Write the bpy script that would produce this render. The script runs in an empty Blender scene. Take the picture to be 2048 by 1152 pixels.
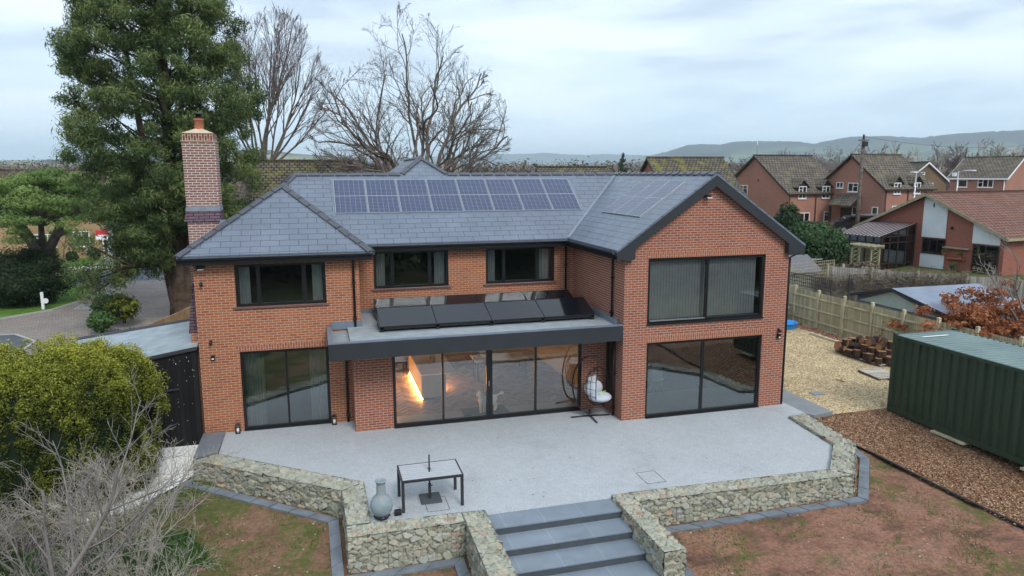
import bpy, bmesh, math, random
import numpy as np
from mathutils import Vector, Matrix, noise
PI=math.pi
SC=bpy.context.scene
COL=SC.collection
random.seed(7); RNG=np.random.default_rng(11)

# ------------------------------------------------------------------ camera
CAM_POS=Vector((-8.7715,-18.9582,7.5078)); YAW=0.2722; PITCH=0.1615; ROLL=-0.0025; FPX=1402.3
_fwd=Vector((math.sin(YAW)*math.cos(PITCH),math.cos(YAW)*math.cos(PITCH),-math.sin(PITCH)))
_rt=Vector((math.cos(YAW),-math.sin(YAW),0)); _up=_rt.cross(_fwd)
_r2=math.cos(ROLL)*_rt+math.sin(ROLL)*_up; _u2=-math.sin(ROLL)*_rt+math.cos(ROLL)*_up
cam=bpy.data.cameras.new('camera'); camo=bpy.data.objects.new('camera',cam); COL.objects.link(camo)
m=Matrix((( _r2.x,_u2.x,-_fwd.x,CAM_POS.x),(_r2.y,_u2.y,-_fwd.y,CAM_POS.y),(_r2.z,_u2.z,-_fwd.z,CAM_POS.z),(0,0,0,1)))
camo.matrix_world=m
cam.sensor_width=36; cam.lens=36*FPX/2048; cam.clip_start=.1; cam.clip_end=30000
SC.camera=camo

# ------------------------------------------------------------------ sky, sun, exposure
SUN_EL,SUN_AZ=math.radians(44),math.radians(168)     # soft overcast light from behind and right of the camera
w=bpy.data.worlds.new('World'); SC.world=w; w.use_nodes=True
T=w.node_tree; T.nodes.clear()
def wn(t,**k):
    n=T.nodes.new(t)
    for a,b in k.items(): setattr(n,a,b)
    return n
sky=wn('ShaderNodeTexSky',sky_type='NISHITA',sun_disc=False,sun_elevation=SUN_EL,sun_rotation=SUN_AZ)
bg1=wn('ShaderNodeBackground'); bg1.inputs[1].default_value=.1; T.links.new(sky.outputs[0],bg1.inputs[0])
tc=wn('ShaderNodeTexCoord'); mp=wn('ShaderNodeMapping'); mp.inputs['Scale'].default_value=(1.0,1.0,5.2); mp.inputs['Location'].default_value=(3.3,1.2,.4)
T.links.new(tc.outputs['Generated'],mp.inputs[0])
n1=wn('ShaderNodeTexNoise'); n1.inputs['Scale'].default_value=3.0; n1.inputs['Detail'].default_value=7; n1.inputs['Roughness'].default_value=.52; n1.inputs['Distortion'].default_value=.35
T.links.new(mp.outputs[0],n1.inputs['Vector'])
cr=wn('ShaderNodeValToRGB'); cr.color_ramp.interpolation='EASE'
E_=cr.color_ramp.elements; E_[0].position=.36; E_[0].color=(.25,.295,.345,1); E_[1].position=.62; E_[1].color=(.40,.435,.47,1)
e=E_.new(.49); e.color=(.325,.38,.435,1)
T.links.new(n1.outputs[0],cr.inputs[0])
# pale clear band low down, brighter cover overhead
sx=wn('ShaderNodeSeparateXYZ'); T.links.new(tc.outputs['Generated'],sx.inputs[0])
mr=wn('ShaderNodeMapRange'); mr.inputs[1].default_value=0.0; mr.inputs[2].default_value=.16; mr.inputs[3].default_value=.8; mr.inputs[4].default_value=0
T.links.new(sx.outputs[2],mr.inputs[0])
mx=wn('ShaderNodeMixRGB'); mx.inputs[2].default_value=(.27,.355,.45,1); T.links.new(mr.outputs[0],mx.inputs[0]); T.links.new(cr.outputs[0],mx.inputs[1])
bg2=wn('ShaderNodeBackground'); bg2.inputs[1].default_value=1.0; T.links.new(mx.outputs[0],bg2.inputs[0])
ms=wn('ShaderNodeMixShader'); ms.inputs[0].default_value=.9; T.links.new(bg1.outputs[0],ms.inputs[1]); T.links.new(bg2.outputs[0],ms.inputs[2])
wo=wn('ShaderNodeOutputWorld'); T.links.new(ms.outputs[0],wo.inputs[0])
sl=bpy.data.lights.new('sun','SUN'); sl.energy=.8; sl.angle=math.radians(20); sl.color=(1,.96,.9)
so=bpy.data.objects.new('sun',sl); COL.objects.link(so)
so.rotation_euler=(PI/2-SUN_EL,0,PI-SUN_AZ)
SC.view_settings.view_transform='Standard'; SC.view_settings.look='None'; SC.view_settings.exposure=1.46; SC.view_settings.gamma=1
SC.view_settings.use_curve_mapping=False
cy=SC.cycles; cy.use_denoising=True; cy.max_bounces=7; cy.diffuse_bounces=3; cy.glossy_bounces=4; cy.transparent_max_bounces=16
cy.transmission_bounces=4; cy.volume_bounces=1; cy.caustics_reflective=False; cy.caustics_refractive=False; cy.sample_clamp_indirect=6
cy.use_adaptive_sampling=True; cy.adaptive_threshold=.015

# ------------------------------------------------------------------ helpers
def px(u,v):           # direction of a photograph pixel (2048 x 1152): used to work out where things stand
    return _fwd+(u-1024)/FPX*_r2-(v-576)/FPX*_u2
def smooth(a,b,x):
    t=min(1,max(0,(x-a)/(b-a))); return t*t*(3-2*t)
def tag(o,label=None,cat=None,group=None,kind=None):
    if label: o['label']=label
    if cat: o['category']=cat
    if group: o['group']=group
    if kind: o['kind']=kind
    return o
def thing(name,label,cat,loc=(0,0,0),rz=0,group=None):
    o=bpy.data.objects.new(name,None); COL.objects.link(o); o.location=loc; o.rotation_euler=(0,0,rz); o.empty_display_size=.2
    return tag(o,label,cat,group)
def copy_tree(o,parent=None):
    c=o.copy(); COL.objects.link(c); c.parent=parent
    for ch in list(o.children): copy_tree(ch,c)
    return c
def world_loc(o):
    v=Vector(o.location)
    while o.parent: o=o.parent; v=v+Vector(o.location)
    return v
class MB:
    def __init__(s): s.v=[]; s.f=[]; s.m=[]; s.sm=[]
    def face(s,pts,mi=0,smooth=False):
        b=len(s.v); s.v+= [tuple(p) for p in pts]; s.f.append(tuple(range(b,b+len(pts)))); s.m.append(mi); s.sm.append(smooth)
    def mesh(s,vs,fs,mi=0,smooth=False):
        b=len(s.v); s.v+=[tuple(p) for p in vs]
        for f in fs: s.f.append(tuple(b+i for i in f)); s.m.append(mi); s.sm.append(smooth)
        return s
    def box(s,a,b,mi=0,bev=0):
        x0,y0,z0=[min(a[i],b[i]) for i in range(3)]; x1,y1,z1=[max(a[i],b[i]) for i in range(3)]
        if bev:
            bm=bmesh.new(); bmesh.ops.create_cube(bm,size=1)
            for v in bm.verts: v.co=Vector(((x0+x1)/2+v.co.x*(x1-x0),(y0+y1)/2+v.co.y*(y1-y0),(z0+z1)/2+v.co.z*(z1-z0)))
            bmesh.ops.bevel(bm,geom=list(bm.edges),offset=bev,segments=2,affect='EDGES',profile=.5)
            bm.verts.index_update(); s.mesh([v.co for v in bm.verts],[[v.index for v in f.verts] for f in bm.faces],mi); bm.free(); return s
        V=[(x0,y0,z0),(x1,y0,z0),(x1,y1,z0),(x0,y1,z0),(x0,y0,z1),(x1,y0,z1),(x1,y1,z1),(x0,y1,z1)]
        return s.mesh(V,[(0,3,2,1),(4,5,6,7),(0,1,5,4),(1,2,6,5),(2,3,7,6),(3,0,4,7)],mi)
    def prism(s,poly,vec,mi=0):
        n=len(poly); a=[Vector(p) for p in poly]; v=Vector(vec); b=[p+v for p in a]
        nn=Vector((0,0,0))
        for i in range(n): nn+=a[i].cross(a[(i+1)%n])
        if nn.dot(v)>0: a,b=b,a
        # a is now the side facing away from -v
        s.mesh(a+b,[tuple(range(n)),tuple(range(2*n-1,n-1,-1))]+[(i,i+n,(i+1)%n+n,(i+1)%n) for i in range(n)],mi); return s
    def hexa(s,c8,mi=0):
        return s.mesh(c8,[(0,3,2,1),(4,5,6,7),(0,1,5,4),(1,2,6,5),(2,3,7,6),(3,0,4,7)],mi)
    def tube(s,pts,r,n=6,mi=0,cap=True):
        pts=[Vector(p) for p in pts]; k=len(pts)
        rr=r if isinstance(r,(list,tuple)) else [r]*k
        b=len(s.v); pr=None
        for i,p in enumerate(pts):
            d=(pts[min(i+1,k-1)]-pts[max(i-1,0)])
            if d.length<1e-9: d=Vector((0,0,1))
            d.normalize()
            if pr is None: pr=d.orthogonal().normalized()
            else:
                pr=pr-d*pr.dot(d)
                pr=pr.normalized() if pr.length>1e-6 else d.orthogonal().normalized()
            q=d.cross(pr)
            for j in range(n):
                a=2*PI*j/n; s.v.append(tuple(p+(pr*math.cos(a)+q*math.sin(a))*rr[i]))
        for i in range(k-1):
            for j in range(n):
                s.f.append((b+i*n+j,b+i*n+(j+1)%n,b+(i+1)*n+(j+1)%n,b+(i+1)*n+j)); s.m.append(mi); s.sm.append(n>4)
        if cap:
            s.f.append(tuple(b+j for j in range(n-1,-1,-1))); s.m.append(mi); s.sm.append(False)
            s.f.append(tuple(b+(k-1)*n+j for j in range(n))); s.m.append(mi); s.sm.append(False)
        return s
    def bar(s,a,b,w,h,mi=0):      # rectangular bar from a to b
        a=Vector(a);b=Vector(b);d=(b-a).normalized()
        u=Vector((0,0,1)) if abs(d.z)<.95 else Vector((0,1,0))
        r=d.cross(u).normalized(); u=r.cross(d).normalized()
        c=[]
        for P in (a,b):
            for (i,j) in ((-1,-1),(1,-1),(1,1),(-1,1)): c.append(P+r*i*w/2+u*j*h/2)
        s.mesh(c,[(0,1,2,3),(7,6,5,4),(0,4,5,1),(1,5,6,2),(2,6,7,3),(3,7,4,0)],mi); return s
    def lathe(s,prof,c=(0,0,0),n=20,mi=0):
        b=len(s.v)
        for (r,z) in prof:
            for j in range(n):
                a=2*PI*j/n; s.v.append((c[0]+r*math.cos(a),c[1]+r*math.sin(a),c[2]+z))
        for i in range(len(prof)-1):
            for j in range(n):
                s.f.append((b+i*n+j,b+i*n+(j+1)%n,b+(i+1)*n+(j+1)%n,b+(i+1)*n+j)); s.m.append(mi); s.sm.append(True)
        return s
    def ball(s,c,r,mi=0,n=12,k=8):
        b=len(s.v); rx,ry,rz=(r if isinstance(r,(tuple,list)) else (r,r,r))
        for i in range(k+1):
            t=PI*i/k
            for j in range(n):
                a=2*PI*j/n; s.v.append((c[0]+rx*math.sin(t)*math.cos(a),c[1]+ry*math.sin(t)*math.sin(a),c[2]-rz*math.cos(t)))
        for i in range(k):
            for j in range(n):
                s.f.append((b+i*n+j,b+i*n+(j+1)%n,b+(i+1)*n+(j+1)%n,b+(i+1)*n+j)); s.m.append(mi); s.sm.append(True)
        return s
    def xf(s,M):
        s.v=[tuple(M@Vector(p)) for p in s.v]; return s
    def build(s,name,mats,parent=None,label=None,cat=None,group=None,kind=None,local=False,uv=True):
        me=bpy.data.meshes.new(name); vs=s.v
        if parent is not None and not local:
            L=world_loc(parent); vs=[(a-L.x,b-L.y,c-L.z) for a,b,c in vs]
        me.from_pydata(vs,[],s.f)
        for mt in (mats if isinstance(mats,(list,tuple)) else [mats]): me.materials.append(mt)
        me.polygons.foreach_set('material_index',s.m); me.polygons.foreach_set('use_smooth',s.sm)
        if uv: boxuv(me)
        me.update()
        o=bpy.data.objects.new(name,me); COL.objects.link(o)
        if parent is not None: o.parent=parent
        return tag(o,label,cat,group,kind)
def boxuv(me):
    me.update()
    nl=len(me.loops); nv=len(me.vertices); npol=len(me.polygons)
    if nl==0: return
    co=np.empty(nv*3); me.vertices.foreach_get('co',co); co=co.reshape(-1,3)
    li=np.empty(nl,dtype=np.int64); me.loops.foreach_get('vertex_index',li)
    pn=np.empty(npol*3); me.polygons.foreach_get('normal',pn); pn=pn.reshape(-1,3)
    tot=np.empty(npol,dtype=np.int64); me.polygons.foreach_get('loop_total',tot)
    n=np.repeat(pn,tot,axis=0); p=co[li]
    flat=np.abs(n[:,2])>.985
    u=np.stack([-n[:,1],n[:,0],np.zeros(nl)],1); ln=np.linalg.norm(u,axis=1); u[ln>1e-6]/=ln[ln>1e-6][:,None]
    u[flat]=(1,0,0)
    sgn=np.where(np.abs(u[:,0])>np.abs(u[:,1]),np.sign(u[:,0]),np.sign(u[:,1])); u*=sgn[:,None]
    v=np.cross(n,u); v*=np.where(v[:,2]<0,-1,1)[:,None]; v[flat]=(0,1,0)
    uv=np.stack([(p*u).sum(1),(p*v).sum(1)],1).ravel()
    l=me.uv_layers.new(name='UVMap'); l.data.foreach_set('uv',uv)
def npmesh(name,V,F,mat,parent=None,tint=None,label=None,cat=None,group=None,kind=None,smooth=False,local=False,uv=False):
    """V (n,3) float, F (m,k) int; tint (m,) per-face value in attribute 'tint'"""
    V=np.asarray(V,dtype=np.float64)
    if parent is not None and not local: V=V-np.array(world_loc(parent))
    me=bpy.data.meshes.new(name); k=F.shape[1]; m_=len(F)
    me.vertices.add(len(V)); me.vertices.foreach_set('co',V.ravel())
    me.loops.add(m_*k); me.loops.foreach_set('vertex_index',F.ravel().astype(np.int32))
    me.polygons.add(m_); me.polygons.foreach_set('loop_start',np.arange(0,m_*k,k,dtype=np.int32))
    try: me.polygons.foreach_set('loop_total',np.full(m_,k,dtype=np.int32))
    except Exception: pass
    me.update(calc_edges=True)
    if smooth: me.polygons.foreach_set('use_smooth',np.ones(m_,dtype=bool))
    me.materials.append(mat)
    if tint is not None:
        a=me.attributes.new('tint','FLOAT','FACE'); a.data.foreach_set('value',np.asarray(tint,dtype=np.float32))
    if uv: boxuv(me)
    me.validate()
    o=bpy.data.objects.new(name,me); COL.objects.link(o)
    if parent is not None: o.parent=parent
    return tag(o,label,cat,group,kind)

# ------------------------------------------------------------------ materials
class NM:
    def __init__(s,name,rough=.8,spec=.3,metal=0):
        s.m=bpy.data.materials.new(name); s.m.use_nodes=True; s.t=s.m.node_tree; s.b=s.t.nodes['Principled BSDF']; s.out=s.t.nodes['Material Output']
        s.b.inputs['Roughness'].default_value=rough; s.b.inputs['Metallic'].default_value=metal
        s.b.inputs['Specular IOR Level'].default_value=spec
    def n(s,typ,ins={},**props):
        n=s.t.nodes.new('ShaderNode'+typ)
        for a,b in props.items(): setattr(n,a,b)
        for k,v in ins.items():
            i=n.inputs[k]
            if hasattr(v,'is_output'): s.t.links.new(v,i)
            else: i.default_value=v
        return n
    def link(s,a,inp): s.t.links.new(a,s.b.inputs[inp])
    def uv(s): return s.n('TexCoord').outputs['UV']
    def obj(s): return s.n('NewGeometry').outputs['Position']
    def noise(s,vec,scale,detail=4,rough=.55,out=0,dist=0):
        return s.n('TexNoise',{'Vector':vec,'Scale':scale,'Detail':detail,'Roughness':rough,'Distortion':dist}).outputs[out]
    def ramp(s,fac,stops,interp='LINEAR'):
        r=s.n('ValToRGB',{'Fac':fac}); el=r.color_ramp.elements; r.color_ramp.interpolation=interp
        while len(el)>1: el.remove(el[-1])
        el[0].position=stops[0][0]; el[0].color=c4(stops[0][1])
        for p,c in stops[1:]:
            e=el.new(p); e.color=c4(c)
        return r.outputs[0]
    def mix(s,f,a,b,mode='MIX'):
        n=s.n('MixRGB',{},blend_type=mode)
        for i,v in enumerate((f,a,b)):
            if hasattr(v,'is_output'): s.t.links.new(v,n.inputs[i])
            else: n.inputs[i].default_value=v if i==0 else c4(v)
        return n.outputs[0]
    def math(s,op,a,b=0.0,c=0.0):
        n=s.n('Math',{},operation=op)
        for i,v in enumerate((a,b,c)):
            if hasattr(v,'is_output'): s.t.links.new(v,n.inputs[i])
            else: n.inputs[i].default_value=v
        return n.outputs[0]
    def bump(s,h,strength=.5,dist=.01,prev=None):
        ins={'Height':h,'Strength':strength,'Distance':dist}
        if prev is not None: ins['Normal']=prev
        o=s.n('Bump',ins).outputs[0]; s.link(o,'Normal'); return o
def c4(c):
    return (c,c,c,1) if isinstance(c,(int,float)) else (tuple(c)+(1,) if len(c)==3 else tuple(c))
def plain(name,col,rough=.6,spec=.4,metal=0,var=.12,scale=6,bump=0):
    N=NM(name,rough,spec,metal); p=N.obj(); f=N.noise(p,scale,5)
    c=[x*(1-var) for x in col]; d=[min(1,x*(1+var)) for x in col]
    N.link(N.ramp(f,[(.3,c),(.7,d)]),'Base Color')
    if bump: N.bump(N.noise(p,scale*8,3),bump,.01)
    return N.m
def brick(name,c1,c2,mort,rough=.9,vert=False,w=.225,h=.075,mt=.0085,var=.35):
    N=NM(name,rough,.15); v=N.uv()
    if vert:
        sp=N.n('SeparateXYZ',{'Vector':v}); v=N.n('CombineXYZ',{'X':sp.outputs[1],'Y':sp.outputs[0]}).outputs[0]
    b=N.n('TexBrick',{'Vector':v,'Scale':1.0,'Color1':c4(c1),'Color2':c4(c2),'Mortar':c4(mort),'Mortar Size':mt,'Mortar Smooth':.15,'Bias':-.1,'Brick Width':w,'Row Height':h})
    p=N.obj()
    # a second brick grid, offset rows, picks out the odd darker brick
    b2=N.n('TexBrick',{'Vector':v,'Scale':1.0,'Color1':c4(.45),'Color2':c4(1.0),'Mortar':c4(1),'Mortar Size':0.0,'Bias':.35,'Brick Width':w,'Row Height':h})
    col=N.mix(N.math('MULTIPLY',b.outputs['Fac'],-.0),b.outputs['Color'],c1)
    col=N.mix(.75,col,b2.outputs['Color'],'MULTIPLY')
    big=N.noise(p,.55,5,.6); col=N.mix(.5,col,N.ramp(big,[(.3,(1-var,)*3),(.7,(1+var*.6,)*3)]),'MULTIPLY')
    fine=N.noise(p,38,3,.7); col=N.mix(.4,col,N.ramp(fine,[(.3,.6),(.7,1.25)]),'MULTIPLY')
    m2=N.mix(b.outputs['Fac'],col,N.mix(.35,mort,N.ramp(N.noise(p,3,4),[(.3,.7),(.7,1.1)]),'MULTIPLY'))
    N.link(m2,'Base Color')
    N.bump(N.math('SUBTRACT',N.math('MULTIPLY',fine,.25),b.outputs['Fac']),.55,.008)
    return N.m
M={}
M['brick_orange']=brick('orange_brick',(.50,.185,.085),(.28,.088,.05),(.50,.35,.26))
M['brick_red']=brick('red_brick',(.41,.145,.083),(.23,.075,.052),(.48,.35,.285))
M['brick_soldier']=brick('soldier_brick',(.40,.15,.085),(.30,.10,.062),(.46,.31,.24),vert=True)
M['brick_chimney']=brick('chimney_brick',(.33,.17,.145),(.20,.10,.09),(.62,.53,.47),mt=.011)
M['brick_far']=brick('neighbour_brick',(.43,.19,.13),(.32,.135,.095),(.46,.29,.23),mt=.010)
M['brick_yellow']=brick('buff_brick',(.46,.30,.16),(.37,.235,.12),(.46,.36,.24),mt=.006)
M['brick_brown']=brick('brown_brick',(.25,.17,.10),(.19,.13,.08),(.28,.22,.16),mt=.006)
def slate(name,c1,c2,line,w,h,rough,off=.5,mt=.011,moss=None,spec=.5):
    N=NM(name,rough,spec); v=N.uv(); p=N.obj()
    b=N.n('TexBrick',{'Vector':v,'Scale':1.0,'Color1':c4(c1),'Color2':c4(c2),'Mortar':c4(line),'Mortar Size':mt,'Mortar Smooth':.1,'Brick Width':w,'Row Height':h},offset=off)
    big=N.noise(p,.7,6,.62)
    col=N.mix(.55,b.outputs['Color'],N.ramp(big,[(.3,.72),(.7,1.22)]),'MULTIPLY')
    fine=N.noise(p,30,3,.7); col=N.mix(.25,col,N.ramp(fine,[(.3,.7),(.7,1.2)]),'MULTIPLY')
    if moss:
        mf=N.ramp(N.noise(p,1.3,7,.7),[(.5,0),(.62,1)]); col=N.mix(N.math('MULTIPLY',mf,.7),col,moss)
    N.link(col,'Base Color')
    sp=N.n('SeparateXYZ',{'Vector':v}); saw=N.math('FRACT',N.math('DIVIDE',sp.outputs[1],h))
    hgt=N.math('ADD',N.math('SUBTRACT',1.0,saw),N.math('MULTIPLY',b.outputs['Fac'],-.6))
    N.bump(hgt,.5,.012)
    N.link(N.ramp(N.noise(p,2.2,4),[(.3,rough*.8),(.7,min(1,rough*1.25))]),'Roughness')
    return N.m
M['slate']=slate('grey_slate',(.142,.170,.222),(.156,.185,.240),(.065,.080,.108),.53,.25,.36)
M['tile_brown']=slate('brown_concrete_tile',(.13,.092,.072),(.10,.072,.06),(.03,.024,.02),.33,.30,.9,mt=.03,moss=(.17,.15,.05),spec=.15)
M['tile_grey']=slate('weathered_grey_tile',(.17,.145,.125),(.12,.10,.09),(.04,.034,.03),.33,.32,.9,mt=.04,moss=(.17,.155,.085),spec=.15)
M['tile_moss']=slate('mossy_roof_tile',(.17,.15,.125),(.11,.095,.08),(.035,.03,.025),.30,.28,.9,mt=.045,moss=(.20,.19,.04),spec=.15)
M['tile_red']=slate('red_roof_tile',(.25,.13,.10),(.19,.10,.078),(.07,.04,.032),.33,.30,.9,mt=.035,spec=.15)
M['tile_purple']=slate('plum_creasing_tile',(.16,.10,.13),(.13,.085,.11),(.03,.02,.025),.3,.09,.7,mt=.012,spec=.2)
M['ridge']=plain('ridge_tile',(.075,.082,.098),.45,.4,var=.15)
M['black']=plain('black_metal',(.010,.011,.013),.32,.5,var=.1)
M['black_pvc']=plain('black_plastic',(.012,.012,.014),.38,.5,var=.1)
M['anthra']=plain('anthracite_fascia',(.030,.034,.040),.5,.35,var=.08,scale=2)
M['grp']=plain('grey_flat_roof_membrane',(.30,.34,.36),.5,.4,var=.16,scale=3)
M['grp_edge']=plain('grey_roof_edge_trim',(.15,.185,.235),.38,.5,var=.14,scale=3)
M['lead']=plain('lead_flashing',(.20,.23,.27),.5,.5,var=.15,scale=5)
M['alu']=plain('aluminium',(.5,.52,.55),.35,.5,.8,var=.08)
M['white_pvc']=plain('white_plastic',(.78,.79,.80),.4,.4,var=.03)
M['offwhite']=plain('cream_render',(.72,.72,.66),.85,.2,var=.05)
M['cement']=plain('cement_flaunching',(.56,.46,.33),.9,.2,var=.12)
M['terracotta']=plain('terracotta',(.42,.15,.085),.8,.2,var=.15)
M['white_wall']=plain('white_painted_wall',(.70,.74,.76),.85,.2,var=.06,scale=1.5)
M['inner']=plain('interior_plaster',(.36,.36,.35),.9,.2,var=.03)
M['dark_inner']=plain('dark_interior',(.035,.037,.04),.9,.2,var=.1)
M['carpet']=plain('grey_carpet',(.16,.16,.165),.95,.1,var=.1)
M['brown_pvc']=plain('brown_window_plastic',(.035,.018,.013),.5,.4,var=.1)
def glass(name,refl,tint):
    N=NM(name); t=N.t; t.nodes.remove(N.b)
    fr=N.n('Fresnel',{'IOR':1.5}).outputs[0]; fac=N.math('ADD',N.math('MULTIPLY',fr,1.1),refl)
    gl=N.n('BsdfGlossy',{'Color':(.88,.95,1,1),'Roughness':.004}); tr=N.n('BsdfTransparent',{'Color':c4(tint)})
    nb=N.n('Bump',{'Height':N.noise(N.obj(),1.1,1),'Strength':.12,'Distance':.02}); t.links.new(nb.outputs[0],gl.inputs['Normal'])
    mx=N.n('MixShader',{0:fac}); t.links.new(tr.outputs[0],mx.inputs[1]); t.links.new(gl.outputs[0],mx.inputs[2]); t.links.new(mx.outputs[0],N.out.inputs[0])
    return N.m
M['glass']=glass('door_glass',.115,(.78,.81,.80)); M['glass_up']=glass('window_glass',.035,(.92,.93,.93)); M['glass_kitchen']=glass('kitchen_glass',.085,(.96,.97,.96)); M['glass_far']=glass('neighbour_glass',.12,(.55,.6,.62))
def timber(name,a,b,gap,pw,rough=.85,axis=0):
    N=NM(name,rough,.15); v=N.uv(); p=N.obj(); sp=N.n('SeparateXYZ',{'Vector':v})
    q=N.math('DIVIDE',sp.outputs[axis],pw); fr=N.math('FRACT',q); idn=N.math('FLOOR',q)
    wn_=N.n('TexWhiteNoise',{'W':idn},noise_dimensions='1D').outputs[0]
    mp=N.n('Mapping',{'Vector':v,'Scale':((40,2,1) if axis==0 else (2,40,1))}).outputs[0]
    gr=N.noise(mp,1,4,.6); f=N.math('ADD',N.math('MULTIPLY',gr,.6),N.math('MULTIPLY',wn_,.5))
    c=N.ramp(f,[(.25,a),(.8,b)]); st=N.noise(p,1.2,5,.6); c=N.mix(.5,c,N.ramp(st,[(.3,.65),(.7,1.25)]),'MULTIPLY')
    e=N.ramp(fr,[(0,0),(.07,1),(.93,1),(1,.2)]); c=N.mix(N.math('SUBTRACT',1,e),c,gap); N.link(c,'Base Color')
    N.bump(N.math('ADD',e,N.math('MULTIPLY',gr,.3)),.5,.012); return N.m
M['fence']=timber('green_tinged_fence_boards',(.33,.315,.19),(.54,.51,.35),(.05,.05,.03),.1)
M['fence_rail']=plain('fence_rail_timber',(.50,.46,.32),.85,.15,var=.3,scale=2.5,bump=.2)
M['fence_grey']=timber('silver_grey_fence_boards',(.22,.205,.185),(.40,.38,.345),(.04,.04,.035),.12)
M['trellis_dark']=plain('dark_trellis',(.045,.045,.05),.8,.2)
M['trellis_light']=plain('weathered_trellis',(.33,.30,.20),.85,.2,var=.25)
M['black_board']=timber('black_painted_boards',(.010,.010,.011),(.022,.021,.022),(.002,.002,.002),.14,.55)
M['pallet']=timber('pale_pallet_wood',(.40,.37,.31),(.60,.57,.50),(.1,.09,.07),.5)
M['shed_wood']=timber('grey_shed_boards',(.17,.19,.20),(.26,.28,.29),(.06,.06,.06),.14,axis=1)
M['bark']=plain('brown_bark',(.135,.115,.10),.95,.1,var=.4,scale=5,bump=.6)
M['bark_red']=plain('shaggy_conifer_bark',(.085,.06,.045),.95,.1,var=.45,scale=3.5,bump=.6)
M['bark_grey']=plain('grey_twig_bark',(.24,.215,.205),.9,.1,var=.35,scale=3)
M['bark_lichen']=plain('lichened_twig_bark',(.37,.34,.28),.9,.1,var=.35,scale=4)
M['bark_purple']=plain('purple_brown_twigs',(.19,.145,.15),.9,.1,var=.25,scale=3)
def leaf(name,stops,rough=.65,trans=.25,clump=.9):
    N=NM(name,rough,.25); a=N.n('Attribute',{},attribute_name='tint').outputs['Fac']
    f=N.math('ADD',N.math('MULTIPLY',a,.7),N.math('MULTIPLY',N.noise(N.obj(),clump,3),.35))
    c=N.ramp(f,stops); N.link(c,'Base Color')
    t=N.t; tl=N.n('BsdfTranslucent',{'Color':c}); mx=N.n('MixShader',{0:trans}); t.links.new(N.b.outputs[0],mx.inputs[1]); t.links.new(tl.outputs[0],mx.inputs[2]); t.links.new(mx.outputs[0],N.out.inputs[0])
    return N.m
M['lf_conifer']=leaf('conifer_foliage',[(.1,(.024,.045,.018)),(.4,(.082,.13,.043)),(.75,(.19,.24,.078)),(1,(.30,.32,.11))])
M['lf_pine']=leaf('pine_foliage',[(.1,(.05,.10,.03)),(.5,(.13,.22,.06)),(.85,(.27,.36,.11))])
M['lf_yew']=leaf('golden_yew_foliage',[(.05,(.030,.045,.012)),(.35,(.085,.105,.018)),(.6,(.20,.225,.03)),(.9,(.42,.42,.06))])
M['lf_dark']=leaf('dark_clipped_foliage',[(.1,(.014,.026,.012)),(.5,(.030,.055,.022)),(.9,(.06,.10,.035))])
M['lf_green']=leaf('green_shrub_foliage',[(.1,(.03,.07,.02)),(.5,(.07,.15,.04)),(.9,(.15,.26,.08))])
M['lf_laurel']=leaf('laurel_foliage',[(.1,(.015,.035,.015)),(.5,(.045,.095,.032)),(.9,(.13,.20,.075))]); M['lf_beech']=leaf('copper_beech_leaves',[(.1,(.14,.045,.02)),(.5,(.34,.12,.05)),(.9,(.52,.24,.11))])
M['lf_brown']=leaf('winter_twig_mass',[(.1,(.055,.038,.032)),(.5,(.115,.082,.07)),(.9,(.18,.14,.115))],trans=.1,clump=.03)
M['lf_wood']=leaf('far_wood_mass',[(.1,(.07,.055,.05)),(.45,(.15,.115,.10)),(.75,(.20,.155,.125)),(.95,(.08,.11,.05))],trans=.1,clump=.02)
M['grass']=leaf('grass_blades',[(.1,(.04,.09,.018)),(.5,(.085,.18,.03)),(.9,(.17,.27,.06))])
M['twig_hedge']=leaf('bare_hedge_twigs',[(.1,(.08,.06,.045)),(.5,(.17,.135,.10)),(.9,(.26,.22,.15))],trans=.1)
# ------------------------------------------------------------------ terrain
def terr(x,y):
    g=-.75+.06*(y+5 if y>-5 else (y+5)*.35)+(.022*(x+8.4) if x>-8.4 else 0)
    g=min(-.1,g)
    if y<-12: g=-.85+(g+.85)*smooth(-22,-12,y)
    if x<-19: g=g+(-.12-g)*smooth(-19,-23,x) if y>-2 else g
    r=math.hypot(x,y)
    if x>15.2: g+=1.7*smooth(15.2,30,x)*smooth(-8,12,y)*(1-smooth(110,220,r))
    if y>16 and x>0: g+=.4*smooth(16,40,y)*smooth(4,30,x)*(1-smooth(110,220,r))
    return g
def grid_sheet(name,xs,ys,f,mat,kind='structure'):
    nx,ny=len(xs),len(ys)
    V=np.array([(x,y,f(x,y)) for y in ys for x in xs]); i=np.arange(nx-1); j=np.arange(ny-1); I,J=np.meshgrid(i,j)
    a=(J*nx+I).ravel(); F=np.stack([a,a+1,a+1+nx,a+nx],1)
    return npmesh(name,V,F,mat,kind=kind,smooth=True,uv=True)
def axis(near,step,far,g=1.35):
    a=list(np.arange(near[0],near[1]+1e-6,step)); s=step; x=near[1]
    while x<far: s*=g; x+=s; a.append(x)
    s=step; x=near[0]
    while x>-far: s*=g; x-=s; a.insert(0,x)
    return a
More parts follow.
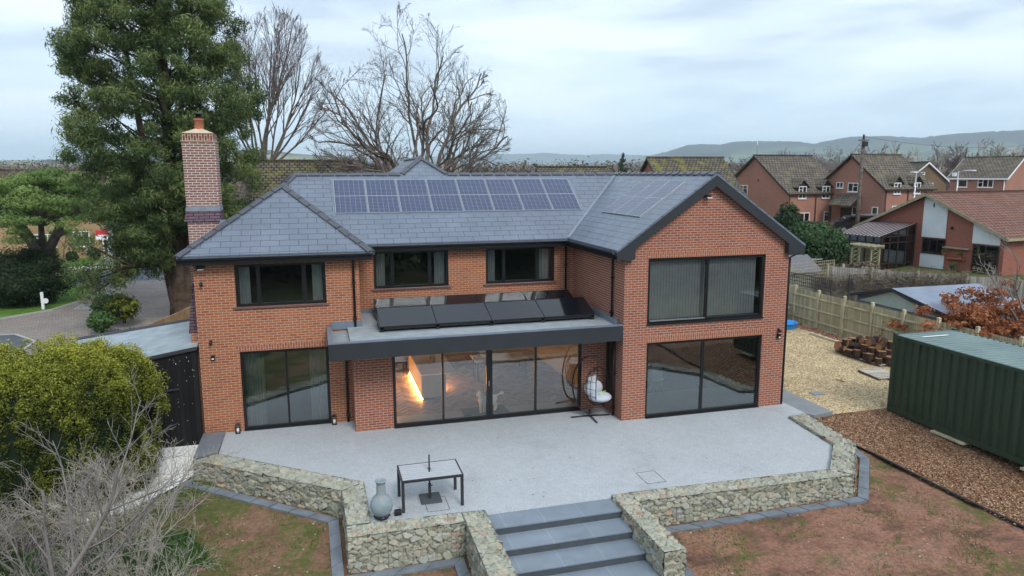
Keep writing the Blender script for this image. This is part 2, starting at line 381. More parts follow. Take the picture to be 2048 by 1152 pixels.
# ground material : winter grass, with field patches far away
N=NM('winter_grass_ground',.95,.1); p=N.obj()
near=N.ramp(N.noise(p,.5,8,.7),[(.3,(.075,.08,.035)),(.5,(.11,.115,.045)),(.7,(.17,.13,.08))])
vo=N.n('TexVoronoi',{'Vector':p,'Scale':.0035},feature='F1').outputs['Color']
far=N.ramp(N.n('SeparateColor',{'Color':vo}).outputs[0],[(0,(.06,.085,.035)),(.4,(.085,.11,.05)),(.6,(.12,.095,.065)),(1,(.045,.05,.035))],'CONSTANT')
sp=N.n('SeparateXYZ',{'Vector':p}); d=N.n('VectorMath',{0:p},operation='LENGTH').outputs['Value']
N.link(N.mix(N.n('MapRange',{'Value':d,1:200.0,2:500.0}).outputs[0],near,far),'Base Color')
N.bump(N.noise(p,14,4,.7),.6,.05); M['ground']=N.m
grid_sheet('ground',axis((-30,60),1.5,9500),axis((-34,64),1.5,9500),lambda x,y:terr(x,y)-.02-(.25 if -14<x<15 and -13<y<12 else 0)-(.3 if -12.6<x<6.8 and -7.5<y<14 else 0),M['ground'])
# bare red soil with sprouting grass
N=NM('red_soil',.97,.08); p=N.obj()
soil=N.ramp(N.noise(p,1.1,9,.68,dist=.4),[(.28,(.12,.07,.05)),(.40,(.18,.105,.076)),(.50,(.29,.155,.106)),(.60,(.35,.195,.138)),(.72,(.21,.145,.10))])
soil=N.mix(.85,soil,N.ramp(N.noise(p,13,8,.8),[(.36,.5),(.5,.95),(.62,1.35)]),'MULTIPLY')
sp=N.n('SeparateXYZ',{'Vector':p})
gm=N.noise(p,.75,8,.72,dist=.6); gl=N.n('MapRange',{'Value':sp.outputs[0],1:-14.0,2:-5.0,3:.13,4:0.0}).outputs[0]
gm=N.math('ADD',gm,N.math('MULTIPLY',gl,.85)); soil=N.mix(N.math('MULTIPLY',gl,4.5),soil,N.ramp(N.noise(p,3,7,.75),[(.3,(.10,.085,.045)),(.55,(.19,.145,.085)),(.75,(.27,.19,.125))])); gf=N.noise(p,11,7,.85); gmask=N.ramp(N.math('ADD',N.math('MULTIPLY',gm,.66),N.math('MULTIPLY',gf,.40)),[(.552,0),(.615,1)])
gcol=N.ramp(N.noise(p,6,5,.7),[(.3,(.06,.095,.022)),(.55,(.11,.145,.04)),(.75,(.19,.17,.085))])
col=N.mix(N.math('MULTIPLY',gmask,.8),soil,gcol)
dk=N.ramp(N.noise(p,.45,5,.6),[(.25,.62),(.42,1)]); col=N.mix(.6,col,dk,'MULTIPLY')
pb=N.n('TexVoronoi',{'Vector':p,'Scale':9.0,'Randomness':1.0}); pm=N.math('LESS_THAN',pb.outputs['Distance'],.09); sel=N.math('GREATER_THAN',N.n('SeparateColor',{'Color':pb.outputs['Color']}).outputs[0],.74)
col=N.mix(N.math('MULTIPLY',pm,sel),col,(.50,.43,.34)); N.link(col,'Base Color')
N.bump(N.math('ADD',N.noise(p,6,9,.8),N.math('MULTIPLY',N.noise(N.n('Mapping',{'Vector':p,'Rotation':(0,0,.5),'Scale':(1,6,1)}).outputs[0],1.3,6,.7),.7)),.9,.07); M['soil']=N.m
def soilz(x,y):
    n=noise.fractal(Vector((x*1.3,y*1.3,0)),1,2,4)*.04+noise.fractal(Vector((x*5,y*2.2,3)),1,2,4)*.03
    return terr(x,y)+.0+n
ax=np.arange(-20,13.01,.11); ay=np.arange(-12.5,4.01,.11)
xs_=[x for x in ax]; ys_=[y for y in ay]
grid_sheet('garden_soil',xs_,ys_,lambda x,y:soilz(x,y)-(.35 if (-11.2<x<5 and y>-1) or (-7.3<x<3 and y>-4.4) or (x>-5.6 and x<-2.2 and y>-7.2) else 0)-(.5 if y>2.3 and x>-12.1 else 0),M['soil'])

def clip_sheet(name,poly,f,mat,step=.6,kind='structure',thick=0):
    bm=bmesh.new(); bm.faces.new([bm.verts.new((x,y,0)) for x,y in poly])
    xs=[q[0] for q in poly]; ys=[q[1] for q in poly]
    for ax_,lo,hi in ((0,min(xs),max(xs)),(1,min(ys),max(ys))):
        k=math.floor(lo/step)*step+step
        while k<hi:
            bmesh.ops.bisect_plane(bm,geom=bm.verts[:]+bm.edges[:]+bm.faces[:],plane_co=(k if ax_==0 else 0,k if ax_==1 else 0,0),plane_no=(1-ax_,ax_,0)); k+=step
    for v in bm.verts: v.co.z=f(v.co.x,v.co.y)
    bmesh.ops.recalc_face_normals(bm,faces=bm.faces[:])
    if bm.faces[:] and sum(fc.normal.z for fc in bm.faces)<0: bmesh.ops.reverse_faces(bm,faces=bm.faces[:])
    me=bpy.data.meshes.new(name); bm.to_mesh(me); bm.free(); me.materials.append(mat); boxuv(me)
    o=bpy.data.objects.new(name,me); COL.objects.link(o); return tag(o,kind=kind)
# resin bound patio
N=NM('pale_resin_gravel',.75,.3); p=N.obj()
sp_=N.n('TexVoronoi',{'Vector':p,'Scale':70.0}).outputs['Color']; g=N.n('SeparateColor',{'Color':sp_}).outputs[0]
col=N.ramp(g,[(0,(.33,.36,.38)),(.35,(.415,.445,.47)),(.75,(.465,.495,.52)),(1,(.56,.58,.595))])
col=N.mix(.9,col,N.ramp(N.noise(p,.45,7,.65),[(.28,.72),(.42,.93),(.6,1.0),(.75,1.07)]),'MULTIPLY'); col=N.mix(.35,col,N.ramp(N.noise(p,4,4,.6),[(.35,.85),(.65,1.05)]),'MULTIPLY')
N.link(col,'Base Color'); N.bump(g,.3,.004); M['resin']=N.m
PATIO=[(-11.62,2.3),(-11.6,.42),(-7.95,-2.42),(-7.95,-4.58),(-5.42,-4.66),(-5.42,-4.74),(-2.42,-4.80),(-2.42,-4.72),(3.51,-4.9),(4.80,-3.50),(5.06,-1.24),(5.9,-.9),(5.9,.0),(5.66,2.3)]
mb=MB(); mb.prism([(x,y,0) for x,y in PATIO],(0,0,-.8)); mb.build('patio',M['resin'],kind='structure')
M['slate_pave']=plain('dark_porcelain_paving',(.165,.195,.225),.5,.4,var=.13,scale=4,bump=.05)
N=NM('blue_grey_porcelain',.5,.4); p=N.obj(); v=N.uv()
b=N.n('TexBrick',{'Vector':N.n('Mapping',{'Vector':v,'Location':(.33,0,0)}).outputs[0],'Scale':1.0,'Color1':c4((.21,.255,.305)),'Color2':c4((.23,.275,.325)),'Mortar':c4((.32,.37,.41)),'Mortar Size':.006,'Brick Width':.9,'Row Height':40.0},offset=0)
st=N.ramp(N.noise(p,1.6,5,.6),[(.3,.78),(.7,1.1)]); c=N.mix(.8,b.outputs['Color'],st,'MULTIPLY'); c=N.mix(.3,c,N.ramp(N.noise(p,60,3),[(.3,.7),(.7,1.2)]),'MULTIPLY'); N.link(c,'Base Color'); M['tread']=N.m
M['riser']=plain('riser_porcelain',(.075,.088,.10),.6,.3,var=.12,scale=5)
# steps: one flight, treads and risers
t=thing('garden_steps','wide grey porcelain steps going down from patio between two stone filled gabion walls','steps',(-3.9,-5.4,-.7))
for i in range(5):
    y1=-4.74-.62*i if i else -4.74; y0=-5.36-.62*i; z=-.168*i+.004
    mb=MB(); mb.box((-5.41,y0-.012,z-.025),(-2.43,y1-(.002 if i==0 else .0),z+ (0 if i else .004))); mb.build('tread',M['tread'],t)
    mb=MB(); mb.box((-5.405,y0,z-.168),(-2.435,y0+.1,z-.027)); mb.build('riser',M['riser'],t)
    mb=MB(); mb.box((-5.40,y0+.1,z-.6),(-2.44,y1-.01,z-.03)); 
    mb.build('step_base',M['riser'],t)
# slab edging round the gabions
def offset_strip(line,o0,o1,name,mat,h=.03,joint=.6,parent=None):
    L=[Vector((a,b,0)) for a,b in line]; n=len(L)
    def off(i,o):
        ds=[]
        if i>0: ds.append((L[i]-L[i-1]).normalized())
        if i<n-1: ds.append((L[i+1]-L[i]).normalized())
        ns=[Vector((d.y,-d.x,0)) for d in ds]; q=sum(ns,Vector()).normalized(); return L[i]+q*(o/max(.3,q.dot(ns[0])))
    mb=MB()
    for i in range(n-1):
        a,b,c,d=off(i,o0),off(i+1,o0),off(i+1,o1),off(i,o1); k=max(1,round((b-a).length/joint))
        for j in range(k):
            u0,u1=j/k+.004,(j+1)/k-.004
            P=[a.lerp(b,u0),a.lerp(b,u1),d.lerp(c,u1),d.lerp(c,u0)]
            Z=[terr(q.x,q.y)+.012+random.uniform(0,.008) for q in P]
            mb.hexa([(q.x,q.y,z-.05) for q,z in zip(P,Z)]+[(q.x,q.y,z+h) for q,z in zip(P,Z)])
    return mb.build(name,mat,kind='structure')
M['edging']=plain('grey_edging_slab',(.17,.195,.225),.6,.3,var=.22,scale=2.5)
offset_strip([(-12.3,.15),(-8.47,-2.77),(-8.44,-5.05),(-5.93,-5.07),(-5.95,-7.5)],.10,.34,'edging_slab_path',M['edging'])
offset_strip([(-1.97,-7.5),(-1.97,-5.25),(3.87,-5.38),(5.42,-3.7),(5.55,-3.0)],.10,.34,'edging_slab_path',M['edging'])

# ---- gabions : packed stone, the stones are real relief
N=NM('gabion_stone',.9,.15); a=N.n('Attribute',{},attribute_name='tint').outputs['Fac']; p=N.obj()
c=N.ramp(a,[(0,(.29,.295,.235)),(.2,(.355,.36,.285)),(.45,(.40,.40,.32)),(.68,(.45,.435,.345)),(.86,(.38,.39,.355)),(.95,(.44,.37,.26)),(.99,(.38,.26,.20)),(1,(.48,.46,.42))])
c=N.mix(.55,c,N.ramp(N.noise(p,11,6,.7),[(.3,.65),(.7,1.25)]),'MULTIPLY'); N.link(c,'Base Color'); N.bump(N.noise(p,25,5,.7),.5,.01); M['stone']=N.m
M['wire']=plain('galvanised_wire',(.20,.21,.21),.45,.5,.5,var=.1)
def stone_relief(P,Nn,U,Vd,seed,cell=(.185,.100)):
    """P points (n,3) on a face, Nn outward normal, U,Vd in-plane unit axes: pushes gaps in between voronoi stones; returns points, cell colour"""
    r=np.random.default_rng(seed)
    u=P@U; v=P@Vd; u0,u1=u.min(),u.max(); v0,v1=v.min(),v.max()
    cu,cv=cell; nu=int((u1-u0)/cu)+4; nv=int((v1-v0)/cv)+4
    gu,gv=np.meshgrid(np.arange(nu),np.arange(nv)); 
    su=(u0-1.5*cu+(gu+.5*(gv%2)+r.uniform(-.42,.42,gu.shape))*cu).ravel(); sv=(v0-1.5*cv+(gv+r.uniform(-.40,.40,gu.shape))*cv).ravel()
    keep=r.random(len(su))>.18; su=su[keep]; sv=sv[keep]
    hh=r.uniform(-.02,.024,len(su)); ta=r.uniform(-.22,.22,(len(su),2)); tc_=r.random(len(su))
    disp=np.empty(len(P)); cid=np.empty(len(P),dtype=int)
    asp=cu/cv
    for s in range(0,len(P),3000):
        du=(u[s:s+3000,None]-su[None]); dv=(v[s:s+3000,None]-sv[None])*asp*.8
        d=np.abs(du)**1.35+np.abs(dv)**1.35; ii=np.argpartition(d,1,axis=1)[:,:2]; dd=np.take_along_axis(d,ii,1)
        o=np.argsort(dd,1); ii=np.take_along_axis(ii,o,1); dd=np.take_along_axis(dd,o,1)**(1/1.35)
        e=dd[:,1]-dd[:,0]; c0=ii[:,0]
        h=np.where(e<.011,-.09,np.minimum(0,-.012+2.6*(e-.011)))
        k=np.arange(len(c0)); h=h+hh[c0]+ta[c0,0]*du[k,c0]+ta[c0,1]*dv[k,c0]
        disp[s:s+3000]=h; cid[s:s+3000]=c0
    return P+Nn*disp[:,None],tc_[cid],disp
def gabion(label,corner8,joints,seed,closed=(1,1,1,1)):
    """corner8: four plan corners a,b,c,d (a-b outer edge, d-c inner edge), ztop, zbottom function"""
    (a,b,c,d),zt,zb=corner8
    a,b,c,d=[np.array(q,float) for q in (a,b,c,d)]
    ctr=(a+b+c+d)/4
    t=thing('gabion_wall',label,'gabion wall',(ctr[0],ctr[1],zb))
    Vs=[];Fs=[];Ts=[];nv=0
    g=.019
    def face(p0,p1,p2,p3,sd):
        nonlocal nv
        p0,p1,p2,p3=[np.array(q,float) for q in (p0,p1,p2,p3)]
        nu=max(2,int(np.linalg.norm(p1-p0)/g)); nv_=max(2,int(np.linalg.norm(p3-p0)/g))
        s_,t_=np.meshgrid(np.linspace(0,1,nu),np.linspace(0,1,nv_)); s_=s_[...,None]; t_=t_[...,None]
        P=((1-s_)*(1-t_)*p0+s_*(1-t_)*p1+s_*t_*p2+(1-s_)*t_*p3).reshape(-1,3)
        U=(p1-p0)/np.linalg.norm(p1-p0); W=(p3-p0); nn=np.cross(U,W); nn/=np.linalg.norm(nn); Vd=np.cross(nn,U)
        Q,tc_,dp=stone_relief(P,nn,U,Vd,sd)
        # round the outer edges over a little
        I,J=np.meshgrid(np.arange(nu-1),np.arange(nv_-1)); k=(J*nu+I).ravel()
        F=np.stack([k,k+1,k+1+nu,k+nu],1)
        Vs.append(Q); Fs.append(F+nv); Ts.append(tc_[F[:,0]]); nv+=len(Q)
    z1=zt; 
    A,B,C_,D=[(q[0],q[1]) for q in (a,b,c,d)]
    lo=lambda q:(q[0],q[1],zb); hi=lambda q:(q[0],q[1],z1)
    if closed[0]: face(lo(A),lo(B),hi(B),hi(A),seed)
    if closed[1]: face(lo(B),lo(C_),hi(C_),hi(B),seed+1)
    if closed[2]: face(lo(C_),lo(D),hi(D),hi(C_),seed+2)
    if closed[3]: face(lo(D),lo(A),hi(A),hi(D),seed+3)
    face(hi(A),hi(B),hi(C_),hi(D),seed+4)
    npmesh('stone_fill',np.concatenate(Vs),np.concatenate(Fs),M['stone'],t,np.concatenate(Ts))
    mb=MB(); e=.006
    cs=[a,b,c,d]
    for z in (z1+.008,zb+.01):
        for i in range(4):
            p,q=cs[i],cs[(i+1)%4]; mb.tube([(p[0],p[1],z),(q[0],q[1],z)],.005,4,cap=False)
    for q in cs: mb.tube([(q[0],q[1],zb),(q[0],q[1],z1+.01)],.005,4,cap=False)
    nrm=(b-a)[[1,0]]*np.array([1,-1]); nrm=nrm/np.linalg.norm(nrm)
    for k in range(1,joints):
        s_=k/joints; p=a+(b-a)*s_+nrm*.008; q=d+(c-d)*s_-nrm*.008
        mb.tube([(p[0],p[1],zb),(p[0],p[1],z1+.01),(q[0],q[1],z1+.01),(q[0],q[1],zb)],.0055,4,cap=False)
    L=np.linalg.norm(b-a); n_=int(L/.1)
    for k in range(1,n_):      # welded mesh
        s_=k/n_; p=a+(b-a)*s_+nrm*.01; q=d+(c-d)*s_
        mb.tube([(p[0],p[1],zb),(p[0],p[1],z1+.012),(q[0],q[1],z1+.012)],.0022,3,cap=False)
    for k in range(1,7):
        z=zb+(z1-zb)*k/7; p=a+nrm*.01; q=b+nrm*.01; mb.tube([(p[0],p[1],z),(q[0],q[1],z)],.0022,3,cap=False)
    mb.build('wire_basket',M['wire'],t)
    return t
G=.075
gabion('long diagonal gabion wall of buff stone along the left edge of the patio',(((-12.16,.12),(-8.47,-2.77),(-7.93,-2.42),(-11.58,.44)),G,-.82),5,100)
gabion('short gabion wall of buff stone running forward left of the chiminea',(((-8.46,-2.79),(-8.43,-4.53),(-7.93,-4.53),(-7.93,-2.44)),G+.005,-.86),2,200,(1,1,1,1))
gabion('gabion wall of buff stone facing the lawn between chiminea and steps',(((-8.44,-5.05),(-5.95,-5.07),(-5.95,-4.60),(-8.44,-4.55)),G,-.9),3,300)
gabion('gabion wall flanking the left side of the garden steps',(((-5.94,-4.62),(-5.96,-7.35),(-5.44,-7.35),(-5.42,-4.66)),G+.004,-.95),3,400)
gabion('gabion wall flanking the right side of the garden steps',(((-2.41,-7.35),(-1.92,-7.35),(-1.95,-4.74),(-2.41,-4.76)),G+.004,-.95),1,500)
gabion('long gabion wall of buff stone along the front right edge of the patio',(((-1.94,-5.22),(3.86,-5.37),(3.52,-4.9),(-1.94,-4.72)),G,-.85),6,600)
gabion('gabion wall on the right corner of the patio beside the mulch bed',(((3.87,-5.37),(5.40,-3.68),(4.82,-3.5),(3.53,-4.9)),G+.003,-.7),2,700)
gabion('low far gabion wall tapering back towards the right side of the house',(((5.41,-3.66),(5.72,-1.2),(5.08,-1.22),(4.83,-3.48)),G-.002,-.5),3,800)
# cap slab at the left end of the patio
t=thing('cap_slab','dark slate cap slab on the end of the gabion at the left house corner','stone slab',(-11.9,1.2,.06))
mb=MB(); mb.prism([(-12.2,2.2,.07),(-12.2,.42,.07),(-11.62,.60,.07),(-11.60,2.2,.07)],(0,0,-.05)); mb.build('slab',M['slate_pave'],t)
mb=MB(); mb.prism([(-12.16,2.2,.018),(-12.16,.44,.018),(-11.62,.62,.018),(-11.62,2.2,.018)],(0,0,-.8)); mb.build('slab_base',M['riser'],t)
# concrete path on the far left
M['concrete']=plain('pale_concrete',(.80,.81,.80),.85,.2,var=.12,scale=1.2)
clip_sheet('concrete_path',[(-12.25,2.25),(-12.22,.25),(-12.6,-.3),(-13.45,-1.25),(-14.4,-1.6),(-14.4,1.0),(-13.9,2.25)],lambda x,y:terr(x,y)+.045,M['concrete'])
# grey side path, gravel drive, mulch bed
M['sidepath']=plain('grey_side_path',(.235,.255,.27),.8,.25,var=.12,scale=1.5)
mb=MB(); mb.prism([(5.67,9,-.03),(5.67,.01,-.03),(5.92,-.88,-.03),(6.1,-1.12,-.03),(6.88,-1.0,-.03),(6.88,9,-.03)],(0,0,-.2)); mb.build('side_path',M['sidepath'],kind='structure')
def chips(name,scale,stops,rough=.95,bump=.9,dist=.02,big=.7):
    N=NM(name,rough,.12); p=N.obj(); v1=N.n('TexVoronoi',{'Vector':N.n('Mapping',{'Vector':p,'Scale':(1,1,.3)}).outputs[0],'Scale':float(scale)}); g=N.n('SeparateColor',{'Color':v1.outputs['Color']}).outputs[0]
    c=N.ramp(g,stops); c=N.mix(.7,c,N.ramp(v1.outputs['Distance'],[(.25,1.1),(.75,.45)]),'MULTIPLY'); c=N.mix(big,c,N.ramp(N.noise(p,.8,5,.6),[(.3,.8),(.7,1.15)]),'MULTIPLY'); N.link(c,'Base Color')
    N.bump(N.math('SUBTRACT',1.0,v1.outputs['Distance']),bump,dist); return N.m
M['gravel']=chips('buff_gravel',19,[(0,(.34,.25,.135)),(.3,(.54,.415,.235)),(.65,(.64,.50,.30)),(1,(.78,.67,.47))])
M['mulch']=chips('bark_mulch',27,[(0,(.10,.052,.032)),(.35,(.23,.12,.07)),(.65,(.34,.19,.115)),(.87,(.44,.275,.165)),(1,(.62,.46,.31))],big=.5)
def bumpy(x,y,a=.02): return terr(x,y)+noise.fractal(Vector((x*1.1,y*1.1,5)),1,2,3)*a
clip_sheet('gravel_drive',[(6.88,22),(6.88,-.98),(9.2,-1.02),(14.75,-1.0),(14.75,22)],lambda x,y:bumpy(x,y)+.035,M['gravel'],.4)
clip_sheet('mulch_bed',[(6.2,-1.10),(9.2,-1.04),(14.6,-1.02),(14.6,-14),(6.9,-14),(6.35,-8),(6.05,-3.6),(5.85,-2.6),(5.8,-1.3)],lambda x,y:bumpy(x,y,.03)+.055,M['mulch'],.35)
mb=MB()
mb.tube([(x,y,terr(x,y)+.07) for x,y in ((6.9,-14),(6.38,-8),(6.2,-6),(6.04,-3.7),(5.9,-3.1))],.035,6); tag(mb.build('bed_edging',M['black_pvc']),'black edging strip between the bark mulch bed and the bare lawn','edging')
# loose chips and pebbles as real pieces
def chipfield(name,n,xr,yr,size,mat,zoff,flat=.4,excl=None):
    r=np.random.default_rng(5); X=r.uniform(*xr,n); Y=r.uniform(*yr,n)
    k=np.ones(n,bool) if excl is None else np.array([excl(x,y) for x,y in zip(X,Y)]); X=X[k];Y=Y[k]; n=len(X)
    Z=np.array([terr(x,y) for x,y in zip(X,Y)])+zoff
    ctr=np.stack([X,Y,Z],1); s=r.uniform(.5,1.2,(n,1))*size
    a=r.normal(size=(n,3)); a[:,2]*=flat; a/=np.linalg.norm(a,axis=1)[:,None]; b=np.cross(a,r.normal(size=(n,3))); b/=np.linalg.norm(b,axis=1)[:,None]
    c=np.cross(a,b); h=s*.22
    V=np.concatenate([ctr-a*s-b*s*.4-c*h,ctr+a*s-b*s*.35-c*h,ctr+a*s*.8+b*s*.4+c*h,ctr-a*s*.9+b*s*.35+c*h,ctr+c*h*2.2],0)
    i=np.arange(n); F=np.concatenate([np.stack([i,i+n,i+4*n],1),np.stack([i+n,i+2*n,i+4*n],1),np.stack([i+2*n,i+3*n,i+4*n],1),np.stack([i+3*n,i,i+4*n],1)],0)
    return npmesh(name,V,F,mat,tint=np.tile(r.random(n),4),kind='stuff')
def tintmat(name,stops,rough=.9):
    N=NM(name,rough,.15); a=N.n('Attribute',{},attribute_name='tint').outputs['Fac']; N.link(N.ramp(a,stops),'Base Color'); return N.m
M['chip_m']=tintmat('bark_chip',[(0,(.05,.028,.018)),(.4,(.18,.09,.05)),(.7,(.32,.18,.10)),(1,(.66,.50,.34))])
M['chip_g']=tintmat('gravel_chip',[(0,(.28,.21,.12)),(.5,(.52,.41,.25)),(1,(.74,.64,.46))])
o=chipfield('bark_chips',15000,(5.9,11),(-9,-1.1),.022,M['chip_m'],.07,excl=lambda x,y:x>6.0+(.06*(-3.6-y) if y<-3.6 else 0) ); tag(o,'loose bark chips scattered over the mulch bed beside the container','bark mulch')
o=chipfield('gravel_stones',14000,(6.95,14.6),(-.95,14),.022,M['chip_g'],.05); tag(o,'loose buff stones over the gravel drive','gravel')

# ------------------------------------------------------------------ driveway and road on the left
N=NM('block_paving',.9,.15); p=N.obj(); b=N.n('TexBrick',{'Vector':N.n('Mapping',{'Vector':p,'Rotation':(0,0,.5)}).outputs[0],'Scale':1.0,'Color1':c4((.34,.29,.265)),'Color2':c4((.26,.23,.215)),'Mortar':c4((.14,.125,.12)),'Mortar Size':.008,'Brick Width':.2,'Row Height':.1})
N.link(N.mix(.6,b.outputs['Color'],N.ramp(N.noise(p,.35,6,.65),[(.3,.72),(.7,1.25)]),'MULTIPLY'),'Base Color'); M['blocks']=N.m
M['asphalt']=plain('asphalt',(.105,.12,.14),.9,.2,var=.18,scale=1.2,bump=.3)
M['pavement']=plain('pavement_asphalt',(.20,.21,.22),.9,.2,var=.14,scale=1.5); M['kerb']=plain('concrete_kerb',(.42,.42,.40),.85,.2,var=.15)
M['lawn']=plain('green_lawn',(.10,.20,.035),.95,.1,var=.35,scale=2.5,bump=.5)
flat=lambda h:(lambda x,y:-.1+h)
clip_sheet('driveway',[(-12.9,6.5),(-12.9,40),(-50,40),(-50,12),(-18,6.5)],flat(.012),M['blocks'],3)
clip_sheet('road',[(-90,36.6),(-19.4,36.6),(-17,34.5),(20,34.5),(20,43.4),(-90,43.4)],flat(.018),M['asphalt'],6)
clip_sheet('side_road',[(-60,19.3),(-22.9,19.3),(-21.6,17.5),(-21.2,8),(-60,8)],flat(.02),M['asphalt'],6)
mb=MB()
def ribbon(pts,wd,z0,h):
    P=[Vector((a,b,0)) for a,b in pts]
    for a,b in zip(P,P[1:]): mb.bar((a.x,a.y,z0),(b.x,b.y,z0),wd,h)
ribbon([(-90,43.5),(20,43.5)],.14,-.04,.13); ribbon([(-90,36.5),(-19.4,36.5),(-12,34.4)],.12,-.085,.05); ribbon([(-60,19.35),(-23,19.35),(-21.5,17.4),(-21.1,8)],.12,-.08,.04)
GL=[(-31,20),(-27.5,22.2),(-25.2,23.6),(-23.4,25.6),(-22.7,28.5),(-23.0,31.5),(-23.9,34.6),(-25.5,36.3)]
ribbon(GL,.12,-.05,.11); mb.build('kerb',M['kerb'],kind='structure')
clip_sheet('grass_verge',GL+[(-40,36.3),(-45,26)],flat(.06),M['lawn'],1.5)
clip_sheet('pavement',[(-90,43.57),(20,43.57),(20,46),(-90,46)],flat(.12),M['pavement'],6)
clip_sheet('front_lawn',[(-90,46.02),(-27.6,46.02),(-27.6,52.8),(-90,52.8)],flat(.14),M['lawn'],4)
clip_sheet('pale_crossover',[(-27.9,44.0),(-24.6,44.0),(-24.9,46.03),(-28.3,46.03)],flat(.132),M['concrete'],4)
clip_sheet('neighbour_drive',[(-27.5,46.02),(-12,46.02),(-12,60),(-27.5,60)],flat(.13),M['pavement'],4)
mb=MB()
mb.box((-60,40.0,-.081),(-24,40.08,-.079)); mb.build('road_marking',M['white_wall'],kind='structure')
for i,(x,y,lb) in enumerate(((-22.1,30.3,'larger grey manhole cover set in the block paved drive'),(-21.75,26.5,'smaller grey manhole cover nearer the house in the block paved drive'))):
    s=.75-.2*i; mb=MB(); mb.box((x-s,y-s*1.3,-.09),(x+s,y+s*1.3,-.078)); mb.box((x-s-.08,y-s*1.3-.08,-.09),(x+s+.08,y+s*1.3+.08,-.082),1); tag(mb.build('manhole_cover',[M['lead'],M['kerb']]),lb,'manhole cover')
# ------------------------------------------------------------------ the house
HS=thing('brick_house','large red brick house with slate roof, black glazing and flat roofed extension','house',(0,0,0))
def wallgrid(mb,axis,pos,thick,a0,a1,z0,z1,holes=(),mi=0):
    """wall in plane axis=pos, outer face at pos, thickness goes to pos+thick; holes (a0,a1,z0,z1)"""
    A=sorted({a0,a1,*[h[0] for h in holes],*[h[1] for h in holes]}); Z=sorted({z0,z1,*[h[2] for h in holes],*[h[3] for h in holes]})
    A=[a for a in A if a0<=a<=a1]; Z=[z for z in Z if z0<=z<=z1]
    def P(a,t,z): return (a,pos+t,z) if axis=='y' else (pos+t,a,z)
    def full(i,j):
        if i<0 or j<0 or i>=len(A)-1 or j>=len(Z)-1: return False
        ca=(A[i]+A[i+1])/2; cz=(Z[j]+Z[j+1])/2
        return not any(h[0]<ca<h[1] and h[2]<cz<h[3] for h in holes)
    def q(pts,nrm):
        v=[Vector(p) for p in pts]; n=(v[1]-v[0]).cross(v[2]-v[1])
        mb.face(pts if n.dot(Vector(nrm))>0 else pts[::-1],mi)
    s=-1 if thick>0 else 1
    for i in range(len(A)-1):
        for j in range(len(Z)-1):
            if not full(i,j): continue
            a,b,c,d=A[i],A[i+1],Z[j],Z[j+1]
            nf=(0,s,0) if axis=='y' else (s,0,0); nb=tuple(-k for k in nf)
            q([P(a,0,c),P(b,0,c),P(b,0,d),P(a,0,d)],nf); q([P(a,thick,c),P(b,thick,c),P(b,thick,d),P(a,thick,d)],nb)
            na=(1,0,0) if axis=='y' else (0,1,0)
            if not full(i-1,j): q([P(a,0,c),P(a,thick,c),P(a,thick,d),P(a,0,d)],tuple(-k for k in na))
            if not full(i+1,j): q([P(b,0,c),P(b,thick,c),P(b,thick,d),P(b,0,d)],na)
            if not full(i,j-1): q([P(a,0,c),P(b,0,c),P(b,thick,c),P(a,thick,c)],(0,0,-1))
            if not full(i,j+1): q([P(a,0,d),P(b,0,d),P(b,thick,d),P(a,thick,d)],(0,0,1))
    return mb
W=5.657; YM=4.27; YL=2.31; YP=1.30; XL=-12.16; XR=-7.59
BR,BO,BS=M['brick_red'],M['brick_orange'],M['brick_soldier']
wU=(.765,4.815,2.98,4.995); wD=(.785,4.84,.0,2.40)
# wing
mb=MB(); wallgrid(mb,'y',0,.3,0,W,-.3,5.2,[wU,(wD[0],wD[1],-.31,2.40)])
mb.prism([(0,0,5.2),(W,0,5.2),(W,0,5.42),(W/2,0,7.40),(0,0,5.42)],(0,.3,0)); mb.build('wing_gable_wall',BR,HS)
mb=MB(); wallgrid(mb,'x',0,.28,.302,12,-.3,5.25,[(.75,1.22,.5,2.45)]); mb.build('wing_side_wall',BR,HS)
mb=MB(); wallgrid(mb,'x',W,-.28,.302,12,-.3,5.25); mb.build('wing_side_wall',BR,HS)
# main upper wall and left block
m1=(-7.01,-4.515,3.755,4.995); m2=(-3.215,-.733,3.755,4.995)
mb=MB(); wallgrid(mb,'y',YM,.28,XR-.28,-.002,2.6,5.25,[m1,m2]); mb.build('main_wall',BO,HS)
lU=(-11.08,-8.56,3.72,4.96); lD=(-11.08,-8.575,0,2.40)
mb=MB(); wallgrid(mb,'y',YL,.28,XL,XR,-.5,5.25,[lU,(lD[0],lD[1],-.51,2.4)]); mb.build('left_block_wall',BO,HS)
mb=MB(); wallgrid(mb,'x',XR,-.28,YL+.282,YM-.002,2.6,5.25); wallgrid(mb,'x',XL,.28,YL+.282,10,-.5,5.25); wallgrid(mb,'y',10.0,-.28,XL+.282,-.002,-.3,5.25,[(-6.9,-.8,.9,2.3)]); wallgrid(mb,'y',12.0,-.28,.002,W-.002,-.3,5.25)
mb.build('rear_wall',BO,HS)
# extension
PR=(-6.79,-.815)
for q_ in (((-7.91,YP,-.3),(PR[0],YP+.3,2.62)),((PR[1],YP+.01,-.3),(-.002,YP+.3,2.62)),((-7.91,YP+.302,-.3),(-7.63,YL-.002,2.62))): mb=MB(); mb.box(*q_); mb.build('brick_pier',BR,HS)
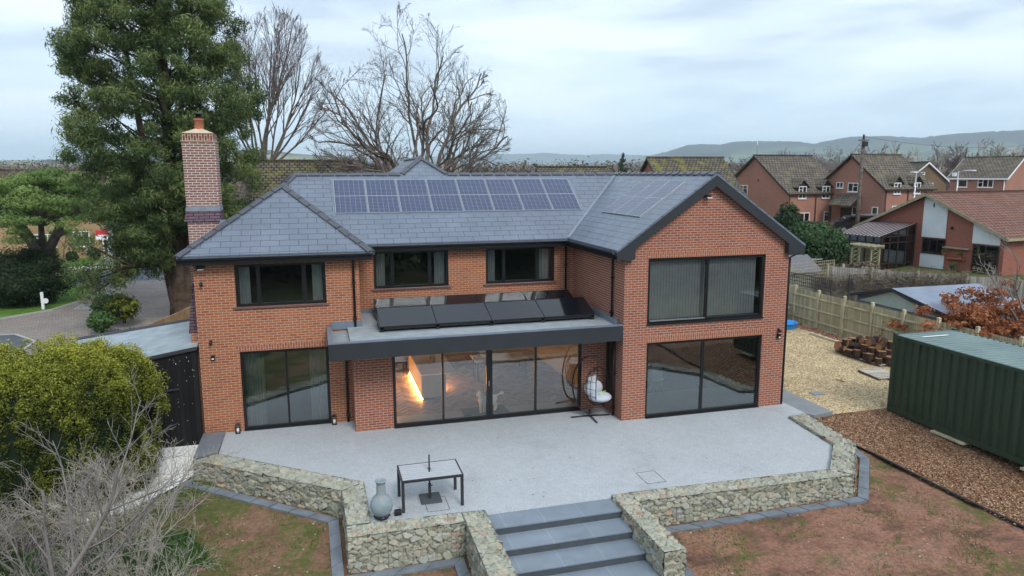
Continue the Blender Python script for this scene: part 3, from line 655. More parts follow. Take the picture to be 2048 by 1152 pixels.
# brick soldier lintels
for q_ in (((wU[0]-.11,-.004,4.998),(wU[1]+.11,.1,5.205)),((wD[0]-.11,-.004,2.403),(wD[1]+.11,.1,2.62)),((lD[0]-.1,YL-.004,2.403),(-8.5,YL+.1,2.60)),((m1[0]-.1,YM-.004,4.998),(m1[1]+.1,YM+.1,5.2)),((m2[0]-.1,YM-.004,4.998),(m2[1]+.1,YM+.1,5.2))): mb=MB(); mb.box(*q_); mb.build('soldier_lintel',BS,HS)
# plain brown sills under left-hand windows
M['sill']=plain('brown_tile_sill',(.14,.085,.09),.7,.3,var=.2,scale=8)
def sill(win,y):
    mb=MB(); mb.box((win[0]-.09,y-.05,win[2]-.052),(win[1]+.06,y+.1,win[2]-.004)); mb.build('window_sill',M['sill'],HS)
sill(lU,YL); sill(m1,YM); sill(m2,YM)
# windows
def glazing(name,win,y,mull,fw=.075,depth=.075,setb=.05,mt='glass',track=False,label=None,opener=()):
    x0,x1,z0,z1=win; mb=MB(); a,b=y+setb,y+setb+depth
    mb.box((x0+.002,a,z0),(x0+fw,b,z1)); mb.box((x1-fw,a,z0),(x1-.002,b,z1)); mb.box((x0+fw,a+.001,z1-fw),(x1-fw,b,z1-.002)); mb.box((x0+fw,a+.001,z0),(x1-fw,b,z0+fw*1.15))
    for mx,mw in mull: mb.box((mx-mw/2,a+.002,z0+fw*1.15),(mx+mw/2,b-.002,z1-fw))
    if track: mb.box((x0+.01,y-.055,z0-.035),(x1-.01,a,z0+.012))
    f=mb.build(name,M['black'],HS,label=label)
    xs=[x0+fw]+[q for mx,mw in mull for q in (mx-mw/2,mx+mw/2)]+[x1-fw]
    for i in range(0,len(xs),2):
        g=MB(); yy=y+setb+depth*(.35 if (i//2)%2==0 else .6); g.box((xs[i]-.01,yy,z0+fw),(xs[i+1]+.01,yy+.006,z1-fw+.01)); g.build('glass_pane',M[mt],f)
    return f
def fr(win,t): return win[0]+(win[1]-win[0])*t
glazing('casement_window',lU,YL,[(fr(lU,.25),.11),(fr(lU,.755),.12)],mt='glass_up')
glazing('casement_window',m1,YM,[(fr(m1,.245),.12),(fr(m1,.745),.12)],mt='glass_up')
glazing('casement_window',m2,YM,[(fr(m2,.26),.11),(fr(m2,.75),.12)],mt='glass_up')
f=glazing('sliding_window',wU,0,[(fr(wU,.50),.09)],fw=.09,mt='glass_up',label='upstairs black sliding window in the gable')
g=MB(); g.box((wU[0]+.1,-.002,3.06),(fr(wU,.5)-.05,.05,3.085)); g.build('sill_track',M['alu'],f)
g=MB(); g.box((wU[0]-.02,-.05,2.95),(wU[1]+.0,.06,2.985)); g.build('sill',M['black'],f)
f=glazing('sliding_door',wD,0,[(fr(wD,.485),.09)],fw=.085,track=True,label='black sliding patio door in the gable wing')
g=MB(); g.box((wD[0]+.03,-.02,1.0),(wD[0]+.055,.03,1.22)); g.build('handle',M['black'],f)
glazing('sliding_door',lD,YL,[(fr(lD,.51),.06)],fw=.085,track=True,label='black sliding patio door in the left block')
kd=(PR[0]+.002,PR[1]-.002,0,2.53)
kf=glazing('kitchen_sliding_door',kd,YP,[(-5.28,.06),(-3.83,.19),(-2.34,.075)],fw=.09,mt='glass_kitchen',track=True,label='four pane black sliding door across the kitchen')
g=MB(); g.box((-3.86,YP+.02,1.05),(-3.84,YP+.05,1.2)); g.build('handle',M['alu'],kf)
# narrow window in the wing's side wall
mb=MB(); mb.box((-.02,.76,.5),(.1,.80,2.45)); mb.box((-.02,1.17,.5),(.1,1.21,2.45)); mb.box((-.02,.8,.5),(.1,1.17,.56)); nf=mb.build('side_window',M['black'],HS)
mb=MB(); mb.box((.03,.8,.5),(.04,1.17,2.45)); mb.build('glass_pane',M['glass'],nf)
mb=MB(); mb.box((-.09,.7,.44),(.02,1.27,.5)); mb.build('sill',M['black'],nf)
# small black lights, camera and vents on the brickwork : parts of the house
def wall_light(x,y,z,kind=0):
    mb=MB()
    if kind==0:
        mb.box((x-.035,y-.03,z-.05),(x+.035,y,z+.05)); mb.tube([(x,y-.03,z),(x,y-.10,z+.01)],.02,8); mb.ball((x,y-.11,z-.01),.05); mb.build('security_camera',M['black_pvc'],HS)
    elif kind==1:
        mb.box((x-.05,y-.10,z-.07),(x+.05,y,z+.07),bev=.008); o=mb.build('wall_lamp',M['black_pvc'],HS); g=MB(); g.box((x-.03,y-.105,z-.05),(x+.03,y-.099,z-.01)); g.build('lens',M['white_pvc'],o)
    else:
        mb.box((x-.10,y-.12,z-.03),(x+.10,y,z+.05),bev=.01); mb.tube([(x-.06,y-.1,z),(x-.1,y-.2,z-.06)],.02,6); o=mb.build('floodlight',M['black_pvc'],HS); g=MB(); g.box((x-.09,y-.19,z-.06),(x+.09,y-.13,z-.035)); g.build('lamp_face',M['white_pvc'],o)
wall_light(-11.95,YL,4.92,2); wall_light(-11.97,YL,4.45,0); wall_light(-11.83,YL,2.75,0); wall_light(-11.80,YL,2.30,1)
wall_light(2.62,0,6.83,2); wall_light(5.42,0,2.52,0); wall_light(5.42,0,2.33,1)

# ---- roof
TN=.7023; ZE=5.29; ZR=7.525
def slab(mb,pts,th=.07,mi=0):
    mb.prism(pts,(0,0,-th),mi)
mb=MB()
K=(-9.75,4.60,7.20); J=(-9.75,6.64,7.20); L_=(-9.42,7.10,ZR); XO=-12.51; XE=6.09; XV=-.354; YF=-.2; RX=2.83
slab(mb,[(XO,1.96,ZE),(-7.23,1.96,ZE),K])
slab(mb,[(-7.23,1.96,ZE),(-7.23,3.92,ZE),J,K])
slab(mb,[(-7.23,3.92,ZE),(XV,3.92,ZE),(RX,7.10,ZR),L_,J])
slab(mb,[(XV,YF,ZE),(RX,YF,ZR),(RX,7.10,ZR),(XV,3.92,ZE)])
slab(mb,[(XE,YF,ZE),(XE,12.2,ZE),(RX,12.2,ZR),(RX,YF,ZR)])
for tri in ([(XO,1.96,ZE),K,J],[(XO,1.96,ZE),J,L_],[(XO,1.96,ZE),L_,(XO,10.28,ZE)]): slab(mb,tri)
slab(mb,[(XO,10.28,ZE),L_,(RX,7.10,ZR),(XV,10.28,ZE)]); slab(mb,[(XV,10.28,ZE),(RX,7.1,ZR),(RX,12.2,ZR),(XV,12.2,ZE)])
# rear wing whose hip pokes over the ridge
AX,AY,AZ=-4.84,7.97,8.14
slab(mb,[(AX-.87,7.10,ZR),(AX+.87,7.10,ZR),(AX,AY,AZ)])
slab(mb,[(AX+.87,7.10,ZR),(AX+3.4,12.2,5.75),(AX,12.2,AZ),(AX,AY,AZ)]); slab(mb,[(AX-.87,7.10,ZR),(AX,AY,AZ),(AX,12.2,AZ),(AX-3.4,12.2,5.75)])
RO=mb.build('slate_roof',M['slate'],HS,label='dark grey slate roof with hips, valley and gable')
def ridgecap(mb,a,b,w=.15,lift=.035,seg=.46,rise=None):
    a=Vector(a);b=Vector(b);d=b-a;n=max(1,round(d.length/seg)); h=Vector((d.x,d.y,0)).normalized(); s=Vector((h.y,-h.x,0))
    for i in range(n):
        p=a+d*(i/n)+Vector((0,0,lift+(.006 if i%2 else 0))); q=a+d*((i+1)/n-.012)+Vector((0,0,lift+(.006 if i%2 else 0)))
        dr=(rise if rise is not None else .55)*w
        P=[p-s*w-Vector((0,0,dr)),p,p+s*w-Vector((0,0,dr))]; Q=[q-s*w-Vector((0,0,dr)),q,q+s*w-Vector((0,0,dr))]
        t_=Vector((0,0,-.03))
        for u in (0,1):
            mb.hexa([tuple(x) for x in (P[u]+t_,P[u+1]+t_,Q[u+1]+t_,Q[u]+t_,P[u],P[u+1],Q[u+1],Q[u])])
mb=MB()
ridgecap(mb,(L_[0],7.10,ZR),(AX-.85,7.10,ZR)); ridgecap(mb,(AX+.85,7.10,ZR),(RX,7.10,ZR)); ridgecap(mb,(RX,YF,ZR),(RX,12.2,ZR))
ridgecap(mb,(XO,1.96,ZE),K,rise=.3); ridgecap(mb,(-7.23,1.96,ZE),K,rise=.35); ridgecap(mb,K,J); ridgecap(mb,J,L_,rise=.3)
ridgecap(mb,(AX-.87,7.1,ZR),(AX,AY,AZ),rise=.3); ridgecap(mb,(AX+.87,7.1,ZR),(AX,AY,AZ),rise=.3); ridgecap(mb,(AX,AY,AZ),(AX,12.2,AZ))
mb.build('ridge_tile',M['ridge'],RO)
mb=MB(); mb.bar((XV,3.92,ZE+.025),(RX,7.1,ZR+.02),.10,.03); mb.build('valley_lining',M['lead'],RO)
# verge, barge boards, eaves boxing
mb=MB()
for sx_,xe in ((1,XV),(-1,XE)):
    top=[(xe-.0*sx_,ZE-.075),(RX,ZR-.075)]
    mb.prism([(xe,YF+.01,ZE-.075),(RX,YF+.01,ZR-.075),(RX,YF+.01,ZR-.40),(xe+sx_*.02,YF+.01,ZE-.36)],(0,.035,0))
    mb.prism([(xe,YF+.047,ZE-.13),(RX,YF+.047,ZR-.13),(RX,YF+.047,ZR-.17),(xe,YF+.047,ZE-.17)],(0,.2-.051,0))
# box ends
mb.prism([(XV-.01,YF+.002,ZE-.09),(.24,YF+.002,ZE+.05),(.24,YF+.002,ZE-.27),(-.02,YF+.002,ZE-.33),(XV+.02,YF+.002,ZE-.2)],(0,.19,0))
mb.prism([(XE+.01,YF+.002,ZE-.09),(XE-.6,YF+.002,ZE+.05),(XE-.6,YF+.002,ZE-.27),(W+.04,YF+.002,ZE-.33),(XE-.02,YF+.002,ZE-.2)],(0,.19,0))
mb.build('barge_board',M['anthra'],RO)
mb=MB()
for a,b in (((XO,1.96),(-7.23,1.96)),((-7.23,1.96),(-7.23,3.90)),((-7.25,3.92),(XV+.0,3.92)),((XV,3.90),(XV,YF+.2)),((XE,YF+.2),(XE,12.2)),((XO,1.98),(XO,10.2))):
    mb=MB(); mb.bar((a[0],a[1],ZE-.17),(b[0],b[1],ZE-.17),.03,.19); mb.build('fascia',M['black'],RO)
mb=MB()
mb.box((XO,1.98,ZE-.265),(-7.25,YL-.002,ZE-.245)); mb.box((-7.57,1.98,ZE-.262),(-7.25,3.95,ZE-.242)); mb.box((-7.5,3.94,ZE-.266),(-.3,YM-.002,ZE-.246)); mb.box((XV+.02,YF+.2,ZE-.268),(-.002,3.94,ZE-.248)); mb.box((W+.002,YF+.2,ZE-.268),(XE-.02,12,ZE-.248)); mb.box((XO+.02,YL,ZE-.27),(XL-.002,10,ZE-.25))
mb.build('soffit',M['black'],RO)
mb=MB()
def gutter(a,b,z=ZE-.075,r=.058,off=(0,0)):
    mb=MB()
    a=Vector((a[0]+off[0],a[1]+off[1],z)); b=Vector((b[0]+off[0],b[1]+off[1],z)); d=(b-a).normalized(); s=Vector((d.y,-d.x,0))
    ring=[(math.cos(t),math.sin(t)) for t in [PI+PI*k/6 for k in range(7)]]
    A=[a+s*r*c+Vector((0,0,r*k)) for c,k in ring]; B=[b+s*r*c+Vector((0,0,r*k)) for c,k in ring]
    A2=[a+s*(r-.008)*c+Vector((0,0,(r-.008)*k)) for c,k in ring]; B2=[b+s*(r-.008)*c+Vector((0,0,(r-.008)*k)) for c,k in ring]
    for i in range(6): mb.face([A[i],B[i],B[i+1],A[i+1]]); mb.face([A2[i+1],B2[i+1],B2[i],A2[i]])
    mb.face([A[0],A2[0],B2[0],B[0]]); mb.face([A[6],B[6],B2[6],A2[6]]); mb.build('gutter',M['black_pvc'],RO)
gutter((XO,1.96),(-7.2,1.96),off=(0,-.065)); gutter((-7.23,1.92),(-7.23,3.86),off=(.065,0)); gutter((-7.1,3.92),(XV,3.92),off=(0,-.065)); gutter((XV,3.86),(XV,YF+.1),off=(-.065,0)); gutter((XE,YF+.1),(XE,12.2),off=(.065,0))
def downpipe(pts):
    mb=MB(); mb.tube(pts,.036,10)
    for p in ([pts[-1]] if len(pts)<3 else []): pass
    zs=[p[2] for p in pts]; x,y=pts[-1][0],pts[-1][1]; z=min(zs)+.25
    while z<max(zs)-.5:
        mb.box((x-.055,y-.045,z-.025),(x+.055,y+.06,z+.025)); z+=1.1
    mb.build('downpipe',M['black_pvc'],HS)
downpipe([(-7.72,1.92,5.2),(-7.72,2.0,5.1),(-7.76,2.24,4.98),(-7.76,2.24,2.97)])
downpipe([(-.42,3.86,5.2),(-.42,3.92,5.1),(-.33,4.20,4.95),(-.33,4.20,3.0)])
downpipe([(-.36,.78,5.18),(-.3,.78,5.1),(-.06,.78,4.98),(-.06,.78,3.0)]); downpipe([(-.06,.52,2.5),(-.06,.52,.02)])
downpipe([(-8.08,2.25,2.5),(-8.08,2.25,.0)])
mb=MB(); mb.tube([(XE+.05,.02,5.16),(XE-.05,.02,5.0),(5.74,.05,4.86),(5.74,.05,0)],.036,10); mb.build('downpipe',M['black_pvc'],HS)

# ---- flat roof
X0=-8.59
mb=MB(); mb.box((X0,0,2.53),(-.003,.04,2.985)); mb.box((X0,.04,2.53),(X0+.04,YL-.003,2.985)); mb.box((X0+.04,.04,2.535),(-.003,YP,2.56)); mb.box((X0+.04,YP,2.535),(-7.93,YL-.003,2.56)); 
FL=mb.build('flat_roof_fascia',M['anthra'],HS,label='deep anthracite fascia of the flat roofed extension')
mb=MB(); mb.box((X0-.012,-.012,2.986),(-.003,.17,3.012)); mb.box((X0-.012,.17,2.986),(X0+.13,YL-.003,3.012)); mb.hexa([(X0+.13,.17,2.9),(-.003,.17,2.9),(-.003,.36,2.9),(X0+.13,.36,2.9),(X0+.13,.17,2.985),(-.003,.17,2.985),(-.003,.36,2.93),(X0+.13,.36,2.93)])
mb.box((-.12,.36,2.9),(-.004,YM-.003,3.12)); mb.box((XR,YM-.03,2.9),(-.12,YM-.003,3.11)); mb.box((X0+.13,YL-.03,2.9),(XR+.03,YL-.003,3.13)); mb.box((XR+.003,YL-.0,2.9),(XR+.035,YM-.03,3.11))
mb.build('roof_upstand',M['grp_edge'],HS)
mb=MB(); mb.box((X0+.04,.04,2.6),(XR,YL-.03,2.84)); mb.hexa([(-7.98,.34,2.7),(-.12,.34,2.7),(-.12,YM-.03,2.7),(-7.58,YM-.03,2.7),(-7.98,.36,2.95),(-.12,.36,2.95),(-.12,YM-.03,2.97),(-7.58,YM-.03,2.97)][:4]+[(-8.0,.36,2.95),(-.12,.36,2.95),(-.12,YM-.03,2.97),(-7.58,YM-.03,2.97)])
mb.prism([(-8.0,.36,2.949),(-7.58,.36,2.949),(-7.58,YL-.03,2.952),(-8.0,YL-.03,2.952)],(0,0,-.25)); 
mb.build('roof_membrane',M['grp'],HS)

# ---- chimney
mb=MB(); mb.box((-12.48,4.0,5.0),(-11.56,4.72,8.50)); mb.box((-12.48,3.9,-.3),(-12.17,4.9,5.0)); CH=mb.build('chimney',M['brick_chimney'],HS,label='tall brick chimney stack on the left wall')
mb=MB(); mb.box((-12.46,4.03,8.502),(-11.58,4.69,8.72)); mb.build('soldier_course',brick('chimney_soldier',(.26,.10,.075),(.17,.07,.055),(.56,.45,.38),vert=True),CH)
mb=MB(); mb.mesh([(-12.47,4.02,8.722),(-11.57,4.02,8.722),(-11.57,4.70,8.722),(-12.47,4.70,8.722),(-12.13,4.25,8.86),(-11.91,4.25,8.86),(-11.91,4.47,8.86),(-12.13,4.47,8.86)],[(0,3,2,1),(4,5,6,7),(0,1,5,4),(1,2,6,5),(2,3,7,6),(3,0,4,7)]); mb.box((-12.5,3.98,8.485),(-11.54,4.74,8.503)); mb.build('flaunching',M['cement'],CH)
mb=MB(); mb.lathe([(.135,0),(.135,.28),(.15,.29),(.15,.34),(.115,.34),(.115,.2)],(-12.02,4.36,8.82),16); mb.build('chimney_pot',M['terracotta'],CH)
mb=MB(); mb.lathe([(.085,0),(.085,.12),(.17,.13),(.02,.2),(0,.2)],(-12.02,4.36,9.16),16); mb.lathe([(.10,.03),(.13,.05),(.10,.07)],(-12.02,4.36,9.14),14); mb.build('cowl',M['black'],CH)
mb=MB(); mb.hexa([(-12.56,3.93,6.12),(-11.52,3.93,6.12),(-11.52,4.8,6.12),(-12.56,4.8,6.12),(-12.50,3.99,6.42),(-11.55,3.99,6.42),(-11.55,4.74,6.42),(-12.50,4.74,6.42)]); mb.build('creasing_tiles',M['tile_purple'],CH)
mb=MB(); mb.hexa([(-12.51,3.98,6.42),(-11.54,3.98,6.42),(-11.54,4.76,6.42),(-12.51,4.76,6.42),(-12.49,3.99,6.56),(-11.55,3.99,6.56),(-11.55,4.74,6.56),(-12.49,4.74,6.56)]); mb.box((-11.56,3.9,5.7),(-11.35,4.0,6.15)); mb.build('lead_apron',M['lead'],CH)
mb=MB(); mb.hexa([(-12.47,2.75,2.95),(-12.163,2.75,2.95),(-12.163,4.0,2.95),(-12.47,4.0,2.95),(-12.30,2.8,4.35),(-12.163,2.8,4.35),(-12.163,4.0,4.35),(-12.30,4.0,4.35)]); mb.build('shoulder_tiles',M['tile_purple'],HS)
mb=MB(); mb.box((-12.42,2.75,-.3),(-12.163,4.0,2.95)); mb.build('chimney_breast',BO,HS)

# ---- inside: floors, ceilings and plain inner walls so the glass has rooms behind it
N=NM('herringbone_oak_floor',.55,.3); p=N.obj(); sp=N.n('SeparateXYZ',{'Vector':p})
zx=N.math('PINGPONG',sp.outputs[0],.28); q=N.math('DIVIDE',N.math('ADD',sp.outputs[1],N.math('MULTIPLY',zx,1.0)),.105); fq=N.math('FRACT',q)
idn=N.math('ADD',N.math('FLOOR',q),N.math('MULTIPLY',N.math('FLOOR',N.math('DIVIDE',sp.outputs[0],.28)),17.3)); wv=N.n('TexWhiteNoise',{'W':idn},noise_dimensions='1D').outputs[0]
c=N.ramp(wv,[(0,(.14,.105,.088)),(.5,(.26,.205,.17)),(1,(.40,.33,.275))]); c=N.mix(N.ramp(fq,[(0,1),(.08,0),(.95,0),(1,1)]),c,(.10,.075,.06)); N.link(c,'Base Color'); M['herring']=N.m
mb=MB(); mb.box((-7.62,YP+.14,-.25),(-.02,9.7,-.005)); mb.build('kitchen_floor',M['herring'],HS)
mb=MB(); mb.box((.3,.14,-.25),(W-.3,11.7,-.005)); mb.box((.3,.31,2.62),(W-.3,11.7,2.9)); mb.box((-11.85,YL+.14,-.25),(-7.63,9.7,-.006)); mb.box((-11.85,YL+.29,2.64),(XR-.3,9.7,2.92)); mb.box((XR-.3,YM+.29,2.641),(-.02,9.7,2.921)) ; mb.build('inner_floor',M['carpet'],HS)
mb=MB(); mb.box((-7.60,YP+.31,2.56),(-.02,9.6,2.60)); mb.box((-11.85,YL+.3,5.06),(XR-.3,9.7,5.12)); mb.box((XR-.3,YM+.3,5.061),(-.02,9.7,5.121)); mb.box((.3,.31,5.06),(W-.3,11.7,5.12))
mb.box((-7.78,2.62,0),(-7.63,9.7,2.6));  mb.box((-11.85,6.4,0),(-7.8,6.5,2.6)); mb.box((.3,5.6,0),(W-.3,5.7,2.6)); mb.build('inner_wall',M['inner'],HS)
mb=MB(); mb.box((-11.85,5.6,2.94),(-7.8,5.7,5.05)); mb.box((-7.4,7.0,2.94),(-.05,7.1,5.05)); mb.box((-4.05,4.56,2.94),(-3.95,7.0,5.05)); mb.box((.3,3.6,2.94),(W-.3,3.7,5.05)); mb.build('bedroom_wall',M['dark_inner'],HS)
mb=MB(); mb.box((-.09,YP+.32,0),(-.02,9.45,2.55)); mb.build('kitchen_side_wall',M['inner'],HS)
mb=MB(); wallgrid(mb,'y',9.5,.1,-7.6,-.02,0,2.6,[(-6.9,-.8,.9,2.3)]); mb.build('kitchen_rear_wall',M['inner'],HS)
wf=MB(); wf.box((-6.9,9.8,.9),(-6.8,9.88,2.3)); wf.box((-.9,9.8,.9),(-.8,9.88,2.3)); wf.box((-6.8,9.8,.9),(-.9,9.88,1.0)); wf.box((-6.8,9.8,2.2),(-.9,9.88,2.3)); wf=wf.build('added_daylight_window',M['black'],HS); g=MB(); g.box((-6.8,9.84,1.0),(-.9,9.85,2.2)); g.build('glass_pane',M['glass_kitchen'],wf)  # unseen window and opening added at the back to let daylight into the kitchen
# curtains and blinds
M['curtain']=plain('grey_green_curtain',(.48,.52,.50),.9,.1,var=.08,scale=4); M['blind']=plain('grey_vertical_blind',(.58,.61,.62),.8,.2,var=.08,scale=3)
def curtain(x0,x1,y,z0,z1,label,folds=6,amp=.035):
    n=folds*8; V=[];F=[]
    for k in (0,1):
        for i in range(n+1):
            t=i/n; x=x0+(x1-x0)*t; yy=y+amp*math.sin(t*folds*2*PI)+k*.008
            V+= [(x,yy,z0),(x+.01*math.sin(t*9),yy,z1)]
    m=2*(n+1)
    for i in range(n): a=2*i; F.append((a,a+2,a+3,a+1)); F.append((m+a,m+a+1,m+a+3,m+a+2))
    mb=MB(); mb.mesh(V,F,smooth=True); o=mb.build('curtain',M['curtain']); tag(o,label,'curtain','curtains behind the glass')
    mb=MB(); mb.tube([(x0-.05,y,z1+.01),(x1+.05,y,z1+.01)],.012,6); mb.build('curtain_rail',M['alu'],o)
curtain(-10.98,-10.45,YL+.33,.02,2.36,'pale curtain at the left side of the downstairs left sliding door',7)
curtain(-9.15,-8.66,YL+.33,.02,2.36,'pale curtain at the right side of the downstairs left sliding door',6)
curtain(-11.0,-10.7,YL+.33,3.6,4.98,'narrow pale curtain at the left of the upper left window',4)
curtain(-8.95,-8.66,YL+.33,3.6,4.98,'narrow pale curtain at the right of the upper left window',4)
curtain(-6.95,-6.62,YM+.33,3.6,4.98,'pale green curtain at the left of the left-hand window above the flat roof',4)
curtain(-4.95,-4.6,YM+.33,3.6,4.98,'pale green curtain at the right of the left-hand window above the flat roof',4)
curtain(-3.12,-2.82,YM+.33,3.6,4.98,'pale curtain at the left of the right-hand window above the flat roof',4)
curtain(-1.35,-.85,YM+.33,3.6,4.98,'pale curtain at the right of the right-hand window above the flat roof',5)
t=thing('vertical_blind','closed grey vertical blind behind the large upstairs gable window','blind',(2.8,.25,3.05))
mb=MB(); k=0; x=.9
while x<4.65:
    a=.22; dx,dy=.053*math.cos(a),.052*math.sin(a)*(1); mb.mesh([(x-dx,.30-dy,3.07),(x+dx,.30+dy,3.07),(x+dx,.30+dy,4.88),(x-dx,.30-dy,4.88),(x-dx,.303-dy,3.07),(x+dx,.303+dy,3.07),(x+dx,.303+dy,4.88),(x-dx,.303-dy,4.88)],[(0,1,2,3),(7,6,5,4)]); x+=.098
mb.build('slats',M['blind'],t); mb=MB(); mb.box((.86,.26,4.88),(4.7,.34,4.93)); mb.build('head_rail',M['white_pvc'],t)

# ---- kitchen
M['island']=plain('grey_blue_cabinet',(.20,.25,.275),.5,.3,var=.04); M['worktop']=plain('pale_quartz',(.66,.60,.54),.25,.5,var=.05)
N=NM('lit_led_strip'); N.b.inputs['Emission Color'].default_value=(1,.40,.09,1); N.b.inputs['Emission Strength'].default_value=44; M['led']=N.m
t=thing('kitchen_island','grey kitchen island with pale worktop lit by a warm strip along its foot','kitchen island',(-5.0,5.2,0))
ix0,ix1,iy0,iy1=-5.64,-4.44,3.58,7.0
mb=MB(); mb.box((ix0+.03,iy0+.02,.1),(ix1-.35,iy1,.88)); mb.build('cabinet',M['island'],t)
mb=MB(); mb.box((ix0+.025,iy0+.06,.12),(ix0+.029,iy1-.05,.86)); mb.build('drawer_front',plain('oak_drawer_front',(.28,.23,.18),.6,.3),t)
mb=MB(); mb.box((ix0,iy0-.02,.88),(ix1,iy1+.02,.925),bev=.008); mb.build('worktop',M['worktop'],t)
mb=MB(); mb.box((ix0+.07,iy0+.08,-.003),(ix1-.42,iy1-.05,.1)); mb.build('plinth',M['dark_inner'],t)
mb=MB(); mb.box((ix0+.035,iy0+.12,.02),(ix0+.062,iy1-.1,.10)); mb.box((ix1-.349,iy0+.9,.03),(ix1-.33,iy1-.2,.10)); mb.build('led_strip',M['led'],t)
t=thing('wall_units','low oak wall units with a warm lit foot along the left kitchen wall','kitchen units',(-7.3,4,0))
mb=MB(); mb.box((-7.61,1.75,.12),(-7.05,8.6,.9)); mb.build('cabinet',M['island'],t); mb=MB(); mb.box((-7.62,1.74,.9),(-7.02,8.6,.94)); mb.build('worktop',M['worktop'],t); mb=MB(); mb.box((-7.12,1.85,.04),(-7.10,8.5,.10)); mb.build('led_strip',M['led'],t)
t=thing('utensil_pot','wooden utensils and bottles in a pot on the pale island worktop','utensil pot',(-5.1,4.9,.926))
mb=MB(); mb.lathe([(.07,0),(.08,.16),(.075,.16),(.06,.01)],(-5.1,4.9,.926),14); mb.build('pot',M['worktop'],t)
mb=MB()
for k in range(5): a=k*1.3; mb.tube([(-5.1,4.9,.95),(-5.1+.06*math.cos(a),4.9+.06*math.sin(a),1.28)],.009,6)
mb.lathe([(.04,0),(.04,.2),(.015,.26),(.015,.32),(0,.32)],(-4.95,4.95,.926),10); mb.build('utensils',M['pallet'],t)
t=thing('dining_table','pale dining table standing deep inside the kitchen','table',(-2.4,5.8,0))
mb=MB(); mb.box((-3.4,5.2,.72),(-1.4,6.2,.76),bev=.01); mb.build('tabletop',M['worktop'],t)
for a in (-3.3,-1.5):
    for b in (5.3,6.1): mb=MB(); mb.box((a-.03,b-.03,0),(a+.03,b+.03,.72)); mb.build('leg',M['black'],t)
mb=MB(); mb.box((-4.55,YP+.45,-.003),(-3.1,YP+1.15,.012)); tag(mb.build('door_mat',plain('dark_grey_mat',(.07,.075,.08),.95,.1)),'dark grey mat inside the kitchen sliding door under the dog','door mat')
# wing room: a white chair pair and small things behind the glass
def tub(x,y,label):
    t=thing('dining_chair',label,'chair',(x,y,0),0,'white chairs inside the wing room')
    mb=MB(); mb.ball((x,y,.46),(.24,.24,.05),n=14,k=6); mb.build('seat',M['white_pvc'],t)
    mb=MB(); V=[];F=[]
    for i in range(9):
        a=PI*(.08+.84*i/8); 
        for (r,z) in ((.23,.46),(.26,.62),(.24,.84),(.225,.84),(.245,.62),(.215,.46)): V.append((x+r*math.cos(a),y+r*math.sin(a),z))
    for i in range(8):
        for j in range(6): F.append((i*6+j,i*6+(j+1)%6,(i+1)*6+(j+1)%6,(i+1)*6+j))
    mb.mesh(V,F,smooth=True); mb.build('backrest',M['white_pvc'],t)
    for a,b in ((-.16,-.16),(.16,-.16),(.16,.16),(-.16,.16)): mb=MB(); mb.tube([(x+a*.5,y+b*.5,.42),(x+a*1.1,y+b*1.1,0)],.012,6); mb.build('leg',M['pallet'],t)
tub(1.75,2.3,'left one of two white chairs seen through the wing patio door'); tub(2.4,2.35,'right one of two white chairs seen through the wing patio door')
# solar panels
N=NM('solar_cells',.18,.6); v=N.uv(); b=N.n('TexBrick',{'Vector':v,'Scale':1.0,'Color1':c4((.022,.034,.088)),'Color2':c4((.028,.040,.10)),'Mortar':c4((.25,.29,.37)),'Mortar Size':.0045,'Mortar Smooth':.2,'Brick Width':.172,'Row Height':.0805},offset=0); N.link(b.outputs['Color'],'Base Color'); M['cells']=N.m
M['panel_alu']=plain('panel_frame_metal',(.50,.52,.55),.4,.5,.6,var=.05); M['panel_black']=plain('all_black_panel_glass',(.008,.009,.012),.09,.6,var=.05)
def panel(w_,h_,cellmat,framemat,bar):
    """local: x across, y up the slope, z out"""
    fb=MB(); f=.014
    fb.box((0,0,0),(w_,f,.038)); fb.box((0,h_-f,0),(w_,h_,.038)); fb.box((0,f,0),(f,h_-f,.038)); fb.box((w_-f,f,0),(w_,h_-f,.038)); fb.box((f,f,0),(w_-f,h_-f,.02))
    if bar: fb.box((f,h_/2-.008,.032),(w_-f,h_/2+.008,.036))
    cb=MB(); cb.box((f,f,.021),(w_-f,h_-f,.0325))
    return fb,cb
def make_panel(label,group,origin,ux,uy,w_,h_,cm,fm,bar,first=None):
    ux=Vector(ux).normalized(); uy=Vector(uy).normalized(); uz=ux.cross(uy).normalized(); Mx=Matrix((ux,uy,uz)).transposed().to_euler()
    if first is None:
        r=bpy.data.objects.new('solar_panel',None); COL.objects.link(r); fb,cb=panel(w_,h_,cm,fm,bar)
        fb.build('panel_frame',fm,r,local=True); cb.build('panel_cells',cm,r,local=True)
    else: r=copy_tree(first)
    r.location=origin; r.rotation_euler=Mx; tag(r,label,'solar panel',group); return r
ORD=['first','second','third','fourth','fifth','sixth','seventh','eighth']
s=Vector((0,1,TN)).normalized(); P0=Vector((-8.12,5.19,6.183+.012)); first=None; hh=1.895; ww=(8.73-.02*7)/8
for i in range(8):
    o=make_panel(f'{ORD[i]} silver framed panel from the left in the row on the main slope','row of eight panels on the main roof',P0+Vector((i*(ww+.02),0,0)),(1,0,0),s,ww,hh,M['cells'],M['panel_alu'],True,first); first=first or o
mb=MB(); q=P0-s*.10+Vector((-.08,0,-.008)); e=P0+s*(hh+.16)+Vector((-.08,0,-.008)); mb.hexa([tuple(x) for x in (q+Vector((0,0,-.01)),q+Vector((8.9,0,-.01)),e+Vector((8.9,0,-.01)),e+Vector((0,0,-.01)),q,q+Vector((8.9,0,0)),e+Vector((8.9,0,0)),e)]); mb.build('panel_flashing',M['grp_edge'],RO)
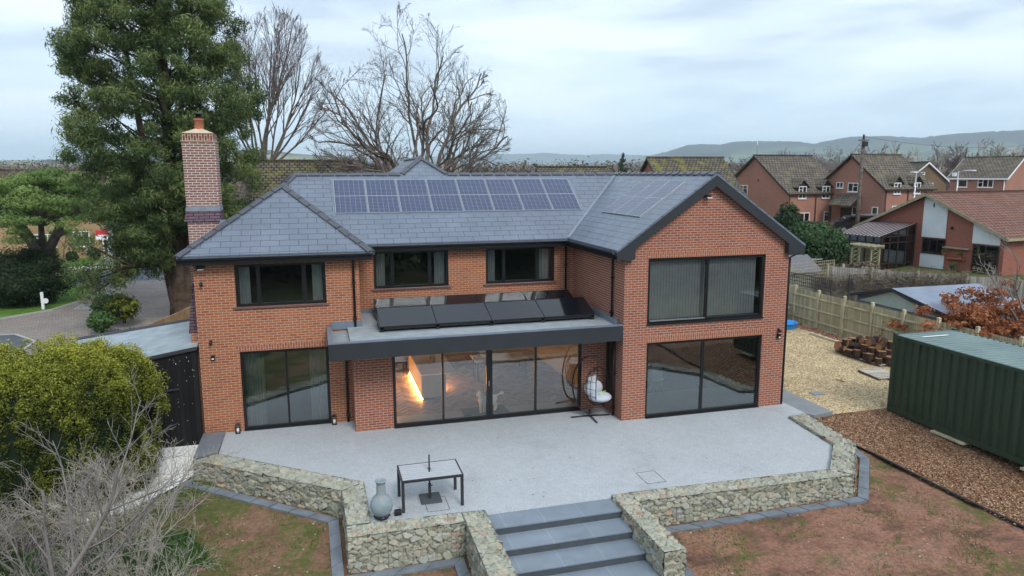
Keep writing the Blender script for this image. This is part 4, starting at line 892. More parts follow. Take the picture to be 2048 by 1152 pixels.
s=Vector((1,0,TN)).normalized(); P0=Vector((.88,3.90,6.157+.012)); ww=.99
for i in range(3):
    make_panel(['farthest','middle','nearest'][i]+' of three solar panels on the left slope of the gable wing roof','three panels on the wing roof',P0+Vector((0,-i*(ww+.02)-.0,0)),(0,-1,0),s,ww/1.0,1.88,M['cells'],M['panel_alu'],True,None if i==0 else f3)
    if i==0: f3=bpy.context.scene.objects[-1] if False else [o for o in SC.objects if o.get('group')=='three panels on the wing roof'][0]
q=P0-s*.1+Vector((0,.1,-.008)); e=P0+s*2.0+Vector((0,.1,-.008)); mb=MB(); d=Vector((0,-3.25,0)); mb.hexa([tuple(x) for x in (q+Vector((0,0,-.01)),q+d+Vector((0,0,-.01)),e+d+Vector((0,0,-.01)),e+Vector((0,0,-.01)),q,q+d,e+d,e)][::1]); mb.build('panel_flashing',M['grp_edge'],RO)
# flat roof panels, tilted, two rows
till=math.radians(19.5); s=Vector((0,math.cos(till),math.sin(till))); hb=1.10; wb=1.67
firstb=None
for row,(y0,x0) in enumerate(((1.25,-7.12),(2.86,-7.08))):
    for i in range(4):
        o=make_panel(f'{ORD[i]} black panel from the left in the {"front" if row==0 else "back"} row, flat roof','black tilted panels on the flat roof',(x0+i*(wb+.012),y0,3.10),(1,0,0),s,wb,hb,M['panel_black'],M['black'],False,firstb); firstb=firstb or o
    t=thing('panel_mount',('front' if row==0 else 'back')+' row of black weighted mounts holding up the tilted flat roof panels','panel mount',(x0,y0,2.97))
    mb=MB()
    for i in range(5):
        xx=x0+.06+i*(wb*4-.1)/4; mb.box((xx-.06,y0+.02,2.965),(xx+.06,y0+1.05,3.0)); mb.prism([(xx-.05,y0+.03,3.0),(xx-.05,y0+1.04,3.0),(xx-.05,y0+1.04,3.0+1.0*math.tan(till)+.07),(xx-.05,y0+.03,3.085)],(.1,0,0))
    mb.box((x0+.02,y0+1.045,2.98),(x0+wb*4,y0+1.06,3.0+math.tan(till)+.05)); mb.box((x0+.02,y0+.03,3.03),(x0+wb*4,y0+.045,3.09)); mb.build('mount_frame',M['black'],t)
# ------------------------------------------------------------------ on the patio
M['table_dark']=plain('dark_table_frame',(.035,.035,.04),.45,.4); M['slat']=plain('pale_grey_table_slat',(.42,.44,.47),.6,.3,var=.05)
t=thing('garden_table','grey slatted garden table with dark legs on the patio beside the chiminea','table',(-6.5,-3.7,0))
tx0,tx1,ty0,ty1=-7.20,-5.79,-4.14,-3.22
mb=MB(); mb.box((tx0,ty0,.70),(tx1,ty0+.035,.755)); mb.box((tx0,ty1-.035,.70),(tx1,ty1,.755)); mb.box((tx0,ty0+.035,.70),(tx0+.035,ty1-.035,.755)); mb.box((tx1-.035,ty0+.035,.70),(tx1,ty1-.035,.755)); mb.build('frame',M['table_dark'],t)
n=8; w_=(ty1-ty0-.07)/n
mb=MB()
for i in range(n):
    a=ty0+.035+i*w_
    if i in (3,4): mb.box((tx0+.037,a+.010,.735),(-6.55,a+w_-.010,.758)); mb.box((-6.45,a+.010,.735),(tx1-.037,a+w_-.010,.758))
    else: mb.box((tx0+.037,a+.010,.735),(tx1-.037,a+w_-.010,.758))
mb.build('tabletop',M['slat'],t)
for x in (tx0+.033,tx1-.033):
    for y in (ty0+.033,ty1-.033): mb=MB(); mb.box((x-.032,y-.032,0),(x+.032,y+.032,.70)); mb.build('leg',M['table_dark'],t)
t=thing('parasol_base','dark square parasol base with pole rising through the garden table','parasol base',(-6.48,-3.62,0))
mb=MB(); mb.box((-6.72,-3.86,.0),(-6.24,-3.38,.055),bev=.01); mb.build('base_plate',M['riser'],t)
mb=MB(); mb.lathe([(.035,.05),(.035,.42),(.022,.43)],(-6.5,-3.66,0),12); mb.tube([(-6.5,-3.66,.4),(-6.5,-3.66,1.12)],.02,10); mb.tube([(-6.5,-3.66,.36),(-6.43,-3.66,.36)],.014,6); mb.lathe([(.03,.757),(.03,.80),(.02,.81)],(-6.5,-3.66,0),10); mb.build('pole',M['table_dark'],t)
# chiminea
N=NM('grey_blue_glazed_clay',.55,.4); p=N.obj(); f=N.noise(p,3,5,.6); c=N.ramp(f,[(.3,(.20,.265,.30)),(.7,(.31,.375,.41))])
sp=N.n('SeparateXYZ',{'Vector':p}); rf=N.ramp(N.noise(p,9,6,.7),[(.56,0),(.64,1)]); zz=N.n('MapRange',{'Value':sp.outputs[2],1:.3,2:.55}).outputs[0]; N.link(N.mix(N.math('MULTIPLY',rf,zz),c,(.42,.20,.13)),'Base Color'); M['chim']=N.m
cx,cy_=-7.66,-4.26
t=thing('chiminea','round grey clay chiminea with a tall neck in the patio corner','chiminea',(cx,cy_,0))
mb=MB(); mb.lathe([(0.084, 0.082), (0.151, 0.107), (0.218, 0.197), (0.248, 0.312), (0.239, 0.41), (0.185, 0.508), (0.118, 0.566), (0.105, 0.607), (0.099, 0.804), (0.102, 0.861), (0.126, 0.877), (0.13, 0.894), (0.109, 0.902), (0.084, 0.886), (0.08, 0.738), (0.084, 0.59)],(cx,cy_,0),28); mb.build('clay_pot',M['chim'],t)
mb=MB(); mb.lathe([(.16,.05),(.165,.10),(.155,.10)],(cx,cy_,0),20)
for k in range(3): a=k*2*PI/3+.4; mb.tube([(cx+.16*math.cos(a),cy_+.16*math.sin(a),.10),(cx+.21*math.cos(a),cy_+.21*math.sin(a),0)],.012,6)
mb.build('stand',M['black'],t)
tag((lambda m_:(m_.box((cx+.28,cy_+.02,0),(cx+.44,cy_+.14,.12),bev=.02),m_.build('kindling_basket',M['black'],None))[1])(MB()),'small black pot on the patio behind the chiminea','pot')
# lanterns
def lantern(x,y,label):
    t=thing('lantern',label,'lantern',(x,y,0),0,'lanterns by the left sliding door')
    mb=MB(); mb.box((x-.07,y-.07,0),(x+.07,y+.07,.02)); mb.mesh([(x-.08,y-.08,.25),(x+.08,y-.08,.25),(x+.08,y+.08,.25),(x-.08,y+.08,.25),(x,y,.33)],[(0,1,4),(1,2,4),(2,3,4),(3,0,4),(3,2,1,0)])
    for a in (-1,1):
        for b in (-1,1): mb.bar((x+a*.062,y+b*.062,.02),(x+a*.062,y+b*.062,.25),.012,.012)
    mb.tube([(x-.04,y,.32),(x-.03,y,.38),(x+.03,y,.38),(x+.04,y,.32)],.006,5); mb.build('lantern_frame',M['black'],t)
    mb=MB(); mb.lathe([(0,.02),(.035,.02),(.035,.15),(0,.15)],(x,y,0),12); mb.build('candle',M['white_pvc'],t)
lantern(-11.25,2.15,'small black lantern left of the downstairs left sliding door'); lantern(-8.50,2.13,'small black lantern right of the downstairs left sliding door')
# hanging egg chair
ex,ey=-.78,.62
t=thing('egg_chair','hanging egg chair with black frame and pale grey cushions in the corner of the patio','hanging chair',(ex,ey,0))
mb=MB(); 
for a in (175,-5,-92,70): 
    a=math.radians(a); mb.tube([(ex,ey,.05),(ex+.62*math.cos(a),ey+.62*math.sin(a),.025)],.022,8)
mb.lathe([(.045,.02),(.045,.12),(0,.12)],(ex,ey,0),12); mb.build('base_cross',M['black'],t)
pts=[]
for i in range(19):
    q=i/18; a=-PI*.5+q*PI*.98   # bows out to the left and back
    pts.append((ex-.50*math.cos(a)*1.0+.02,ey+.32*math.cos(a),1.02+.93*math.sin(a)))
pts=[(ex,ey,.06)]+pts+[(ex+.18,ey-.06,1.93),(ex+.22,ey-.08,1.90)]
mb=MB(); mb.tube(pts,.024,8); mb.build('bow_pole',M['black'],t)
bx,by,bz=ex+.20,ey-.10,1.0
mb=MB(); mb.tube([(ex+.2,ey-.08,1.90),(bx,by,1.62)],.012,6); mb.build('hanging_chain',M['black'],t)
# basket: an egg open to the right-front
mb=MB(); od=Vector((.62,-.78,0)).normalized(); sd=Vector((-od.y,od.x,0))
def egg(th,ph):   # th 0 top..pi bottom, ph around from opening
    r=.43*math.sin(th)**.85 if math.sin(th)>0 else 0; z=bz+.60*math.cos(th)
    return Vector((bx,by,z))+od*(r*math.cos(ph)*.85)+sd*(r*math.sin(ph))
op=1.15
for k in range(9):
    ph=op+(2*PI-2*op)*k/8; mb.tube([egg(PI*i/16,ph) for i in range(17)],.014 if k in(0,8) else .009,6)
for j in range(2,15,2):
    th=PI*j/16; mb.tube([egg(th,op+(2*PI-2*op)*i/14) for i in range(15)],.008,5)
for j in (10,11,12,13,14,15):
    th=PI*j/16
    if j>=12: mb.tube([egg(th,-op+(2*op)*i/8) for i in range(9)],.009,5)
mb.build('basket',M['black'],t)
M['cushion']=plain('pale_grey_cushion',(.50,.54,.60),.9,.1,var=.05,scale=8,bump=.2)
mb=MB(); mb.ball(tuple(Vector((bx,by,.68))+od*.08),(.36,.36,.15),n=20,k=12); mb.build('seat_cushion',M['cushion'],t)
mb=MB()
for sgn in (-1,1): mb.ball(tuple(Vector((bx,by,.90))-od*.14+sd*.15*sgn),(.21,.17,.23),n=16,k=10)
mb.ball(tuple(Vector((bx,by,.93))-od*.19),(.28,.17,.24),n=18,k=10)
hr=MB(); hr.box((-.24,-.055,-.10),(.24,.055,.10),bev=.05); hr.xf(Matrix.Translation(Vector((bx,by,1.20))-od*.20)@Matrix.Rotation(math.atan2(sd.y,sd.x),4,'Z')@Matrix.Rotation(-.25,4,'X')); mb.mesh(hr.v,hr.f)
mb.build('back_cushion',M['cushion'],t)
mb=MB(); q=Vector((bx,by,.835))+od*.16; mb.tube([tuple(q-sd*.2),tuple(q+sd*.2)],.022,8); tag(mb.build('pool_toy',plain('lime_plastic',(.42,.68,.18),.5,.3)),'thin lime green stick lying on the egg chair cushion','toy')
# recessed covers in the patio, marks, leaf litter
def recess(x0,y0,x1,y1,z,label):
    mb=MB(); e=.012
    for a,b in (((x0,y0),(x1,y0+e)),((x0,y1-e),(x1,y1)),((x0,y0),(x0+e,y1)),((x1-e,y0),(x1,y1))): mb.box((a[0],a[1],z-.001),(b[0],b[1],z+.004))
    tag(mb.build('recessed_cover',M['riser']),label,'drain cover')
recess(-6.64,-4.24,-6.13,-3.55,0,'recessed drain cover under the garden table'); recess(-1.24,-4.27,-.72,-3.60,0,'recessed drain cover in the open patio right of the steps')
mb=MB(); mb.box((7.55,.65,-.07),(7.95,1.0,-.045)); tag(mb.build('inspection_cover',M['lead']),'small grey inspection cover in the buff gravel','drain cover')
mb=MB(); r=random.Random(3)
for k in range(46):
    x,y=r.uniform(-7.5,4.4),r.uniform(-4.4,.9); s_=r.uniform(.012,.035); a=r.uniform(0,6); mb.mesh([(x+s_*math.cos(a),y+s_*math.sin(a),.006),(x-s_*.5*math.sin(a),y+s_*.5*math.cos(a),.014),(x-s_*math.cos(a),y-s_*math.sin(a),.006),(x+s_*.5*math.sin(a),y-s_*.5*math.cos(a),.009)],[(0,1,2,3)])
tag(mb.build('fallen_leaves',M['bark'],kind='stuff'),'dark fallen leaves dotted over the patio','leaves')
# dog: one continuous body
DX,DY=-3.92,1.92
def blob_mesh(name,parts,mat,parent,vox=.02,label=None):
    mb=MB()
    for c,r_,rot in parts:
        s=MB(); s.ball((0,0,0),r_,n=14,k=10); s.xf(Matrix.Translation(Vector(c))@rot); mb.mesh(s.v,s.f)
    o=mb.build(name,mat,parent,uv=False,local=True,label=label); md=o.modifiers.new('union','REMESH'); md.mode='VOXEL'; md.voxel_size=vox; md.use_smooth_shade=True
    sm=o.modifiers.new('smooth','SMOOTH'); sm.iterations=2; return o
def seg(a,b,r0,r1,n=5):
    a=Vector(a);b=Vector(b); return [(tuple(a.lerp(b,i/(n-1))),(r0+(r1-r0)*i/(n-1),)*3,Matrix.Identity(4)) for i in range(n)]
N=NM('cream_curly_fur',.95,.1); p=N.obj(); N.link(N.ramp(N.noise(p,22,4,.7),[(.3,(.80,.75,.66)),(.7,(.95,.92,.85))]),'Base Color'); N.bump(N.noise(p,40,3,.7),.5,.008); M['fur']=N.m
t=thing('dog','cream curly haired dog standing on the mat behind the kitchen sliding door','dog',(DX,DY,.012))
I_=Matrix.Identity(4)
parts=[]   # local: +x towards the tail, y into the room, head turned to the camera
parts+=seg((-.02,.02,.40),(.42,.16,.40),.125,.105,7)+seg((.0,0,.43),(-.09,-.03,.57),.09,.075,4)
parts+=[((-.10,-.05,.64),(.085,.09,.085),I_),((-.105,-.14,.615),(.048,.07,.042),I_),((-.185,-.03,.60),(.032,.045,.085),I_),((-.02,-.02,.60),(.032,.045,.085),I_),((-.10,-.02,.71),(.06,.06,.04),I_)]
for (x,y) in ((-.07,-.05),(.05,-.02)): parts+=seg((x,y,.36),(x-.01,y-.01,.05),.055,.038,7)+[((x-.015,y-.035,.03),(.042,.055,.03),I_)]
for (x,y) in ((.40,.10),(.46,.22)): parts+=seg((x,y,.36),(x-.04,y-.03,.24),.085,.06,4)+seg((x-.04,y-.03,.24),(x+.05,y+.01,.16),.05,.042,4)+seg((x+.05,y+.01,.16),(x+.03,y,.03),.042,.036,4)+[((x+.01,y-.03,.028),(.04,.055,.028),I_)]
parts+=seg((.50,.19,.46),(.66,.24,.50),.035,.04,4)+[((.70,.25,.50),(.075,.055,.06),I_)]
o=blob_mesh('body',parts,M['fur'],t,.016)
mb=MB(); mb.ball((-.105,-.207,.625),(.018,.012,.013)); mb.ball((-.135,-.128,.655),.010); mb.ball((-.072,-.128,.655),.010); mb.build('nose_and_eyes',M['black'],t,local=True)
mb=MB(); mb.ball((-.105,-.185,.578),(.016,.014,.012)); mb.build('tongue',plain('pink_tongue',(.45,.16,.15),.6,.3),t,local=True)

# ------------------------------------------------------------------ container
N=NM('dark_green_container_paint',.5,.4); p=N.obj(); mpv=N.n('Mapping',{'Vector':p,'Scale':(3,3,.35)}).outputs[0]
c=N.ramp(N.noise(mpv,1.6,6,.65),[(.3,(.024,.046,.028)),(.7,(.044,.072,.045))]); c=N.mix(.35,c,N.ramp(N.noise(p,26,4,.7),[(.35,.6),(.7,1.25)]),'MULTIPLY')
rs=N.ramp(N.noise(p,7,8,.75),[(.70,0),(.76,1)]); N.link(N.mix(N.math('MULTIPLY',rs,.6),c,(.12,.06,.035)),'Base Color'); M['cont']=N.m
N=NM('container_roof_paint',.38,.5); p=N.obj(); c=N.ramp(N.noise(p,1.1,6,.65),[(.3,(.085,.145,.14)),(.7,(.15,.215,.205))]); N.link(c,'Base Color'); M['cont_roof']=N.m
CX0,CX1,CY1,CY0,CZ=8.78,11.22,-1.22,-7.3,-.10
t=thing('shipping_container','dark green corrugated shipping container on the mulch bed at the right edge of the photo','shipping container',(10,-4.2,CZ))
mb=MB()
def corr(axis_,pos,a0,a1,z0,z1,sg,pitch=.28,dep=.055):
    pts=[]; x=a0
    while x<a1-.001:
        for dx,d in ((0,0),(.07,0),(.11,dep),(.20,dep),(.24,0)): 
            q=x+dx
            if q<a1: pts.append((q,d))
        x+=pitch
    pts.append((a1,0)); 
    for (a,da),(b,db) in zip(pts,pts[1:]):
        P=[(a,da,z0),(b,db,z0),(b,db,z1),(a,da,z1)]
        Q=[((pos+sg*d,u,z) if axis_=='x' else (u,pos+sg*d,z)) for u,d,z in P]
        mb.face(Q if (axis_=='x')==(sg>0) else Q[::-1])
zb,zt=CZ+.17,CZ+2.50
corr('x',CX0+.02,CY0+.1,CY1-.1,zb,zt-.06,1); corr('x',CX1-.02,CY0+.1,CY1-.1,zb,zt-.06,-1); corr('y',CY0+.02,CX0+.1,CX1-.1,zb,zt-.06,1)
mb.box((CX0+.1,CY1-.06,zb),(CX1-.1,CY1-.03,zt-.05)); mb.box((CX0+.1,CY0+.1,zb-.02),(CX1-.1,CY1-.1,zb)); mb.build('corrugated_side',M['cont'],t)
mb=MB()
for x in (CX0,CX1-.12):
    for y in (CY0,CY1-.12): mb.box((x,y,CZ),(x+.12,y+.12,CZ+2.59),bev=.008)
for x in (CX0,CX1-.07): mb.box((x,CY0+.121,zt-.06),(x+.07,CY1-.121,zt+.035)); mb.box((x,CY0+.121,CZ+.03),(x+.07,CY1-.121,zb))
for y in (CY0,CY1-.1): mb.box((CX0+.121,y,zt-.06),(CX1-.121,y+.1,zt+.04)); mb.box((CX0+.121,y,CZ+.02),(CX1-.121,y+.1,zb))
mb.build('frame_post',M['cont'],t)
mb=MB(); pts=[]; y=CY0+.13
while y<CY1-.2:
    pts+= [(y,0),(y+.08,0),(y+.105,.022),(y+.185,.022)]; y+=.21
pts.append((CY1-.12,0))
for (a,da),(b,db) in zip(pts,pts[1:]): mb.face([(CX0+.07,a,zt+.012+da),(CX1-.07,a,zt+.012+da),(CX1-.07,b,zt+.012+db),(CX0+.07,b,zt+.012+db)])
mb.box((CX0+.12,CY1-.12,zt+.0),(CX1-.12,CY1-.1,zt+.04)); mb.build('corrugated_roof',M['cont_roof'],t)
mb=MB(); mb.box((9.35,CY1-.62,zt+.037),(10.35,CY1-.54,zt+.043)); mb.build('white_marking',M['white_pvc'],t)
mb=MB(); 
for y in (CY1-1.0,CY1-2.1,CY1-3.2,CY1-4.3,CY1-5.4): mb=MB(); mb.box((CX0+.0,y-.03,zt-.32),(CX0+.05,y+.03,zt-.10),bev=.006); mb.build('side_vent',M['cont'],t)
for y,lb in ((CY1-1.6,'pale timber bearer under the far half of the green container'),(CY1-4.4,'pale timber bearer under the near half of the green container')):
    mb=MB(); mb.box((CX0-.1,y-1.3,CZ-.06),(CX0+.3,y-.2,CZ-.003)); tag(mb.build('timber_bearer',M['fence_rail']),lb,'timber bearer')
# ------------------------------------------------------------------ boarded fence on the right
FX=14.62
t=thing('boarded_fence','green tinged feather edge fence with timber posts running back along the gravel','fence',(FX,4,-.1))
ys=[14.6,12.85,11.08,9.35,7.62,5.92,4.2,2.5,.8,-.9,-2.6,-4.3,-6,-7.7,-9.4,-11.1]
for i,y in enumerate(ys):
    z=-.12; mb=MB(); mb.box((FX-.06,y-.06,z),(FX+.05,y+.06,z+2.0)); mb.mesh([(FX-.07,y-.07,z+2.0),(FX+.06,y-.07,z+2.0),(FX+.06,y+.07,z+2.0),(FX-.07,y+.07,z+2.0),(FX-.005,y,z+2.04)],[(0,1,4),(1,2,4),(2,3,4),(3,0,4),(3,2,1,0)]); mb.build('post',M['fence_rail'],t)
    if i+1<len(ys):
        y2=ys[i+1]; mb=MB(); yy=y-.06
        while yy>y2+.06:
            a=max(y2+.06,yy-.1); mb.hexa([(FX-.002,yy,z+.16),(FX+.016,a,z+.16),(FX+.02,a,z+.16),(FX+.02,yy,z+.16),(FX-.002,yy,z+1.86),(FX+.016,a,z+1.86),(FX+.02,a,z+1.86),(FX+.02,yy,z+1.86)]); yy-=.1
        mb.build('board_panel',M['fence'],t)
        mb=MB()
        for h in (.42,.98,1.55): mb.box((FX-.045,y2+.062,z+h),(FX-.006,y-.062,z+h+.075))
        mb.box((FX-.02,y2+.062,z),(FX+.01,y-.062,z+.15)); mb.build('rail',M['fence_rail'],t)
# lattice trellises
def lattice(name,a,b,z0,z1,mat,label,step=.12,grp=None):
    a=Vector(a+(0,));b=Vector(b+(0,)); L=(b-a).length; mb=MB(); n=int(L/step)
    for i in range(n+1):
        p=a.lerp(b,i/n); mb.bar((p.x,p.y,z0),(p.x,p.y,z1),.024,.016)
    k=int((z1-z0)/step)
    for j in range(k+1):
        z=z0+(z1-z0)*j/k; mb.bar((a.x,a.y,z),(b.x,b.y,z),.018,.024)
    for p in (a,b): mb.bar((p.x,p.y,z0-.6),(p.x,p.y,z1+.03),.05,.05)
    return tag(mb.build(name,mat),label,'trellis',grp)
lattice('trellis',(14.9,13.6),(14.9,8.9),1.86,2.42,M['trellis_dark'],'dark lattice trellis above the far end of the boarded fence',.14)
lattice('trellis',(15.4,12.6),(18.8,13.4),.9,2.75,M['trellis_light'],'weathered open lattice trellis behind the boarded fence',.16)
lattice('trellis',(17.6,10.8),(22.2,11.2),1.6,2.3,M['trellis_dark'],'low dark lattice trellis behind the felt roofed shed',.14)
# things along the gravel
M['blue']=plain('bright_blue_plastic',(.02,.28,.80),.4,.5,var=.05)
t=thing('paddling_pool','bright blue scalloped plastic paddling pool on the gravel behind the house corner','paddling pool',(13.4,10.2,-.06))
mb=MB(); n=32
def ringp(r,z): return [(13.4+(r*(1+.045*math.cos(8*2*PI*j/n)))*math.cos(2*PI*j/n),10.2+(r*(1+.045*math.cos(8*2*PI*j/n)))*math.sin(2*PI*j/n),z) for j in range(n)]
R_=[ringp(.5,-.05),ringp(.58,.20),ringp(.63,.22),ringp(.60,.235),ringp(.54,.20),ringp(.47,.0),ringp(.02,.0)]
V=[q for rr in R_ for q in rr]; F=[(i*n+j,i*n+(j+1)%n,(i+1)*n+(j+1)%n,(i+1)*n+j) for i in range(6) for j in range(n)]; mb.mesh(V,F,smooth=True); mb.build('pool_shell',M['blue'],t)
t=thing('wheelie_bin','tall black bin against the fence behind the paddling pool','bin',(13.9,11.6,-.07))
mb=MB(); mb.hexa([(13.65,11.3,-.05),(14.15,11.3,-.05),(14.15,11.9,-.05),(13.65,11.9,-.05),(13.58,11.24,.95),(14.2,11.24,.95),(14.2,11.96,.95),(13.58,11.96,.95)]); mb.build('bin_body',M['black_pvc'],t)
mb=MB(); mb.hexa([(13.55,11.2,.952),(14.23,11.2,.952),(14.23,12,.952),(13.55,12,.952),(13.6,11.25,1.02),(14.2,11.25,1.02),(14.2,11.95,1.06),(13.6,11.95,1.06)]); mb.build('lid',M['black_pvc'],t)
t=thing('rotary_dryer','white rotary clothes dryer folded open between bin and fence','clothes dryer',(13.3,10.9,-.07))
mb=MB(); mb.tube([(13.3,10.9,-.07),(13.3,10.9,.95)],.02,8); mb.build('pole',M['alu'],t)
mb=MB(); 
for k in range(4):
    a=k*PI/2+.3; mb.tube([(13.3,10.9,.75),(13.3+.85*math.cos(a),10.9+.85*math.sin(a),.98)],.011,6)
mb.build('arm',M['white_pvc'],t)
mb=MB()
for r_ in (.35,.5,.65,.8):
    P=[(13.3+r_*math.cos(k*PI/2+.3),10.9+r_*math.sin(k*PI/2+.3),.75+.23*r_/.85) for k in range(5)]; mb.tube(P,.005,4)
mb.build('line',M['white_pvc'],t)
mb=MB(); r=random.Random(5)
for k in range(26):
    x=r.uniform(14.15,14.5); y=10.6-k*.17; a=r.uniform(-.4,.4); mb.xf; s=MB(); s.box((-.11,-.05,0),(.11,.05,.07)); s.xf(Matrix.Translation((x,y,-.09+r.choice((0,0,.07))))@Matrix.Rotation(a,4,'Z')); mb.mesh(s.v,s.f)
    s=MB(); s.box((-.11,-.05,0),(.11,.05,.07)); s.xf(Matrix.Translation((x-.26,y+.05,-.09))@Matrix.Rotation(a*2+.5,4,'Z')); mb.mesh(s.v,s.f)
tag(mb.build('brick_row',BR),'row of loose red bricks laid along the foot of the boarded fence','bricks')
mb=MB(); mb.box((13.58,4.9,-.08),(13.72,8.6,.03)); tag(mb.build('timber_sleeper',M['fence_rail']),'long green stained timber lying on the gravel beside the loose bricks','timber')
# pallets and log rounds
def pallet(x,y,a,label,z=-.075):
    t=thing('pallet',label,'pallet',(x,y,z),a,'wooden pallets on the gravel')
    for k in range(3):
        mb=MB(); yy=-.45+.45*k; mb.box((-.6,yy-.05,0),(.6,yy+.05,.09)); mb.build('bearer',M['bark'] if k!=0 else M['fence_rail'],t,local=True)
    mb=MB()
    for i in range(7): xx=-.55+i*.183; mb.box((xx-.06,-.5,.092),(xx+.06,.5,.112))
    for i in range(3): xx=-.5+i*.5; mb.box((xx-.05,-.5,-.018),(xx+.05,.5,-.002))
    mb.build('deck_boards',M['pallet'],t,local=True); return t
pallet(11.52,2.0,1.45,'empty pale pallet lying on the gravel in front of the log heap')
pallet(12.9,4.9,1.38,'pallet under the far end of the log heap'); pallet(12.85,3.55,1.62,'pallet under the near end of the log heap')
N=NM('cut_log_end',.9,.1); p=N.obj(); N.link(N.ramp(N.noise(p,6,5,.6),[(.3,(.20,.10,.05)),(.7,(.38,.21,.11))]),'Base Color'); M['log_end']=N.m
M['log_bark']=plain('dark_log_bark',(.060,.040,.032),.95,.1,var=.4,scale=8,bump=.8)
r=random.Random(12); wh=['large','medium','squat','thick','stubby']; spots=[]
LB=['pale topped','rusty topped','dark barked','split faced','brown topped']
k=0
for lay,(nx,ny) in enumerate(((3,7),(3,6),(2,4))):
    for i in range(nx):
        for j in range(ny):
            x=12.45+i*.42+r.uniform(-.09,.09)+lay*.16; y=3.05+j*.38+r.uniform(-.11,.11)+lay*.15; z=.045+lay*.25
            up=r.random()<(.75 if lay==0 else .55); rad=r.uniform(.12,.20); hh=r.uniform(.22,.34)
            ORDn=['bottom','middle','top'][lay]; row=['gravel side','centre','fence side'][i if nx==3 else i]; col_=j+1
            t=thing('log',f'{"upright" if up else "tipped over"} cut log in the {ORDn} layer, {ORD[j]} from the near end, {row} row','log',(x,y,z),r.uniform(0,6),'cut log rounds heaped on pallets')
            Rm=Matrix.Identity(4) if up else Matrix.Translation((0,0,rad))@Matrix.Rotation(PI/2+r.uniform(-.3,.3),4,'X')@Matrix.Translation((0,0,-hh/2))
            s=MB(); ph=[r.uniform(.88,1.1) for _ in range(12)]
            V=[(rad*ph[a]*math.cos(a*PI/6),rad*ph[a]*math.sin(a*PI/6),zz) for zz in (0,hh) for a in range(12)]
            s.mesh(V,[(a,(a+1)%12,12+(a+1)%12,12+a) for a in range(12)]); s.xf(Rm); s.build('log_side',M['log_bark'],t,local=True)
            s=MB(); s.mesh([(v[0],v[1],v[2]+(.002 if q>11 else -.002)) for q,v in enumerate(V)],[tuple(range(11,-1,-1)),tuple(range(12,24))]); s.xf(Rm); s.build('cut_end',M['log_end'],t,local=True)

# ------------------------------------------------------------------ lean-to store on the left
t=thing('lean_to_store','black boarded lean-to store with a grey felt roof against the left wall of the house','store',(-14.2,4.2,-.4))
fr_=[(-12.2,2.22,2.68),(-16.4,2.22,1.98),(-16.4,6.15,2.22),(-12.19,6.15,2.76)]
mb=MB(); mb.prism([(-12.22,2.27,-.4),(-16.4,2.27,-.4),(-16.4,2.27,1.9),(-12.22,2.27,2.60)],(0,.04,0)); mb.prism([(-16.4,2.32,-.4),(-16.4,6.1,-.4),(-16.4,6.1,2.1),(-16.4,2.32,1.9)],(.04,0,0)); mb.prism([(-12.22,6.05,-.3),(-16.36,6.05,-.3),(-16.36,6.05,2.1),(-12.22,6.05,2.64)],(0,.04,0)); mb.build('board_wall',M['black_board'],t)
mb=MB(); mb.prism(fr_,(0,0,-.05)); mb.build('felt_roof',plain('grey_roofing_felt',(.32,.38,.42),.6,.35,var=.2,scale=2.2,bump=.4),t)
mb=MB(); mb.bar((-12.2,6.17,2.79),(-16.4,6.17,2.26),.06,.09); mb.build('roof_edge',M['ridge'],t)
mb=MB(); mb.bar((-12.2,2.2,2.62),(-16.4,2.2,1.92),.02,.10); mb.bar((-13.3,2.2,1.42),(-12.75,2.2,1.46),.03,.05); mb.box((-13.37,2.23,-.35),(-13.30,2.265,2.3)); mb.build('batten',M['trellis_dark'],t)
r=random.Random(8); mb=MB()
for k in range(38):
    x=r.uniform(-13.6,-12.3); z=r.uniform(.1,2.3) if r.random()<.6 else r.uniform(1.5,2.4); s_=r.uniform(.006,.016); mb.box((x,2.262,z),(x+s_,2.268,z+s_*r.uniform(1,2.5)))
mb.build('flaked_paint',M['offwhite'],t)
# curved timber fence behind the lean-to
mb=MB(); P=[(-15.9,9.6),(-15.2,12),(-14.6,14.2),(-14.2,16.4)]
for a,b in zip(P,P[1:]): mb.bar((a[0],a[1],.75),(b[0],b[1],.75),.05,1.7)
tag(mb.build('timber_fence',plain('orange_brown_fence',(.36,.23,.12),.85,.15,var=.25,scale=2)),'low orange brown timber fence beside the conifer trunk','fence')
